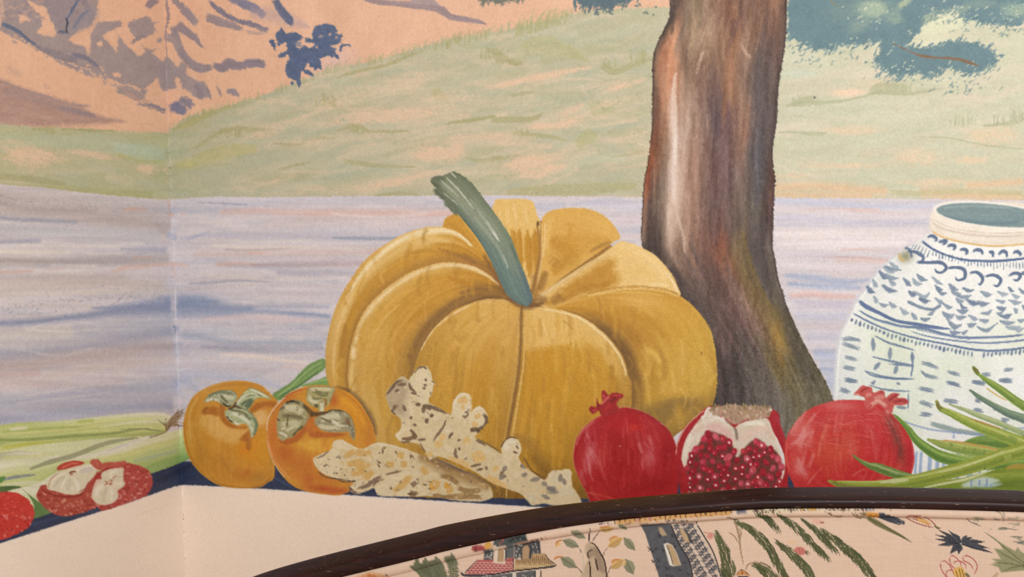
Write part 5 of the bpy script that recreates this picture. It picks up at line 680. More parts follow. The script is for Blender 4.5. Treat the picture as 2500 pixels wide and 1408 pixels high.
g1 = ginger(1, 'tall knobbly ginger root painted leaning against the pumpkin', '545,290 560,240 600,195 650,155 690,180 705,165 740,112 785,85 825,110 850,185 850,255 822,320 900,368 970,402 985,320 1030,268 1090,275 1106,350 1095,392 1150,352 1200,388 1208,455 1155,520 1130,560 1220,610 1302,662 1300,615 1350,558 1408,570 1430,640 1412,690 1470,760 1580,830 1620,780 1690,768 1752,770 1760,860 1795,920 1822,970 1800,995 1650,1000 1580,988 1500,1000 1460,962 1420,922 1330,890 1230,850 1140,790 1000,720 885,680 830,702 800,650 740,590 660,592 605,545 640,500 638,430 582,390', 0, ['545,290 600,195 650,155 700,190 720,330 710,440 640,430 582,390', '690,190 740,112 785,85 825,110 850,185 850,255 820,320 770,330 720,260', '975,400 985,320 1030,268 1090,275 1106,350 1085,420 1030,430', '1095,392 1150,352 1200,388 1208,455 1150,520 1090,470', '1300,660 1300,615 1350,558 1408,570 1430,640 1400,690 1330,700', '605,545 640,500 690,490 740,540 740,590 660,592', '1590,830 1620,780 1690,768 1752,770 1760,860 1700,890 1620,870'])
OC = (210, 168, 96); GS = (138, 122, 104); GD = (96, 84, 72); GC = (222, 206, 172); GBn = (176, 140, 84)
def kd(k, lst, w, c, a=.9, d=.15): M.dabs('W', lst, np.atleast_1d(w) * (.8 if max(c) - min(c) < 42 and sum(c) < 420 else .95), mixc(c, (96, 68, 44), .5) if sum(c) < 420 else c, a, dry=d + .12, rag=1.2, clip=k)
kd(g2, '240,960 330,900 450,910 520,880|260,1020 380,1000 460,1010|340,1060 440,1050 500,1000|410,1190 480,1130 540,1080|720,1290 800,1230 880,1150 910,1120|650,1010 740,1020|760,930 840,930|790,1020 870,1010|1000,1040 1070,1120|1090,1190 1150,1210 1110,1270|1230,1220 1280,1260 1260,1310|300,1110 420,1090 470,1070', [12, 20, 12], OC, .85)
M.stroke(S('W', '960,940 1080,970 1250,1060 1420,1130 1560,1180 1680,1260'), [20, 34, 40, 38, 36, 20], (160, 126, 76), .85, soft=.8, dry=.12, clip=g2)
M.stroke(S('W', '1050,950 1250,1040 1450,1090 1640,1200'), [8, 14, 14, 8], (132, 106, 74), .8, soft=.8, clip=g2)
kd(g2, '1180,1130 1280,1150 1380,1220|1350,1240 1460,1280 1600,1270|1200,1340 1400,1330 1600,1340|1100,1320 1250,1350', [10, 16, 10], (188, 148, 78), .75); kd(g2, '1240,1190 1260,1250|1090,1200 1120,1270', [8, 16], (214, 156, 54), .85); kd(g2, '1550,1210 1640,1230|1000,1350 1150,1360|1320,1350 1420,1300', 10, (198, 168, 112), .7)
kd(g2, '440,860 560,815 680,820 780,850 900,880 990,910', [3, 7, 6, 6, 4], (228, 214, 184), .9, .05); kd(g2, '130,800 200,790 300,850|560,1330 560,1260 640,1190|900,1010 940,1090 1000,1130|640,1150 800,1110 900,1090|330,1240 400,1200 450,1150', [6, 12, 5], GC, .8)
kd(g2, '0,1090 60,1130 130,1150|180,1150 270,1180 370,1180|640,1120 720,1100 820,1080|300,1230 330,1280 370,1290|520,1250 560,1190 640,1160', [4, 7, 4], GS, .85); kd(g2, '360,1260 460,1230 560,1160 620,1130', [8, 14, 10], (142, 130, 114), .85); kd(g2, '880,1290 920,1310 970,1290|900,1230 960,1190', [16, 10], (120, 100, 78), .7)
dots = '60,1010 100,1040|40,1040 70,1020|160,960 200,930|80,970 110,960|610,870 660,845|620,860 620,920|750,880 760,920|560,980 610,1010|570,1010 600,1050|900,920 940,970|890,910 900,960|200,1060 220,1070|160,1110 190,1100|240,1120 260,1130|700,1240 710,1270|860,1310 930,1300|880,1300 900,1320|930,1320 940,1300|1060,1250 1100,1260|1070,1190 1110,1190|960,1150 970,1180|320,1060 340,1070|580,900 600,910|440,1080 470,1090|300,1220 310,1290|760,1080 790,1080|1000,1210 1060,1220'
kd(g2, dots, [2, 6, 2], (104, 92, 80), .85, .1)
M.stroke(S('W', '-30,960 40,930 100,880'), 4, (100, 86, 72), .7); M.stroke(S('W', '-20,1080 60,1140 170,1160 250,1190 370,1185'), [3, 4, 3], (92, 74, 60), .8, dry=.2); M.stroke(S('W', '290,1210 300,1270 340,1300 420,1290'), 3, (120, 96, 80), .7)
# shading of the upper root
M.fill(S('W', '640,350 720,220 810,160 870,190 880,300 850,420 860,540 780,540 690,510 650,420'), (172, 152, 122), soft=10, a=.75, clip=g1, var=9, vs=(10, 10))
kd(g1, '650,350 720,260 760,210 830,190|720,520 740,460 780,430|740,300 790,290|820,430 850,500|700,480 750,540|760,240 860,230|900,540 900,580', [5, 12, 6], (124, 108, 92), .85); kd(g1, '880,210 900,270 960,320|930,130 960,80 1020,60 1070,90|1030,180 1060,200|1020,240 1060,240|1010,270 1050,270|900,310 960,330', [5, 9, 5], (118, 104, 90), .85)
kd(g1, '1010,440 1060,450 1100,490|1030,430 1020,520|1080,540 1130,540|940,430 1000,430|1060,430 1120,460 1200,490 1270,520|1060,560 1050,620', [6, 14, 6], (112, 100, 88), .85); kd(g1, '1040,520 1070,515', 8, (236, 228, 208), .9)
kd(g1, '1600,520 1640,560 1640,630 1590,670 1530,680|1480,690 1560,660|1540,700 1580,680', [8, 16, 12], (104, 88, 72), .9); kd(g1, '1400,540 1440,550 1470,500|1430,520 1480,470', [4, 9, 4], (122, 110, 94), .85); kd(g1, '1350,400 1420,390 1430,430|1390,460 1430,450|1540,520 1570,570|1500,640 1560,610', [10, 20, 10], (220, 178, 108), .8); kd(g1, '1320,480 1340,380 1400,330 1470,340|1500,500 1560,460 1620,480', [4, 8, 4], (232, 220, 194), .9)
kd(g1, '780,800 850,810 900,790|800,770 900,760 940,720|890,670 940,740 930,780', [6, 12, 6], (124, 96, 72), .85); kd(g1, '730,720 770,710 770,750', 14, (232, 214, 178), .95); kd(g1, '730,690 780,670', 4, (110, 80, 56), .8); kd(g1, '830,700 870,740', 16, (214, 190, 144), .7)
kd(g1, '1120,800 1150,740 1210,660 1250,570|1280,740 1320,700|1350,790 1390,770|1340,850 1330,960|1360,870 1390,860|1350,920 1350,970|1530,780 1580,800 1640,840|1480,1040 1600,1010|1540,1080 1620,1050|1640,1030 1640,1080|1760,1140 1830,1060|1820,1040 1850,1050|1980,1010 1990,1040|960,780 1050,770|1270,770 1300,710|1800,1130 1840,1140|920,620 960,640|930,400 940,410', [4, 10, 4], (134, 120, 104), .85)
kd(g1, '1480,940 1560,920 1640,940|1500,970 1640,960|1710,1040 1750,1080|1640,1120 1740,1200 1860,1260|1120,820 1220,820|1070,900 1100,940|1180,740 1240,760|1440,740 1460,860|1660,1140 1780,1230|1250,950 1400,1010 1500,1080', [10, 22, 10], (222, 182, 112), .75)
kd(g1, '1200,700 1260,680 1300,640|1080,660 1100,760|1230,830 1300,900|1430,820 1480,830|1600,900 1690,880|1900,1140 1980,1100|1140,600 1160,520|960,360 1060,380|1800,980 1880,1060', [10, 18, 8], GC, .75)
kd(g1, '1830,800 1880,770 1920,760|1810,860 1860,830', [14, 26, 14], (232, 220, 192), .9); kd(g1, '1930,830 1960,870|1900,890 1950,910', 6, (128, 108, 90), .85); kd(g1, '1080,200 1100,150 1060,90|960,120 1010,90|930,180 960,230', [4, 10, 4], (222, 206, 176), .8)
M.dabs('K', '1590,880 1640,900 1680,920|1560,930 1620,960|1690,790 1680,850|1700,820 1720,870|1560,850 1600,870|1430,810 1470,790|1480,840 1560,820|1330,740 1310,780|1280,830 1330,800|1420,740 1470,750', [5, 12, 5], (132, 122, 112), .8, dry=.2, clip=g1); M.dabs('K', '1590,900 1660,900', 20, (116, 114, 116), .6, dry=.3, clip=g1); M.dabs('K', '1660,960 1720,900 1780,950|1470,930 1530,970|1640,850 1650,800|1720,790 1740,830', [8, 18, 8], (216, 204, 172), .8, dry=.2, clip=g1)
for k_, x0, x1, y0, y1 in ((g1, 940, 1420, 890, 1232), (g2, 765, 1205, 1070, 1225)):
    for i in range(330):
        x = rng.uniform(x0, x1); y = rng.uniform(y0, y1); l = rng.uniform(3, 11); th = rng.uniform(0, 3.14)
        M.stroke([(x, y), (x + l * math.cos(th), y + l * math.sin(th))], rng.uniform(2, 5.5), [(226, 212, 180), (150, 130, 108), (214, 176, 112), (190, 168, 130), (124, 104, 84), (234, 222, 196)][rng.choice(6, p=[.28, .12, .2, .2, .08, .12])], .6, dry=.15, clip=k_)
M.stroke(S('W', '1120,950 1250,1010 1400,1080 1500,1110 1640,1190 1760,1270'), [4, 6, 5, 4, 4, 3], (110, 92, 80), .75, dry=.2); M.stroke(S('W', '990,810 1030,880 1050,900'), 4, (110, 76, 56), .7); M.stroke(S('K', '1130,560 1220,605 1300,655'), 5, (112, 90, 62), .7, soft=.8); M.stroke(S('K', '1440,680 1500,770 1590,835'), 4, (92, 70, 48), .7, dry=.2); M.stroke(S('K', '1290,630 1320,580 1360,555 1410,565'), 4, (92, 66, 42), .8, dry=.25)
M.dabs('W', '640,345 650,340|810,150 830,150|1100,195 1145,225|1650,620 1655,560', 4, (120, 96, 66), .7); M.stroke(S('W', '1105,225 1140,230'), 5, (222, 208, 180), .9)
# --- pomegranates
q1 = 'painted_pomegranate#1'; thing(q1, 'whole dark red pomegranate with ragged crown painted between ginger and pumpkin', 'pomegranate')
P1 = S('L', '120,640 140,510 200,420 300,345 420,292 500,277 620,310 720,370 800,440 850,540 868,650 870,800 860,900 840,960 700,990 500,1000 280,1000 220,900 150,760')
M.fill(P1 - (2, 2), (214, 150, 120), q1 + '/skin', a=.8, soft=2); M.fill(P1, (166, 26, 32), q1 + '/skin', var=7, vs=(30, 30))
s = q1 + '/skin'
def lb(sh, lst, clip, kk):
    for x, y, rx, ry, an, c, a in lst:
        q = S(sh, f'{x},{y}')[0]; M.blob(q[0], q[1], rx * kk, ry * kk, an, c, a, clip=clip, k=1.4)
lb('L', ((500, 400, 200, 90, 0, (186, 28, 34), .8), (250, 440, 120, 70, -40, (178, 44, 56), .8), (470, 600, 130, 150, 0, (160, 24, 26), .8), (230, 640, 70, 110, 5, (198, 84, 92), .85), (240, 600, 40, 60, 0, (208, 120, 122), .6), (330, 620, 60, 120, 0, (196, 60, 52), .6), (660, 620, 80, 110, 0, (192, 74, 82), .75), (640, 650, 40, 50, 0, (204, 120, 120), .5), (620, 480, 120, 60, 20, (182, 52, 56), .6), (790, 620, 50, 150, 5, (150, 22, 32), .8), (480, 860, 260, 80, 0, (160, 26, 32), .7), (300, 880, 120, 70, 20, (178, 48, 48), .6), (700, 380, 90, 40, 30, (170, 36, 50), .7), (560, 420, 60, 30, 0, (206, 52, 40), .7), (700, 820, 140, 60, 0, (146, 20, 28), .7), (160, 760, 30, 120, -14, (196, 80, 80), .5)), s, .341)
for p, w, c, a in (('135,560 180,450 280,365', 4, (214, 130, 120), .7), ('520,285 640,330 740,400 810,470', 6, (150, 30, 44), .6), ('200,880 300,900 420,930', 5, (206, 100, 80), .6), ('340,480 350,600 340,720', [6, 14, 6], (190, 60, 46), .4), ('740,380 770,400', 5, (240, 210, 200), .9), ('445,548 455,556', 4, (236, 190, 190), .9), ('140,780 190,890', 4, (220, 150, 120), .6), ('240,820 260,900 330,950', 6, (196, 84, 70), .5)): M.stroke(S('L', p), w, c, a, soft=.8, dry=.25, clip=s)
M.fill(S('L', '228,295 245,265 280,270 285,210 300,250 325,240 320,165 345,155 370,190 400,170 465,178 472,202 430,235 435,275 460,300 400,330 320,335 300,300 262,322'), (158, 34, 36), q1 + '/crown', var=9, vs=(6, 6), n=4, rag=1)
for p, w, c in (('310,260 350,220 380,190', 5, (214, 110, 100)), ('250,300 290,290', 5, (190, 70, 70)), ('380,240 430,200', 6, (120, 24, 28)), ('330,180 350,230', 4, (196, 80, 72)), ('340,300 370,270 400,260', 7, (186, 40, 42)), ('400,190 460,190', 4, (186, 66, 60)), ('290,220 300,280', 4, (110, 22, 26)), ('240,290 260,310', 4, (120, 40, 30))): M.stroke(S('L', p), w, c, .85, dry=.15, clip=q1 + '/crown')
q3 = 'painted_pomegranate#3'
q2 = 'painted_pomegranate#2'; thing(q2, 'cut open pomegranate with white pith and ruby seeds painted between two whole ones', 'pomegranate')
M.fill(S('L', '845,650 858,540 915,420 1000,340 1060,285 1150,265 1540,288 1600,400 1640,520 1655,650 1655,800 1640,900 1500,960 1000,960 905,930 870,800'), (168, 34, 42), q2 + '/skin', var=6)
M.stroke(S('L', '852,620 865,530 925,415 1010,330 1070,290'), 3, (226, 170, 150), .8, dry=.2); M.stroke(S('L', '1560,330 1610,430 1640,540 1645,680'), [8, 12, 12, 8], (176, 50, 64), .7, clip=q2); M.stroke(S('L', '870,700 885,820 930,900'), 10, (150, 26, 34), .7, clip=q2)
M.fill(S('L', '905,690 892,620 925,500 990,400 1040,340 1075,290 1100,275 1150,330 1230,380 1270,420 1310,390 1400,365 1505,355 1545,440 1595,540 1632,640 1628,740 1595,830 1560,880 1500,940 1000,940 940,760'), (222, 208, 188), q2 + '/pith', var=8, vs=(14, 10), n=5)
s = q2 + '/pith'
for p, w, c, a in (('910,640 940,530 1000,430 1080,350', [8, 16, 16, 10], (232, 222, 204), .8), ('1060,430 1140,420 1220,470 1260,540', [14, 30, 24, 10], (226, 178, 170), .7), ('1300,520 1400,450 1500,430 1560,520', [14, 26, 22, 10], (228, 190, 176), .5), ('1320,400 1420,385 1500,400', [10, 16, 10], (236, 230, 212), .8), ('1190,360 1250,400 1280,440 1290,520', [4, 6, 8, 8], (128, 104, 92), .8), ('1290,560 1295,620', 14, (206, 178, 164), .7), ('1560,460 1600,560 1615,680 1600,790', [6, 9, 10, 6], (232, 226, 222), .9), ('1080,380 1150,350 1220,380', 8, (238, 232, 218), .8), ('960,480 1010,430 1060,400', 14, (214, 180, 160), .5), ('900,640 920,720 935,750', 8, (230, 216, 196), .9), ('1300,440 1350,420 1420,420', 10, (214, 196, 168), .6), ('1000,400 1040,360', 8, (196, 160, 130), .5)): M.stroke(S('L', p), w, c, a, soft=.7, dry=.25, clip=s)
M.fill(S('L', '1085,290 1120,272 1200,262 1260,252 1330,265 1420,262 1480,275 1535,285 1530,320 1505,350 1420,362 1330,375 1280,400 1240,380 1180,345 1110,325'), (176, 146, 120), q2 + '/dried_rim', var=14, vs=(6, 6), rag=3, ragl=5)
for i in range(60):
    x = rng.uniform(1100, 1520); y = rng.uniform(265, 360); M.stroke(S('L', f'{x},{y} {x+rng.uniform(-25,25)},{y+rng.uniform(8,34)}'), rng.uniform(2.5, 6), [(206, 170, 150), (140, 110, 88), (222, 200, 184), (168, 140, 90), (196, 140, 124)][rng.integers(5)], .7, dry=.2, clip=q2 + '/dried_rim')
for i in range(46):
    x = rng.uniform(1090, 1530); y = rng.uniform(258, 285); M.stroke(S('L', f'{x},{y+18} {x+rng.uniform(-14,14)},{y-rng.uniform(4,26)}'), [6, 4, 2], [(176, 150, 112), (150, 132, 90), (196, 166, 140), (128, 112, 80)][rng.integers(4)], .8, dry=.2, id=q2 + '/dried_rim')
M.dabs('L', '1060,330 1075,290 1100,275|1030,350 1070,330|1090,350 1110,310|1180,360 1200,345|1520,300 1540,285', 6, (236, 226, 220), .85)
A1 = S('L', '935,660 960,600 1010,545 1060,460 1090,445 1200,480 1250,530 1280,620 1290,640 1340,570 1390,520 1440,500 1500,550 1570,590 1610,680 1600,790 1560,860 1540,940 1010,940 950,830 930,740')
M.fill(A1, (104, 44, 40), q2 + '/pith', a=.95, soft=3, clip=q2, var=14, vs=(9, 9), n=4)
def inpoly(P, x, y):
    P = crom(P, 4, True); x0, y0 = P[:, 0], P[:, 1]; x1, y1 = np.roll(x0, -1), np.roll(y0, -1)
    return (((y0 > y) != (y1 > y)) & (x < (x1 - x0) * (y - y0) / (y1 - y0 + 1e-9) + x0)).sum() % 2 == 1
spots = []; tries = 0
while len(spots) < 96 and tries < 6000:
    tries += 1; x = rng.uniform(1675, 1912); y = rng.uniform(1052, 1200)
    if inpoly(A1, x, y) and all((x - a) ** 2 + ((y - b) * .85) ** 2 > 13.5 ** 2 for a, b in spots): spots.append((x, y))
spots.sort(key=lambda q: q[1])
for i, (x, y) in enumerate(spots):
    r = rng.uniform(6.2, 8.4); h = r * rng.uniform(1.1, 1.5); th = rng.normal(0, .45); deep = (y - 1050) / 150
    pts = [(x + math.cos(t) * r * math.cos(th) - math.sin(t) * h * math.sin(th), y + math.cos(t) * r * math.sin(th) + math.sin(t) * h * math.cos(th)) for t in np.linspace(0, 6.283, 10, endpoint=False)]
    base = mixc([(178, 34, 56), (200, 62, 82), (160, 26, 44), (190, 48, 60), (214, 96, 110)][rng.choice(5, p=[.35, .2, .25, .12, .08])], (130, 24, 30), .35 * deep)
    k_ = q2 + f'/seed#{i}'; M.fill(np.array(pts), base, k_, soft=1.5, var=6, vs=(5, 5), n=3)
    M.stroke([(x - r * .6, y + h * .5), (x, y + h * .8), (x + r * .6, y + h * .4)], 3, mixc(base, (80, 10, 20), .5), .7, clip=k_)
    hx = rng.random()
    if hx < .3: M.stroke([(x - 1, y - h * .4), (x + 1, y + h * .4)], [3, 6, 3], (238, 214, 206), .9, clip=k_)
    elif hx < .75: M.stroke([(x - r * .4, y - h * .3), (x - r * .2, y + h * .3)], 3.5, (226, 130, 140), .8, clip=k_)
thing(q3, 'whole pinkish red pomegranate with open crown painted next to the jar', 'pomegranate')
P3 = S('M', '163,640 175,560 205,495 275,400 370,332 520,287 620,280 710,282 800,300 880,330 950,400 1040,510 1080,600 1092,700 1080,780 1050,850 1000,930 850,960 500,960 280,950 215,860 175,760')
M.fill(P3, (196, 50, 50), q3 + '/skin', var=7, vs=(40, 8))
s = q3 + '/skin'
lb('M', ((270, 480, 130, 110, -35, (214, 116, 108), .85), (300, 600, 70, 50, -20, (220, 150, 150), .6), (240, 720, 60, 140, 0, (206, 84, 76), .8), (290, 780, 40, 70, -20, (216, 140, 140), .6), (500, 660, 160, 150, 0, (206, 84, 56), .85), (600, 600, 90, 160, 10, (208, 92, 66), .6), (480, 720, 80, 90, 0, (190, 64, 48), .6), (600, 400, 240, 90, 10, (204, 74, 70), .7), (560, 320, 160, 40, 5, (216, 128, 122), .6), (700, 800, 200, 100, 0, (186, 34, 40), .7), (880, 620, 90, 180, -10, (186, 36, 42), .8), (980, 620, 50, 170, -12, (126, 56, 48), .85), (920, 450, 50, 90, -20, (128, 66, 56), .8), (1060, 690, 30, 140, 0, (176, 34, 44), .8), (780, 400, 60, 70, 0, (196, 60, 60), .6), (400, 880, 200, 50, 0, (182, 42, 44), .7), (450, 520, 30, 130, 12, (214, 110, 90), .5)), s, .341)
for p, w, c, a in (('470,440 430,560 400,700', [5, 9, 5], (218, 124, 100), .5), ('250,680 290,780 330,830', [4, 9, 4], (222, 160, 160), .6), ('640,830 700,790 750,770', 5, (214, 120, 100), .6), ('330,350 250,440 200,540', 5, (222, 150, 140), .6), ('740,440 800,560 820,720', [8, 16, 8], (206, 90, 88), .5), ('900,420 960,540 1000,700', [10, 18, 10], (118, 60, 52), .5), ('1075,580 1088,700 1070,800', 4, (206, 80, 90), .7), ('180,560 175,680 200,800', 4, (226, 120, 100), .6), ('580,340 560,440 540,520', 14, (214, 110, 100), .3), ('240,880 300,910 420,920', 6, (176, 40, 44), .6)): M.stroke(S('M', p), w, c, a, soft=.8, dry=.3, clip=s)
for i in range(70):
    x, y = rng.uniform(240, 1000), rng.uniform(400, 640); M.stroke(S('M', f'{x},{y} {x+rng.uniform(20,60)},{y+rng.uniform(-4,8)}'), 2, (220, 120, 112) if rng.random() < .5 else (160, 40, 44), .3, clip=s)
M.fill(S('M', '655,242 690,205 720,178 760,185 785,190 800,228 845,212 878,222 888,262 930,232 985,238 968,262 1030,270 1052,300 1010,318 950,322 935,365 905,392 870,340 830,315 790,345 755,352 730,310 740,270 700,250'), (196, 86, 80), q3 + '/crown', var=9, vs=(7, 7), n=4, rag=1)
for p, w, c in (('700,230 740,200 770,195', 6, (166, 50, 50)), ('740,250 790,240', 9, (220, 140, 128)), ('800,280 850,260 880,270', 12, (214, 140, 126)), ('900,290 960,250 980,245', 8, (150, 40, 44)), ('930,300 1000,285 1045,300', 8, (158, 50, 50)), ('770,330 830,290 900,330', 9, (222, 164, 150)), ('840,220 870,230', 6, (166, 56, 54)), ('890,350 910,380', 8, (206, 130, 120)), ('660,240 700,240', 4, (222, 140, 130)), ('760,345 790,310', 5, (190, 60, 56))): M.stroke(S('M', p), w, c, .85, dry=.15, clip=q3 + '/crown')
def rub(k, cx, cy, rx, ry, n, cols, tilt=0., w=(3, 9), a=(.15, .4), lat=False):
    # rounded form: pulls of a nearly dry brush that follow its meridians (or its girth)
    for i in range(n):
        u = rng.uniform(-.92, .92); v0 = rng.uniform(-.9, .6); v1 = v0 + rng.uniform(.25, .6); P_ = []
        for v in np.linspace(v0, v1, 4):
            v = min(v, .95); x, y = (u * math.sqrt(1 - v * v), v) if not lat else (v, u * math.sqrt(max(0, 1 - v * v)) )
            x, y = x * rx, y * ry; P_.append((cx + x * math.cos(tilt) - y * math.sin(tilt), cy + x * math.sin(tilt) + y * math.cos(tilt)))
        M.stroke(P_, rng.uniform(*w), cols[rng.integers(len(cols))], rng.uniform(*a), soft=.7, dry=.48, clip=k, bl=25)
rub(q1 + '/skin', 1528, 1110, 124, 116, 150, [(186, 40, 40), (150, 18, 26), (200, 70, 66), (176, 28, 30), (206, 100, 100)])
rub(q3 + '/skin', 2072, 1090, 154, 112, 190, [(214, 96, 84), (178, 34, 40), (206, 74, 60), (222, 130, 120), (190, 50, 50)])
M.mottle(q3 + '/skin', 60, 1930, 2180, 1000, 1090, [(226, 140, 132), (160, 40, 44), (214, 110, 100)], (2, 3), (20, 60), 5, (.25, .5), dry=.4, spread=6)
M.mottle(q1 + '/skin', 16, 1425, 1460, 1060, 1170, [(214, 140, 140), (206, 110, 116)], (5, 10), (20, 60), 80, (.3, .5), dry=.45, spread=8); M.mottle(q1 + '/skin', 12, 1560, 1600, 1070, 1140, [(208, 120, 122), (200, 96, 100)], (5, 10), (20, 50), 70, (.3, .5), dry=.45, spread=8)
M.mottle(q3 + '/skin', 22, 1935, 1990, 1010, 1180, [(226, 156, 150), (220, 130, 126)], (5, 12), (20, 60), -60, (.3, .5), dry=.45, spread=20)
rub(p1 + '/fruit', 560, 1062, 108, 128, 110, [(214, 164, 74), (186, 124, 40), (208, 148, 50), (196, 134, 44), (222, 176, 96)], a=(.08, .24))
rub(p2 + '/fruit', 782, 1074, 126, 132, 110, [(210, 134, 52), (184, 92, 40), (218, 154, 56), (198, 110, 46), (206, 120, 60)], a=(.08, .24))
# --- spring onion leaves in front of the jar
def oleaf(n, label, p, w, c, hi, lo, sh='M'):
    if float(p.split()[-1].split(',')[0]) > 1890: p += f' 2700,{760 + 6 * n} 3300,{800 + 5 * n}'; w = list(w) + [80, 40]
    k = f'painted_onion_leaf#{n}'; thing(k, label, 'onion leaf'); P_ = S(sh, p); w = np.array(w) * SHEET[sh][2]
    M.stroke(P_, w, c, 1, soft=.12, id=k, ends=False, var=9)
    M.stroke(P_ + (0, -w.mean() * .28), w * .22, hi, .8, soft=.7, dry=.2, clip=k); M.stroke(P_ + (0, w.mean() * .3), w * .3, lo, .75, soft=.7, dry=.2, clip=k)
    for i in range(7):
        t = rng.random(); a = P_[int(t * (len(P_) - 1))]; b = P_[min(int(t * (len(P_) - 1)) + 1, len(P_) - 1)]; o = rng.normal(0, w.mean() * .2)
        M.stroke([a + (0, o), (a + b) / 2 + (0, o), b + (0, o)], rng.uniform(2.5, 5), mixc(hi, lo, rng.random()), .5, dry=.35, clip=k)
    return k
oleaf(1, 'dusky blue green onion leaf painted high over the white jar', '1490,210 1560,262 1650,315 1750,370 1830,400 2000,450 2400,520', [14, 34, 40, 56, 62, 80, 100], (112, 134, 112), (150, 168, 130), (82, 106, 100))
oleaf(2, 'pale thin onion leaf painted between two thicker ones on the jar', '1335,310 1450,350 1560,395 1680,440 1800,490 2000,560', [10, 30, 40, 44, 40, 40], (164, 178, 124), (194, 202, 156), (140, 158, 112))
oleaf(3, 'green onion leaf with knobbly tip painted highest on the jar', '1515,50 1535,75 1560,105 1640,160 1720,215 1800,275 1877,325 2200,520', [26, 34, 22, 46, 56, 60, 66, 90], (126, 150, 62), (164, 180, 100), (98, 124, 58))
M.stroke(S('M', '1510,48 1535,70 1555,95'), [11, 11, 6], (110, 106, 52), .9, clip='painted_onion_leaf#3'); M.stroke(S('M', '1600,190 1680,245 1760,290'), 4, (206, 168, 90), .8, dry=.2)
oleaf(4, 'broad flat green onion leaf painted low over the jar base', '1425,590 1540,572 1650,580 1800,590 2000,600', [8, 60, 100, 100, 90], (112, 142, 62), (138, 164, 86), (88, 118, 54))
oleaf(5, 'yellow green onion leaf with orange edge painted across the jar base', '1190,565 1300,600 1450,630 1600,650 1750,680 1900,690 2300,700', [20, 60, 90, 96, 90, 90, 110], (152, 166, 84), (188, 194, 112), (118, 144, 66))
M.stroke(S('M', '1280,570 1400,580 1560,610 1740,650'), [3, 5, 5, 3], (206, 152, 80), .8, dry=.2)
M.dabs('M', '1340,610 1370,600|1430,630 1460,640|1510,640 1530,650|1580,650 1600,660', 13, (118, 142, 70), .6, dry=.2)
oleaf(6, 'curved green onion leaf painted leaning on the pinkish pomegranate', '945,385 990,425 1050,490 1100,560 1170,620 1270,680 1400,715 1560,735 1750,740 2000,740', [10, 26, 44, 56, 70, 84, 90, 90, 80, 80], (112, 146, 62), (156, 182, 96), (82, 118, 54))
M.stroke(S('M', '1080,500 1180,560 1300,640 1500,690 1700,690'), [3, 7, 8, 8, 4], (176, 192, 104), .7, dry=.2, clip='painted_onion_leaf#6')
oleaf(7, 'yellow green onion leaf with brown tip painted across the middle of the jar', '1252,292 1275,340 1350,375 1450,425 1560,475 1680,520 1800,565 1900,600 2300,720', [22, 36, 50, 66, 74, 84, 92, 100, 110], (154, 168, 72), (192, 198, 112), (116, 142, 60))
M.stroke(S('M', '1252,290 1265,325 1290,350'), [8, 12, 8], (120, 112, 56), .9, clip='painted_onion_leaf#7'); M.stroke(S('M', '1480,410 1600,450 1720,490'), [3, 5, 3], (178, 128, 66), .8, dry=.2); M.dabs('M', '1700,545 1740,560|1760,540 1830,580', 14, (122, 144, 66), .6, dry=.2)
oleaf(8, 'short green onion leaf painted over the belly of the pinkish pomegranate', '655,678 700,712 760,745 830,765 900,790 980,815 1060,830 1120,828', [14, 20, 40, 66, 70, 64, 50, 20], (108, 138, 66), (176, 186, 130), (82, 112, 52))
oleaf(9, 'dark mass of onion leaf bases painted at the right sofa rail edge', '1000,915 1150,915 1300,900 1450,890 1600,860 1750,850 1900,850 2300,860', [20, 60, 90, 110, 130, 180, 220, 260], (122, 142, 48), (150, 164, 70), (98, 116, 40))
M.fill(S('M', '1540,900 1620,880 1720,880 1640,905'), (176, 200, 206), a=.9, soft=3); M.dabs('M', '1600,885 1600,905|1640,880 1640,905', 6, (110, 140, 180), .7)
M.fill(S('M', '1440,880 1540,840 1600,830 1700,860 1560,900 1450,905'), (200, 214, 214), a=.85, soft=4); M.dabs('M', '1500,850 1500,905|1610,840 1612,905|1560,850 1556,900', 5, (110, 140, 180), .7)
oleaf(10, 'long thick pale green onion leaf painted right across the pomegranate foot', '478,858 540,880 640,888 760,890 900,882 1050,862 1200,832 1350,795 1500,755 1650,710 1800,660 1900,630 2300,480', [16, 44, 56, 60, 66, 78, 90, 100, 106, 110, 112, 112, 120], (148, 160, 62), (190, 198, 116), (116, 136, 52))
kx = 'painted_onion_leaf#10'
for p, w, c, a in (('490,860 560,890 700,905 900,900', [8, 10, 8, 4], (116, 116, 50), .7), ('830,870 950,860 1060,850', [4, 12, 5], (204, 208, 160), .8), ('1250,800 1400,770 1550,720 1750,640', [4, 5, 5, 3], (204, 208, 150), .8), ('1150,910 1300,880 1450,850 1620,790 1750,740', [4, 6, 7, 5, 3], (214, 216, 170), .85), ('1590,760 1600,780', 5, (90, 116, 50), .8), ('1295,822 1305,832', 4, (80, 96, 40), .8), ('1730,700 1790,680', 14, (170, 178, 90), .6)): M.stroke(S('M', p), w, c, a, dry=.15, clip=[kx, 'painted_onion_leaf#9'])
M.stroke(S('M', '1740,770 1820,755 1900,760'), [8, 14, 14], (190, 150, 70), .7, dry=.3)
nine = M.gid('painted_onion_leaf#9')
for n_ in (1, 2, 3, 4, 5, 6, 7, 10): M.ID[(M.ID == M.gid(f'painted_onion_leaf#{n_}')) & (M.X > 2513)] = nine
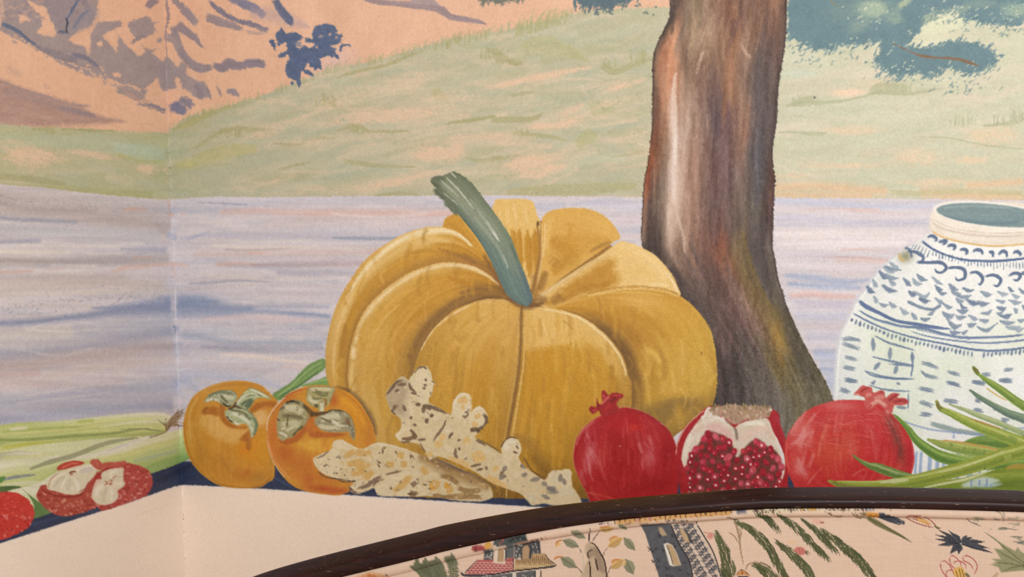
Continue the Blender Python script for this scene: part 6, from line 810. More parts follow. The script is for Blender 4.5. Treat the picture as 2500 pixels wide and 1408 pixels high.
# --- lychees
def bumps(k, sh, x0, x1, y0, y1, n, cols, sz, ang=20):
    for i in range(n):
        x = rng.uniform(x0, x1); y = rng.uniform(y0, y1); l = rng.uniform(*sz); th = math.radians(ang + rng.normal(0, 25))
        M.stroke(S(sh, f'{x-l*math.cos(th)},{y-l*math.sin(th)} {x+l*math.cos(th)},{y+l*math.sin(th)}'), rng.uniform(3, 7), cols[rng.integers(len(cols))], .8, soft=.5, dry=.1, clip=k)
l1 = 'painted_lychee#1'; thing(l1, 'whole bright red lychee painted alone with dark green leaf', 'lychee')
M.fill(S('I', '0,800 80,798 170,830 222,890 243,950 222,1020 190,1060 140,1090 60,1125 0,1142 -100,1130 -190,1050 -200,930 -110,830'), (198, 58, 50), l1, var=9, vs=(12, 12), rag=2, ragl=6)
bumps(l1, 'I', -150, 240, 810, 1000, 70, [(208, 66, 52), (180, 44, 42), (212, 90, 76)], (8, 24), -20); bumps(l1, 'I', -100, 220, 960, 1120, 60, [(214, 110, 100), (160, 34, 36), (222, 130, 120), (186, 60, 54)], (8, 18), 70)
l2 = 'painted_lychee#2'; thing(l2, 'peeled lychee with round pale flesh in a bumpy shell painted on the left wall', 'lychee')
M.fill(S('I', '262,840 270,790 290,755 335,750 430,800 560,800 600,740 640,680 690,640 720,760 700,890 640,930 560,955 470,975 390,960 320,915'), (172, 74, 60), l2 + '/shell', var=8, vs=(9, 9), rag=1.5)
bumps(l2 + '/shell', 'I', 270, 690, 810, 970, 110, [(202, 122, 104), (150, 52, 44), (214, 146, 126), (180, 84, 66)], (8, 20), 10); M.stroke(S('I', '290,770 330,800 430,830 560,825 610,780'), [4, 6, 6, 4], (140, 44, 36), .8, clip=l2 + '/shell')
M.fill(S('I', '405,642 430,602 520,575 600,588 560,615 480,632'), (186, 68, 56), l2 + '/shell', var=6); M.stroke(S('I', '430,632 500,600 570,592'), 4, (220, 130, 110), .7, clip=l2 + '/shell')
M.fill(S('I', '335,775 345,715 380,675 450,645 540,615 640,598 690,605 692,650 660,700 620,740 600,785 550,815 470,815 400,795'), (222, 212, 184), l2 + '/flesh', var=5)
for p, w, c, a in (('480,680 420,720 370,780', [4, 12, 6], (204, 196, 172), .8), ('500,690 490,750 480,800', [4, 10, 6], (210, 200, 176), .8), ('520,690 550,740 560,800', [4, 12, 6], (236, 228, 208), .8), ('480,680 440,760 430,800', [3, 5, 3], (238, 232, 216), .8), ('560,660 620,640 670,640', [8, 16, 8], (206, 198, 186), .8), ('520,660 600,620 680,610', 5, (236, 228, 206), .8), ('350,740 400,690 470,660', 4, (238, 230, 210), .8), ('490,670 510,655 545,655|', 4, (130, 66, 48), .9), ('500,680 520,665', 3, (120, 56, 42), .9), ('505,645 515,680', 3, (150, 90, 66), .8), ('340,780 360,710 420,660', 3, (172, 122, 96), .6), ('560,800 610,770', 3, (150, 60, 50), .7)): M.stroke(S('I', p.strip('|')), w, c, a, dry=.15, clip=l2 + '/flesh')
l3 = 'painted_lychee#3'; thing(l3, 'split lychee showing star shaped pale flesh painted beside the navy ledge', 'lychee')
M.fill(S('I', '650,780 670,700 720,645 790,605 890,590 960,602 1030,625 1065,655 1092,715 1080,770 1040,825 960,860 860,895 740,932 690,905 655,860'), (178, 72, 66), l3 + '/shell', var=8, vs=(9, 9), rag=1.5)
bumps(l3 + '/shell', 'I', 840, 1090, 610, 890, 120, [(206, 120, 110), (156, 54, 50), (216, 146, 134), (190, 84, 78)], (8, 20), 10); bumps(l3 + '/shell', 'I', 680, 900, 880, 930, 24, [(206, 130, 116), (160, 62, 56)], (8, 16), 0); M.stroke(S('I', '660,760 700,680 790,620 890,600'), [5, 7, 6, 4], (158, 46, 42), .8, clip=l3 + '/shell')
M.fill(S('I', '640,585 690,562 725,590 770,585 825,585 895,578 880,610 760,625 700,640'), (190, 92, 78), l3 + '/shell', var=7, rag=1)
M.fill(S('I', '653,835 658,790 685,715 722,705 728,660 800,632 880,632 882,690 893,740 870,770 840,790 842,840 800,880 740,892 690,882'), (224, 212, 186), l3 + '/flesh', var=5)
for p, w, c, a in (('760,740 700,780 680,850', [5, 12, 8], (238, 230, 210), .8), ('770,760 740,820 740,880', [5, 12, 6], (208, 198, 172), .8), ('790,760 800,820 790,870', [5, 10, 6], (236, 228, 206), .8), ('800,740 850,740 880,740', [5, 10, 6], (236, 226, 202), .7), ('790,710 800,660 840,645', [4, 10, 8], (236, 228, 208), .8), ('745,720 770,735 740,750', 3, (170, 100, 76), .9), ('770,720 800,715 780,745 810,735', 3, (176, 104, 78), .9), ('800,705 835,680', 3, (180, 110, 84), .8), ('660,780 690,730 720,720', 7, (222, 180, 164), .7), ('830,700 870,680', 5, (206, 196, 170), .6), ('880,640 885,740', 3, (176, 84, 70), .7)): M.stroke(S('I', p), w, c, a, dry=.15, clip=l3 + '/flesh')
M.dabs('I', '680,570 690,590 700,620', 4, (206, 120, 100), .7)
# ------------------------------------------------------------------ printed sofa fabric
fx = [560 - v for v in geo(0, 8, 8, 1.3)[1:]][::-1] + list(np.arange(560, 2521, 2.0)) + list(np.arange(2528, 4600, 8.0))
fy = list(np.arange(1180, 1425, 2.0)) + list(np.arange(1430, 2100, 6.0))
LIN = (226, 197, 174)
F = Canvas(fx, fy, LIN)
F.C += ((vn(F.X / 30, F.Y / 1.6, 3) - .5) * 7 + (vn(F.X / 1.7, F.Y / 25, 4) - .5) * 5)[..., None]
F.ID[:] = F.gid('fabric')
def fd(sh, lst, w, c, a=.9, **kw): F.dabs(sh, lst, w, c, a, **kw)
# ferns and orange leaf
for st in ('1530,750 1590,800 1650,880', '1600,740 1660,800 1720,880', '1690,715 1740,790 1775,880', '1820,690 1850,760 1865,890'):
    P_ = crom(S('N', st), 8); F.stroke(P_, 2, (92, 96, 74), .9, smooth=False)
    for i, q in enumerate(P_[1:]):
        t = P_[i + 1] - P_[i]; t = t / np.hypot(*t); nn = np.array((-t[1], t[0]))
        for sg in (-1, 1): F.stroke([q, q + nn * sg * 8 - t * 4, q + nn * sg * 14 - t * 2], [3, 5, 1], (98, 104, 78), .85, ends=False)
F.fill(S('N', '1050,872 1120,835 1200,820 1290,840 1310,872'), (214, 166, 120), soft=3); fd('N', '1100,850 1180,855 1270,872|1130,835 1220,850', 4, (196, 110, 60), .8); fd('N', '1290,835 1320,850', 2, (110, 86, 66))
# pagoda
BK = (58, 56, 58); DKG = (86, 88, 88)
F.fill(S('O', '300,565 380,545 380,660 295,660'), DKG, smooth=False, var=8, vs=(4, 4)); F.fill(S('O', '490,520 560,510 560,640 490,640'), (104, 106, 106), smooth=False); F.fill(S('O', '565,495 780,490 795,605 565,645'), (82, 82, 84), smooth=False, var=10, vs=(4, 4))
for i in range(46):
    x = rng.choice([rng.uniform(300, 385), rng.uniform(565, 620), rng.uniform(710, 780)]); y = rng.uniform(510, 640); F.stroke(S('O', f'{x},{y} {x+10},{y+8} {x+4},{y+18}'), 2.4, (206, 200, 190), .75)
F.fill(S('O', '395,570 415,545 460,545 485,580 480,675 400,680'), (226, 214, 196), smooth=False); F.fill(S('O', '418,570 440,552 465,560 475,590 470,670 415,672'), (184, 152, 116), smooth=False); fd('O', '485,670 488,580 465,545', 4, BK)
F.fill(S('O', '622,560 640,528 690,522 712,560 712,660 625,650'), (70, 68, 68), smooth=False); F.fill(S('O', '630,560 648,534 680,530 695,560 690,650 632,650'), (178, 146, 112), smooth=False)
F.fill(S('O', '135,768 240,655 378,652 378,680 485,690 490,645 556,630 556,745 400,765 180,785'), (176, 92, 90), smooth=False, var=5)
for r_ in range(6):
    for i in range(14):
        x = 120 + i * 36 + (r_ % 2) * 18; y = 668 + r_ * 20
        if 190 - (y - 650) < x - 30 < 540: F.stroke(S('O', f'{x-17},{y} {x},{y+11} {x+17},{y}'), 1.8, (228, 196, 182), .85)
F.fill(S('O', '565,745 570,645 640,655 715,640 715,602 825,595 880,668 935,690 800,722'), (190, 158, 114), smooth=False, var=6)
for x in range(585, 900, 17): F.stroke(S('O', f'{x},{640 if x<720 else 610+max(0,(x-820))*.8} {x+6},690'), [1, 3, 1], (112, 84, 60), .8)
for x in range(580, 900, 18): F.stroke(S('O', f'{x},715 {x+2},698'), 2.6, (232, 214, 186), .8)
F.stroke(S('O', '98,750 110,772 140,785 260,782 400,772 560,745 750,725 900,705 938,685'), [4, 6, 5, 4, 4, 4, 4, 5, 3], BK, .95); F.stroke(S('O', '130,768 190,705 240,655'), 2, BK, .8); F.stroke(S('O', '825,597 870,650 925,688'), 2.5, BK, .8); F.stroke(S('O', '555,632 558,745'), 3, BK, .8)
F.fill(S('O', '170,792 400,782 560,760 750,738 750,830 170,830'), (96, 98, 100), smooth=False, var=8, vs=(4, 4)); F.fill(S('O', '550,758 582,754 582,830 550,830'), (222, 208, 190), smooth=False); F.fill(S('O', '748,738 790,732 790,830 748,830'), (226, 206, 184), smooth=False); F.stroke(S('O', '795,732 798,830'), 3, (90, 70, 60), .8); F.stroke(S('O', '745,738 745,830'), 4, BK, .8)
for i in range(30):
    x, y = rng.uniform(240, 730), rng.uniform(785, 825); F.stroke(S('O', f'{x},{y} {x+9},{y-6} {x+12},{y+6}'), 2.2, (214, 206, 196), .8)
F.fill(S('O', '375,520 390,470 470,455 560,435 655,430 680,470 675,490 560,510 420,535'), (78, 86, 84), smooth=False, var=8, vs=(4, 4)); F.stroke(S('O', '510,500 560,470 640,460 670,480'), 5, (42, 40, 42), .9)
for x, y in ((385, 500), (390, 520), (410, 485), (515, 492), (535, 478), (560, 466), (590, 462), (620, 466), (640, 476), (470, 480)): F.stroke(S('O', f'{x},{y} {x+5},{y+3}'), 4, (226, 220, 206), .9)
fd('O', '440,470 430,530|465,465 450,525', 3, (170, 90, 84)); F.fill(S('O', '190,548 220,530 290,530 310,560 280,575 215,580'), (160, 76, 74)); F.fill(S('O', '300,520 345,500 372,530 350,552 305,555'), (214, 160, 84)); fd('O', '210,545 240,560 220,575', 2, (80, 40, 44))
F.stroke(S('O', '560,515 700,490 800,475 875,460'), [5, 4, 3, 3], (190, 140, 112), .8); F.stroke(S('O', '690,488 860,466 880,460'), 2, (92, 62, 52), .8); F.stroke(S('O', '770,490 785,600'), 4, BK, .8)
# slender tree
F.fill(S('O', '1150,830 1180,700 1205,640 1175,580 1185,520 1235,500 1280,535 1330,620 1365,740 1385,830'), (196, 172, 144), var=10, vs=(6, 14)); F.fill(S('O', '1215,560 1280,550 1330,640 1350,760 1290,720 1260,620 1215,640'), (150, 128, 106), a=.8, soft=4, var=10, vs=(6, 10))
for p, w in (('1225,375 1212,440 1210,500', [1, 4, 5]), ('1205,500 1260,520 1310,590 1350,670 1375,830', [2, 3, 4, 4, 4]), ('1240,495 1270,450 1310,405', [3, 2, 1]), ('1215,640 1200,600 1215,575 1250,560', [4, 4, 3, 2]), ('1268,630 1280,690 1292,745', 4), ('1215,650 1225,730 1230,830', [3, 4, 4]), ('1335,625 1350,570 1380,545', [2, 1.5, 1]), ('1380,765 1395,720 1415,690', [2, 1.5, 1]), ('1160,770 1130,730 1100,700', 2), ('1145,590 1130,550', 1.5)): F.stroke(S('O', p), w, (64, 46, 44), .9)
fd('O', '1160,590 1165,680 1155,770', 5, (206, 190, 164), .7, dry=.2)
def lf(sh, x0, y0, x1, y1, w, c, vein=(84, 82, 60)):
    P_ = S(sh, f'{x0},{y0} {(x0+x1)/2},{(y0+y1)/2} {x1},{y1}'); k = SHEET[sh][2]; F.stroke(P_, [1, w * k, w * k * .95, 2], c, .95, soft=.25, ends=False, acr=mixc(c, (60, 60, 44), .25)); F.stroke(P_, 1.6, vein, .7)
OLV = (146, 146, 118)
for a in ((1050, 400, 1178, 468, 66), (980, 485, 1125, 540, 70), (965, 630, 1105, 712, 84), (1460, 330, 1540, 395, 50), (1512, 462, 1612, 565, 70), (1530, 640, 1600, 770, 90)): lf('O', *a, OLV)
YL = (222, 180, 112)
for a in ((1300, 400, 1430, 375, 62), (1375, 540, 1500, 465, 74), (1405, 720, 1510, 645, 74)): lf('O', *a, YL, (160, 96, 50))
fd('O', '1300,375 1330,365 1400,360|1380,490 1420,460 1470,455|1405,680 1430,650 1490,645|920,540 935,500 980,485|905,655 930,630 1000,625', [3, 5, 2], (196, 122, 62), .85); fd('O', '925,535 960,510|1510,700 1530,650', 8, YL, .8)
# tall towers
F.fill(S('O', '1652,345 1920,345 1955,430 2010,540 2080,650 2125,840 1835,840 1790,690 1745,560 1700,430'), (92, 92, 96), smooth=False, var=9, vs=(7, 7))
for i in range(44):
    x = rng.uniform(1680, 2100); y = rng.uniform(350, 830); w_ = rng.uniform(12, 28)
    if 1652 + (y - 345) * .37 < x < 1915 + (y - 345) * .42: F.stroke(S('O', f'{x-w_},{y-w_} {x},{y} {x+w_},{y-w_*.6}'), [2, 4, 2], (58, 58, 62), .7); F.stroke(S('O', f'{x-w_*.6},{y+w_} {x},{y} {x+w_*.7},{y+w_}'), [2, 4, 1], (66, 66, 70), .6)
F.fill(S('O', '1920,345 2145,345 2200,430 2280,560 2330,690 2370,840 2125,840 2080,650 2010,540 1955,430'), (214, 192, 172), smooth=False)
for gx in range(-1, 9):
    for gy in range(0, 11):
        x = 1950 + gx * 62 + gy * 30 - 40; y = 350 + gy * 50 - gx * 4 + (gx % 2) * 24
        if 1925 + (y - 345) * .42 < x < 2140 + (y - 345) * .46:
            for th in (.5, 1.7, 2.6):
                dx, dy = 33 * math.cos(th), 33 * math.sin(th); ox, oy = -dy * .25, dx * .25
                F.stroke(S('O', f'{x-dx},{y-dy} {x+ox},{y+oy} {x+dx},{y+dy}'), 2.2, (84, 84, 90), .85); F.stroke(S('O', f'{x-dx},{y-dy} {x-ox},{y-oy} {x+dx},{y+dy}'), 2.2, (84, 84, 90), .85)
            if gy % 2: fd('O', f'{x+22},{y+18} {x+42},{y+38}|{x+42},{y+18} {x+22},{y+38}', 1.8, (80, 80, 84), .8)
F.stroke(S('O', '1920,345 1955,430 2010,540 2080,650 2125,840'), 4, BK, .9); F.stroke(S('O', '2145,345 2200,430 2280,560 2330,690 2370,840'), 3.5, BK, .9)
F.fill(S('O', '1860,515 1890,502 1935,520 1975,590 2012,690 1945,702 1912,692'), (232, 222, 208), smooth=False); F.fill(S('O', '1885,515 1930,522 1970,590 2008,690 1950,698 1920,610'), (188, 160, 122), smooth=False); fd('O', '1880,512 1920,610 1945,700', 2.4, BK, .8)
F.fill(S('O', '1810,375 1845,375 1890,440 1850,448 1830,430'), (176, 152, 122), smooth=False); F.fill(S('O', '1990,385 2040,385 2090,440 2115,505 2060,505 2020,450'), (78, 76, 76), smooth=False); F.fill(S('O', '1995,388 2030,388 2065,440 2085,500 2055,502 2020,450'), (192, 164, 128), smooth=False)
F.stroke(S('O', '1500,338 1700,335 1900,338 2150,335'), [3, 5, 6, 5], (206, 182, 160), .9); F.stroke(S('O', '1510,345 1800,345 2150,340'), 2, (140, 110, 96), .8); fd('O', '2140,322 2150,345', 4, BK)
for x in range(1890, 2080, 18): F.stroke(S('O', f'{x},325 {x-22},300'), 2.4, (92, 88, 80), .85)
# willow
WG = (88, 92, 62)
def willow(p, w, n, ln=34):
    n = int(n * 1.7); F.stroke(S('Q', p), w * .32 * .7, (132, 130, 98), .35, soft=.9, dry=.4)
    P_ = crom(S('Q', p), 10); k = .32
    for i in range(n):
        j = rng.integers(0, len(P_) - 1); t = P_[j + 1] - P_[j]; t = t / (np.hypot(*t) + 1e-6); f_ = j / len(P_); o = P_[j] + np.array((-t[1], t[0])) * rng.uniform(-.5, .5) * w * k * min(1, .35 + 2.2 * min(f_, 1 - f_)); L_ = rng.uniform(.5, 1) * ln
        F.stroke([o, o + t * L_ * .5 + (0, 1), o + t * L_ * .8 + (-1, L_ * .25)], [1, rng.uniform(2, 3.6), 1], mixc(WG, [(122, 122, 88), (64, 66, 44)][rng.integers(2)], rng.random() * .6), .85, ends=False)
for p, w, n in (('140,345 190,450 230,560 250,640 220,740', 90, 90), ('290,285 380,320 470,385 550,470 610,570 660,660 720,740', 62, 120), ('600,425 690,490 770,560 840,640 900,740', 62, 90), ('940,335 1050,410 1150,490 1230,560 1300,640 1360,710', 66, 120), ('610,222 700,280 800,360 890,450 975,525', 52, 90), ('795,262 880,320 960,400 1035,468', 40, 60), ('445,228 520,250 600,312', 46, 40), ('420,595 500,625 570,690 600,740', 90, 80), ('230,245 290,262', 10, 6), ('190,600 220,680 230,740', 60, 40)): willow(p, w, n)
for p, w in (('225,245 280,265 300,300 325,390 335,480 360,610', [2, 4, 5, 6, 4, 2]), ('240,360 290,390 318,440', [2, 3, 3]), ('375,650 390,605 440,585 520,600 580,650', [3, 4, 3, 3, 1]), ('545,408 600,412 640,435', [1, 2, 1]), ('320,330 340,360 335,420', 3)): F.stroke(S('Q', p), w, (158, 130, 102), .85)
F.fill(S('Q', '300,682 345,636 410,684 360,676'), (206, 142, 84), smooth=False); fd('Q', '300,682 345,638 410,684|345,640 352,678', 1.8, (96, 60, 40)); F.fill(S('Q', '312,690 400,690 405,730 308,730'), (180, 176, 172), smooth=False); fd('Q', '310,692 402,690', 4, (70, 66, 66))
# buds, bird, seed pod, flowers
F.fill(S('Q', '742,490 765,470 800,470 828,490 825,520 790,530 755,510'), (206, 128, 116), var=8); fd('Q', '780,475 790,525|800,475 815,520', 2, (170, 86, 80), .7); fd('Q', '825,505 870,520|825,510 855,535|825,500 855,500', [4, 1], (96, 90, 64)); F.fill(S('Q', '880,275 920,265 980,290 940,305 905,300'), (226, 170, 150), a=.7, soft=3); fd('Q', '940,290 975,292', 5, (150, 96, 84), .8); fd('Q', '690,430 760,440', 8, (230, 190, 140), .5); F.fill(S('Q', '85,385 110,370 130,385 115,410 90,405'), (206, 124, 112), a=.8, soft=3); fd('Q', '50,360 90,370 130,370', 2.5, (190, 110, 96), .7)
for p, w in (('1180,212 1220,250 1270,265', 3), ('1200,215 1240,240 1300,262', 3), ('990,215 1060,245 1110,245 1120,235', 2.5), ('970,205 1050,232', 2)): F.stroke(S('Q', p), w, (110, 90, 66), .8)
F.stroke(S('Q', '1230,215 1300,225 1390,235'), [4, 12, 9], (128, 112, 78), .9); F.fill(S('Q', '1290,215 1340,208 1395,225 1390,250 1340,255 1300,240'), (216, 152, 74)); fd('Q', '1310,230 1350,240 1380,232', 3, (130, 70, 40))
for i in range(26):
    t = rng.uniform(-.1, 1); F.stroke(S('Q', f'{1385+rng.uniform(0,20)},{215+t*38} {1470+rng.uniform(0,30)},{245+t*40} {1530+rng.uniform(0,66)},{285+t*26}'), [3, 3, 1], (72, 74, 82), .85, ends=False)
F.stroke(S('Q', '1290,250 1370,292 1460,340 1560,390 1645,442'), [8, 14, 10, 6, 1], (112, 110, 72), .9, dry=.1); F.stroke(S('Q', '1300,255 1450,330 1600,418'), 2, (72, 70, 44), .8); F.stroke(S('Q', '1330,380 1380,430 1450,480'), 2, (206, 178, 154), .7); F.stroke(S('Q', '1720,385 1790,430 1810,450'), 3, (200, 174, 150), .6)
RBn = (156, 84, 68)
fd('Q', '1590,245 1660,236 1740,250 1800,290 1830,325|1590,250 1640,280 1720,310 1810,330|1640,245 1720,265 1790,310|1640,262 1720,285 1780,315|1590,245 1610,240', 2.6, RBn); F.fill(S('Q', '1680,258 1730,265 1780,295 1760,305 1700,285'), (222, 172, 104), a=.9); fd('Q', '1810,310 1835,330 1865,330|1830,325 1850,345', [4, 5, 2], (110, 96, 64))
c0 = (2008, 445)
for ex, ey, w in ((1840, 345, 26), (1818, 380, 24), (1816, 412, 30), (1826, 460, 34), (1925, 520, 50), (1990, 522, 50), (1920, 350, 26), (1965, 372, 34), (2060, 382, 30), (2095, 400, 34), (2190, 432, 40), (2225, 480, 30), (2250, 515, 26), (2200, 505, 30)):
    F.stroke(S('Q', f'{c0[0]},{c0[1]} {(c0[0]+ex)/2},{(c0[1]+ey)/2-6} {ex},{ey}'), [4, w * .34, 1], (82, 84, 92), .95, soft=.2, ends=False, acr=(58, 60, 66)); F.stroke(S('Q', f'{c0[0]},{c0[1]} {(c0[0]+ex)/2},{(c0[1]+ey)/2-6} {ex},{ey}'), 1.4, (46, 46, 50), .7)
F.stroke(S('Q', '2004,440 2014,450'), 5, (226, 206, 190), .9)
PKR = (184, 100, 98)
fd('Q', '1850,580 1860,640 1900,690 1950,712|1850,580 1890,575 1930,620 1960,690|1920,545 1950,535 2000,580 2010,620|1920,545 1930,600 1970,640|2020,540 2060,535 2110,570 2130,620 2100,680|2020,540 2030,570 2080,600 2100,640|1950,600 1960,580 2000,575 2040,600 2045,640|1890,712 1900,650 1950,640', 3, PKR, .9); F.fill(S('Q', '1950,640 1985,618 2020,625 2045,680 2035,730 1990,730 1960,690'), (222, 176, 96)); fd('Q', '1965,640 1990,712|1990,625 2010,712|2010,625 2035,712', 2, (84, 70, 44)); fd('Q', '2045,690 2065,670', 14, (110, 104, 74), .9)
F.fill(S('Q', '2190,360 2260,400 2330,450 2420,500 2440,470 2460,500 2490,520 2540,540 2560,640 2400,650 2310,660 2290,620 2230,600 2290,590 2240,555 2310,560 2260,480 2330,490 2300,440'), (150, 148, 112), smooth=False, var=9, vs=(8, 8)); fd('Q', '2190,360 2300,440 2420,540 2520,610|2260,480 2360,540 2480,600|2230,590 2340,590 2480,610|2320,650 2400,620 2490,610', [1, 3, 2], (108, 106, 76), .8); F.stroke(S('Q', '2230,712 2270,680 2290,655'), 8, (190, 162, 130), .8); fd('Q', '2480,590 2510,620', 16, (112, 106, 80), .8)
for i in range(60):
    b = [(2120, 262, 50, 16), (2280, 262, 80, 14), (2420, 258, 60, 14), (2330, 338, 50, 8), (2430, 400, 40, 10), (2450, 435, 40, 8), (2420, 305, 30, 6)][rng.integers(7)]; x = rng.normal(b[0], b[2] * .6); y = rng.normal(b[1], b[3] * .6)
    F.stroke(S('Q', f'{x},{y} {x+rng.uniform(20,50)},{y+rng.uniform(-6,6)}'), rng.uniform(2, 5), [(140, 138, 116), (110, 116, 112), (166, 160, 136)][rng.integers(3)], .65, dry=.2)
fd('Q', '2050,245 2090,290 2150,300|2090,290 2170,320|2290,340 2330,330 2400,340 2450,345|2380,395 2480,398|2400,430 2490,440', 2, (92, 86, 76), .8); fd('Q', '2280,200 2310,215 2320,235|2300,195 2335,215 2340,235|1460,175 1480,190 1478,205', 2, (130, 122, 96), .8)
# print that falls on the welt
F.stroke(S('O', '1430,318 1600,305 1800,285 2000,265 2200,252 2460,232'), 17, (210, 160, 100), .95, soft=.2)
for i, x in enumerate(range(1440, 2460, 44)):
    y = np.interp(x, (1430, 1800, 2460), (318, 283, 232)); F.stroke(S('O', f'{x},{y+22} {x-8},{y} {x+10},{y-18}'), 2.6, (96, 60, 36), .9); F.stroke(S('O', f'{x+12},{y-8} {x+32},{y-12}'), 5, (228, 184, 120), .8)
fd('O', '1590,300 1620,285 1640,305 1610,320|1690,290 1720,275 1745,290 1720,305', 5, (196, 140, 132)); fd('O', '1290,350 1330,335|1310,340 1300,355|1340,330 1345,345|1370,330 1380,345|1400,330 1405,345', 2.5, (90, 64, 80), .8)
F.stroke(S('Q', '300,205 340,200 385,202'), 12, (100, 102, 116), .9, dry=.2); F.stroke(S('Q', '400,205 640,195 1000,182 1260,182'), 9, (222, 204, 172), .9)
for i in range(70):
    x = rng.uniform(420, 1260); y = np.interp(x, (400, 1000, 1260), (206, 183, 186)) + rng.normal(0, 8); r_ = rng.uniform(8, 18)
    F.stroke(S('Q', f'{x-r_},{y+4} {x},{y-r_*.8} {x+r_},{y+2} {x+r_*.4},{y+12}'), 1.8, (92, 76, 62), .85)
fd('Q', '800,210 820,180 870,175|850,205 880,190 920,200', 5, (206, 160, 84)); fd('Q', '1265,175 1350,172|1268,200 1350,200|1290,170 1290,205|1320,170 1322,205|1348,170 1350,205', 3, (84, 88, 100)); fd('Q', '1300,188 1340,188', 8, (140, 146, 156), .6)

# the print carries on past the photograph's edge
def fold(v, a, b): t = np.mod(v - a, 2 * (b - a)); return a + np.where(t > b - a, 2 * (b - a) - t, t)
out = (F.X > 2521) | (F.Y > 1425)
su = np.where(F.X > 2521, 4640 - F.X, F.X)[out]; sv = F.Y[out]; low = sv > 1422
su = np.where(low | (su < 1150), fold(su + np.floor((sv - 1422) / 100) * 310 * low, 1180, 2470), su); sv = np.where(low, fold(sv, 1325, 1420), np.maximum(sv, 1262))
F.C[out] = F.C[np.clip(np.searchsorted(F.ys, sv), 0, len(F.ys) - 1), np.clip(np.searchsorted(F.xs, su), 0, len(F.xs) - 1)]
# paint catches on the tooth of the plaster: edges break up a little
AMP = {'painted_sky': .8, 'painted_mountain': .8, 'painted_hillside': .75, 'painted_lake': .5, 'painted_foliage': .45, 'painted_bush': .5, 'painted_tree_trunk': .45, 'painted_pumpkin': .32, 'painted_dado': .2, 'painted_ledge': .25}
amp = np.array([.2] + [AMP.get(k.split('/')[0].split('#')[0], .2) for k in M.ids])
mk = (.5 + .8 * sst(.35, .7, vn(M.X / 50, M.Y / 50, 71))) * amp[M.ID]
inf = (M.X > -8) & (M.X < 2508) & (M.Y > -8) & (M.Y < 1332)
DX = ((vn(M.X / 4.5, M.Y / 4.5, 72) - .5) * 5.0 + (vn(M.X / 2.2, M.Y / 2.2, 74) - .5) * 3.0) * mk * inf / 2; DY = ((vn(M.X / 4.5, M.Y / 4.5, 75) - .5) * 5.0 + (vn(M.X / 2.2, M.Y / 2.2, 77) - .5) * 3.0) * mk * inf / 2
r0, c0_ = np.indices(M.X.shape); fr = np.clip(r0 + DY, 0, M.X.shape[0] - 1.01); fc = np.clip(c0_ + DX, 0, M.X.shape[1] - 1.01)
ri = fr.astype(int); ci = fc.astype(int); fr = (fr - ri)[..., None]; fc = (fc - ci)[..., None]
M.C = ((M.C[ri, ci] * (1 - fc) + M.C[ri, ci + 1] * fc) * (1 - fr) + (M.C[ri + 1, ci] * (1 - fc) + M.C[ri + 1, ci + 1] * fc) * fr).astype(np.float32)
tooth = ((vn(M.X / 2.3, M.Y / 2.3, 81) - .5) * 9 + (vn(M.X / 6, M.Y / 6, 82) - .5) * 6)[..., None]; M.C += np.where((M.ID == M.gid('painted_dado'))[..., None], tooth * .25, tooth)
# ------------------------------------------------------------------ materials
def lin(c): c = np.clip(np.asarray(c, np.float32) / 255., 0, 1); return np.where(c <= .04045, c / 12.92, ((c + .055) / 1.055) ** 2.4)
def lin4(c): return tuple(float(v) for v in lin(c)) + (1.0,)
def mat(name, rough=.6, color=None, attr=None, bump=.1, bscale=300., nvar=.06, nscale=(220, 220, 220), spec=.35, bdist=.001):
    m = bpy.data.materials.new(name); m.use_nodes = True; nt = m.node_tree; N = nt.nodes; Lk = nt.links; bs_ = N['Principled BSDF']
    bs_.inputs['Roughness'].default_value = rough; bs_.inputs['Specular IOR Level'].default_value = spec
    geo_ = N.new('ShaderNodeNewGeometry'); mp = N.new('ShaderNodeMapping'); mp.inputs['Scale'].default_value = nscale; Lk.new(geo_.outputs['Position'], mp.inputs[0])
    nz = N.new('ShaderNodeTexNoise'); nz.inputs['Scale'].default_value = 1.0; nz.inputs['Detail'].default_value = 3; Lk.new(mp.outputs[0], nz.inputs['Vector'])
    mr = N.new('ShaderNodeMapRange'); mr.inputs[1].default_value = .25; mr.inputs[2].default_value = .75; mr.inputs[3].default_value = 1 - nvar; mr.inputs[4].default_value = 1 + nvar; Lk.new(nz.outputs[0], mr.inputs[0])
    if attr: src = N.new('ShaderNodeAttribute'); src.attribute_name = attr; so = src.outputs['Color']
    else: src = N.new('ShaderNodeRGB'); src.outputs[0].default_value = lin4(color); so = src.outputs[0]
    vm = N.new('ShaderNodeVectorMath'); vm.operation = 'SCALE'; Lk.new(so, vm.inputs[0]); Lk.new(mr.outputs[0], vm.inputs['Scale']); Lk.new(vm.outputs[0], bs_.inputs['Base Color'])
    nb = N.new('ShaderNodeTexNoise'); nb.inputs['Scale'].default_value = bscale; nb.inputs['Detail'].default_value = 2; Lk.new(geo_.outputs['Position'], nb.inputs['Vector'])
    bp = N.new('ShaderNodeBump'); bp.inputs['Strength'].default_value = bump; bp.inputs['Distance'].default_value = bdist; Lk.new(nb.outputs[0], bp.inputs['Height']); Lk.new(bp.outputs[0], bs_.inputs['Normal'])
    return m
M_PAINT = mat('mural_paint', .6, attr='Col', bump=.35, bscale=240, nvar=.05)
M_GLOSS = mat('satin_mural_paint', .42, attr='Col', bump=.5, bscale=260, nvar=.07, spec=.45)
M_WALL = mat('cream_wall_paint', .6, color=CREAM, bump=.3, bscale=240, nvar=.02)
M_FLOOR = mat('pale_oak_floor', .5, color=(206, 186, 162), nscale=(6, 60, 6), nvar=.2)
M_SKIRT = mat('white_gloss', .35, color=(226, 214, 200))
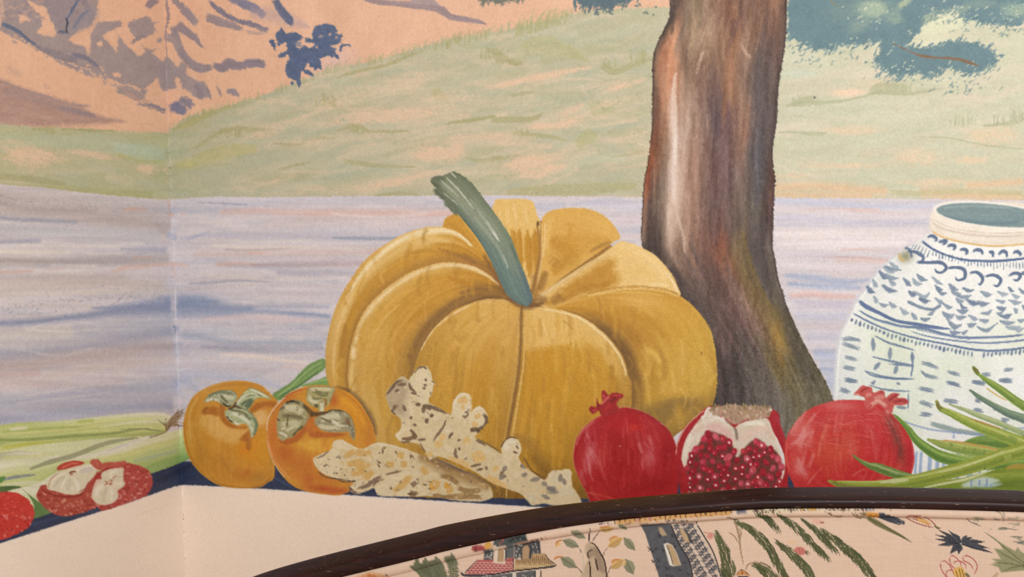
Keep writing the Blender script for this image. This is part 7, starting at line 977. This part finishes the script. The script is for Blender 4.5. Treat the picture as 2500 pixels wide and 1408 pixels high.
M_FAB = mat('printed_linen', .9, attr='Col', bump=.5, bscale=900, nvar=.06, nscale=(500, 500, 700), spec=.15)
M_FAB2 = mat('plain_linen', .9, color=(202, 176, 155), bump=.5, bscale=900, nvar=.06, nscale=(500, 500, 700), spec=.15)
def wood():
    m = bpy.data.materials.new('dark_wood'); m.use_nodes = True; nt = m.node_tree; N = nt.nodes; Lk = nt.links; b = N['Principled BSDF']
    b.inputs['Roughness'].default_value = .28; b.inputs['Specular IOR Level'].default_value = .22
    tc = N.new('ShaderNodeTexCoord'); mp = N.new('ShaderNodeMapping'); mp.inputs['Scale'].default_value = (9, 160, 160); Lk.new(tc.outputs['Object'], mp.inputs[0])
    nz = N.new('ShaderNodeTexNoise'); nz.inputs['Scale'].default_value = 1; nz.inputs['Detail'].default_value = 5; Lk.new(mp.outputs[0], nz.inputs['Vector'])
    cr = N.new('ShaderNodeValToRGB'); cr.color_ramp.elements[0].position = .3; cr.color_ramp.elements[0].color = lin4((24, 9, 8)); cr.color_ramp.elements[1].position = .75; cr.color_ramp.elements[1].color = lin4((50, 22, 18)); Lk.new(nz.outputs[0], cr.inputs[0])
    mp2 = N.new('ShaderNodeMapping'); mp2.inputs['Scale'].default_value = (45, 520, 520); Lk.new(tc.outputs['Object'], mp2.inputs[0])
    n2 = N.new('ShaderNodeTexNoise'); n2.inputs['Scale'].default_value = 1; n2.inputs['Detail'].default_value = 2; Lk.new(mp2.outputs[0], n2.inputs['Vector'])
    r2 = N.new('ShaderNodeMapRange'); r2.inputs[1].default_value = .70; r2.inputs[2].default_value = .76; Lk.new(n2.outputs[0], r2.inputs[0])
    mx = N.new('ShaderNodeMix'); mx.data_type = 'RGBA'; Lk.new(r2.outputs[0], mx.inputs[0]); Lk.new(cr.outputs[0], mx.inputs[6]); mx.inputs[7].default_value = lin4((170, 130, 112)); Lk.new(mx.outputs[2], b.inputs['Base Color'])
    bp = N.new('ShaderNodeBump'); bp.inputs['Strength'].default_value = .15; bp.inputs['Distance'].default_value = .0005; Lk.new(nz.outputs[0], bp.inputs['Height']); Lk.new(bp.outputs[0], b.inputs['Normal'])
    return m
M_WOOD = wood()

# ------------------------------------------------------------------ mesh building
def mesh_from(name, V, Fc, material, Cl=None, smooth=False):
    me = bpy.data.meshes.new(name); V = np.ascontiguousarray(V, np.float32); Fc = np.ascontiguousarray(Fc, np.int32); k = Fc.shape[1]
    me.vertices.add(len(V)); me.vertices.foreach_set('co', V.ravel()); me.loops.add(Fc.size); me.loops.foreach_set('vertex_index', Fc.ravel())
    me.polygons.add(len(Fc)); me.polygons.foreach_set('loop_start', np.arange(0, Fc.size, k, dtype=np.int32))
    if smooth: me.polygons.foreach_set('use_smooth', np.ones(len(Fc), bool))
    me.update(calc_edges=True)
    if Cl is not None:
        at = me.color_attributes.new('Col', 'FLOAT_COLOR', 'POINT'); cc = np.ones((len(V), 4), np.float32); cc[:, :3] = Cl; at.data.foreach_set('color', cc.ravel())
    me.materials.append(material); return me
def link(name, me, parent=None, loc=None):
    o = bpy.data.objects.new(name, me); col.objects.link(o)
    if parent is not None: o.parent = parent
    if loc is not None: o.location = loc
    return o
def tag(o, label=None, cat=None, group=None, kind=None):
    for k, v in (('label', label), ('category', cat), ('group', group), ('kind', kind)):
        if v: o[k] = v
    return o
def boxm(name, x0, x1, y0, y1, z0, z1, m, bev=0.):
    import bmesh
    bm = bmesh.new(); bmesh.ops.create_cube(bm, size=1)
    for v in bm.verts: v.co = ((x0 + x1) / 2 + v.co.x * (x1 - x0), (y0 + y1) / 2 + v.co.y * (y1 - y0), (z0 + z1) / 2 + v.co.z * (z1 - z0))
    if bev: bmesh.ops.bevel(bm, geom=bm.edges[:], offset=bev, segments=4, profile=.6, affect='EDGES')
    me = bpy.data.meshes.new(name); bm.to_mesh(me); bm.free(); me.materials.append(m)
    if bev: me.polygons.foreach_set('use_smooth', np.ones(len(me.polygons), bool))
    return me

# ------------------------------------------------------------------ the room
tag(link('floor', boxm('floor', -.1, 4.4, -3.4, .1, -.1, 0, M_FLOOR)), kind='structure')
tag(link('wall_back', boxm('wall_back', -.1, 4.4, 0, .1, 0, 2.7, M_WALL)), kind='structure')
tag(link('wall_left', boxm('wall_left', -.1, 0, -3.4, 0, 0, 2.7, M_WALL)), kind='structure')
tag(link('baseboard_back', boxm('baseboard_back', .018, 4.4, -.018, 0, 0, .12, M_SKIRT, .004)), kind='structure')
tag(link('baseboard_left', boxm('baseboard_left', 0, .018, -3.4, 0, 0, .12, M_SKIRT, .004)), kind='structure')

# the mural sheet laid on the two walls (rectified survey of each wall, metres)
HB = (0.0012862497277282476, -4.913647758125273e-05, -0.5138347454007336, 0.00020378509657836952, -0.001114953463317296, 2.0438168313694014, 0.00015519254106565898, -2.9278217711579945e-05)
HL = (0.0013381655579170503, -5.1119732443051824e-05, -0.5345742307532092, -0.0006500808701809184, -0.0008357247124751796, 1.9115505081038704, -0.00043694391359104827, -1.456920564038722e-06)
def hom(Hm, u, v): w = Hm[6] * u + Hm[7] * v + 1; return (Hm[0] * u + Hm[1] * v + Hm[2]) / w, (Hm[3] * u + Hm[4] * v + Hm[5]) / w
U64 = M.X.astype(np.float64); V64 = M.Y.astype(np.float64)
bx_, bz_ = hom(HB, U64, V64); ly_, lz_ = hom(HL, U64, V64); left = bx_ < 0
TH = .0012
WP = np.stack([np.where(left, TH, np.maximum(bx_, TH)), np.where(left, np.minimum(ly_, -TH), -TH), np.where(left, lz_, bz_)], -1)
last = left.sum(1) - 1; rows = np.arange(len(last)); WP[rows, last, 0] = TH; WP[rows, last, 1] = -TH      # one column of nodes runs down the corner
ok = (WP[..., 2] > .125) & (WP[..., 2] < 2.68) & (WP[..., 0] < 4.35) & (WP[..., 1] > -3.3)
okq = ok[:-1, :-1] & ok[1:, :-1] & ok[:-1, 1:] & ok[1:, 1:]
nv = M.X.shape[1]; idx = np.arange(M.X.size).reshape(M.X.shape)
quads = np.stack([idx[:-1, :-1], idx[1:, :-1], idx[1:, 1:], idx[:-1, 1:]], -1)[okq]
qid = M.ID[:-1, :-1][okq]
COL = lin(M.C.reshape(-1, 3)); WPf = WP.reshape(-1, 3)
GLOSSY = ('painted_tree_trunk', 'painted_pomegranate', 'painted_pumpkin')
byid = {}
order = np.argsort(qid, kind='stable'); sq = qid[order]; cuts = np.searchsorted(sq, np.arange(1, len(M.ids) + 2))
inv = {v: k for k, v in M.ids.items()}
parts = {}
for i in range(1, len(M.ids) + 1):
    sel = order[cuts[i - 1]:cuts[i]]
    if len(sel): th = inv[i].split('/')[0]; parts.setdefault(th, []).append((inv[i], quads[sel]))
GROUPS = {}
for th, lst in parts.items():
    label, cat, grp = THINGS[th]; nm = th.split('#')[0]; m_ = M_GLOSS if nm in GLOSSY else M_PAINT
    used = np.unique(np.concatenate([q.ravel() for _, q in lst])); P_ = WPf[used]
    lo = P_[P_[:, 2].argmin()]; base = np.array((P_[:, 0].mean() if lo[1] > -.01 else TH, -TH if lo[1] > -.01 else P_[:, 1].mean(), P_[:, 2].min()))
    single = len(lst) == 1 and '/' not in lst[0][0]
    root = None
    if not single:
        root = bpy.data.objects.new(nm, None); root.empty_display_size = .05; col.objects.link(root); root.location = base; tag(root, label, cat, grp)
    for path, q in lst:
        u_, iv = np.unique(q.ravel(), return_inverse=True)
        pn = nm if single else (path.split('/')[-1].split('#')[0] if '/' in path else 'paint')
        me = mesh_from(pn, WPf[u_] - base, iv.reshape(-1, 4), m_, COL[u_])
        o = link(pn, me, root, base if single else None)
        if single: tag(o, label, cat, grp)

# ------------------------------------------------------------------ the sofa
O_ = np.array((1.75, -.40, 0.)); TH_ = math.radians(10)
sofa = bpy.data.objects.new('sofa', None); col.objects.link(sofa); sofa.location = O_; sofa.rotation_euler = (0, 0, TH_)
tag(sofa, 'camel back sofa with dark wooden crest rail and printed linen upholstery', 'sofa')
HS = (0.0007351323640433661, 1.33734390179468e-06, -1.6317810202438183, 8.540286038676408e-05, -0.0008037324804206609, 1.8747384246359253, 6.93779900319456e-05, -2.524625496849435e-05)
SC = .06
RD = np.array((0, .12, .27, .34, .46, .58, .70, .85, .92, 1.13, 1.25, 1.34, 1.40)); RZ = np.array((.9655, .9648, .9605, .9555, .9435, .929, .909, .876, .8565, .7985, .758, .712, .655))
def zr(s): 
    d = np.abs(np.asarray(s) - SC); return np.interp(d, *SMOOTH)
_c = crom(np.stack([np.concatenate([-RD[:0:-1], RD]), np.concatenate([RZ[:0:-1], RZ])], 1), 12); _c = _c[_c[:, 0] >= 0]; SMOOTH = (_c[:, 0], _c[:, 1])
ss = np.linspace(SC - 1.40, SC + 1.40, 420); zz = zr(ss)
tx = np.gradient(ss); tz = np.gradient(zz); tl_ = np.hypot(tx, tz); nx_, nz_ = -tz / tl_, tx / tl_
kk = 1 + .45 * sst(.45, .95, np.abs(ss - SC))
def sweep(prof, name, m, closed=True, colors=None):
    prof = np.asarray(prof); n = len(prof)
    V = np.stack([np.stack([ss + nx_ * p[0] * kk, np.full_like(ss, -p[1]), zz + nz_ * p[0] * kk], -1) for p in prof], 1)   # (len, n, 3)
    L_ = len(ss); i = np.arange(L_ - 1)[:, None]; j = np.arange(n)[None]; jn = (j + 1) % n
    Fq = np.stack([i * n + j, i * n + jn, (i + 1) * n + jn, (i + 1) * n + j], -1).reshape(-1, 4)
    return V, Fq
# (along the curve's normal, towards the room)
prof = [(-.0165, -.002), (-.0165, .0005), (-.0155, .0020), (-.0125, .0032), (-.008, .0036), (-.0035, .0030), (-.0008, .0012), (.0010, -.0016), (.0042, -.012), (.0078, -.024), (.0104, -.034), (.0112, -.038), (.0108, -.0415), (.0085, -.0435), (-.03, -.0435), (-.03, -.010)]
V, Fq = sweep(prof, 'crest_rail', M_WOOD)
rail = link('crest_rail', mesh_from('crest_rail', V.reshape(-1, 3), Fq[:, ::-1], M_WOOD, smooth=True), sofa); rail['label'] = 'dark brown polished wooden crest rail'
def usv(s, z):      # sofa plane -> fabric sheet
    A_ = np.array((0, 0, 0)); a, b, c, d, e, f_, g, h = HS
    a11, a12, b1 = a - g * s, b - h * s, s - c; a21, a22, b2 = d - g * z, e - h * z, z - f_
    D_ = a11 * a22 - a12 * a21; return (b1 * a22 - a12 * b2) / D_, (a11 * b2 - a21 * b1) / D_
def fabcol(s, z):
    u, v = usv(s, z); ix = np.clip(np.searchsorted(F.xs, u - 1), 0, len(F.xs) - 1); iy = np.clip(np.searchsorted(F.ys, v - 1), 0, len(F.ys) - 1); return lin(F.C[iy, ix]) * .78
r_ = .0070; ang = np.linspace(0, 2 * math.pi, 14, endpoint=False)
prof = [(-.0222 + r_ * math.sin(a), .0030 + r_ * math.cos(a)) for a in ang]
ss0 = ss; ss = np.linspace(SC - 1.38, SC + 1.38, 1500); zz = zr(ss); tx = np.gradient(ss); tz = np.gradient(zz); tl_ = np.hypot(tx, tz); nx_, nz_ = -tz / tl_, tx / tl_; kk = 1 + .45 * sst(.45, .95, np.abs(ss - SC))
V, Fq = sweep(prof, 'welt', M_FAB)
link('welt', mesh_from('welt', V.reshape(-1, 3), Fq[:, ::-1], M_FAB, fabcol(V[..., 0].ravel(), V[..., 2].ravel()), smooth=True), sofa)['label'] = 'corded fabric welt under the rail'
# back panel
fu = F.X.astype(np.float64); fv = F.Y.astype(np.float64); ps, pz = hom(HS, fu, fv)
dd = zr(ps) - pz; dep = .000 + .016 * (1 - np.exp(-np.clip(dd - .02, 0, 1) / .05)) + .03 * sst(.1, .5, dd)
okp = (dd > .014 * (1 + .45 * sst(.45, .95, np.abs(ps - SC)))) & (np.abs(ps - SC) < 1.36) & (pz > .40)
okq = okp[:-1, :-1] & okp[1:, :-1] & okp[:-1, 1:] & okp[1:, 1:]; idx = np.arange(F.X.size).reshape(F.X.shape)
q = np.stack([idx[:-1, :-1], idx[1:, :-1], idx[1:, 1:], idx[:-1, 1:]], -1)[okq]; u_, iv = np.unique(q.ravel(), return_inverse=True)
pv = np.stack([ps, -dep, pz], -1).reshape(-1, 3)
link('back_panel', mesh_from('back_panel', pv[u_], iv.reshape(-1, 4), M_FAB, lin(F.C.reshape(-1, 3))[u_] * .78, smooth=True), sofa)['label'] = 'linen back panel printed with pagodas, willows and flowers'
# rear of the back, seat, arms, legs
ss = ss0; zz = zr(ss); V = np.concatenate([np.stack([ss, np.full_like(ss, .042), zz - .02], -1), np.stack([ss, np.full_like(ss, .042), np.full_like(ss, .30)], -1)]); n = len(ss); i = np.arange(n - 1)
Fa = np.stack([i, i + 1, n + i + 1, n + i], -1); V2 = V.copy(); V2[:, 1] = .02; Fb = np.stack([i, n + i, n + i + 1, i + 1], -1) + len(V)
Fc_ = np.stack([n + i, n + i + 1, len(V) + n + i + 1, len(V) + n + i], -1)
link('back_frame', mesh_from('back_frame', np.concatenate([V, V2]), np.concatenate([Fa, Fb, Fc_]), M_FAB2), sofa)
for s0, s1 in ((-1.26, -.43), (-.42, .54), (.55, 1.38)): link('seat_cushion', boxm('seat_cushion', s0, s1, -.66, -.035, .31, .46, M_FAB2, .035), sofa)
link('seat_rail', boxm('seat_rail', -1.33, 1.45, -.65, .04, .22, .30, M_WOOD, .006), sofa)
for s0 in (-1.35, 1.385):
    a_ = link('arm', boxm('arm', s0, s0 + .085, -.62, .02, .30, .60, M_FAB2, .03), sofa); link('arm_rest', boxm('arm_rest', s0 - .008, s0 + .093, -.66, .02, .595, .635, M_WOOD, .012), a_)
for s0 in (-1.30, 1.38):
    for y0 in (-.62, .0):
        import bmesh
        bm = bmesh.new(); bmesh.ops.create_cone(bm, cap_ends=True, segments=16, radius1=.016, radius2=.030, depth=.225)
        for v in bm.verts: v.co.x += s0; v.co.y += y0; v.co.z += .1125
        me = bpy.data.meshes.new('leg'); bm.to_mesh(me); bm.free(); me.materials.append(M_WOOD); link('leg', me, sofa)
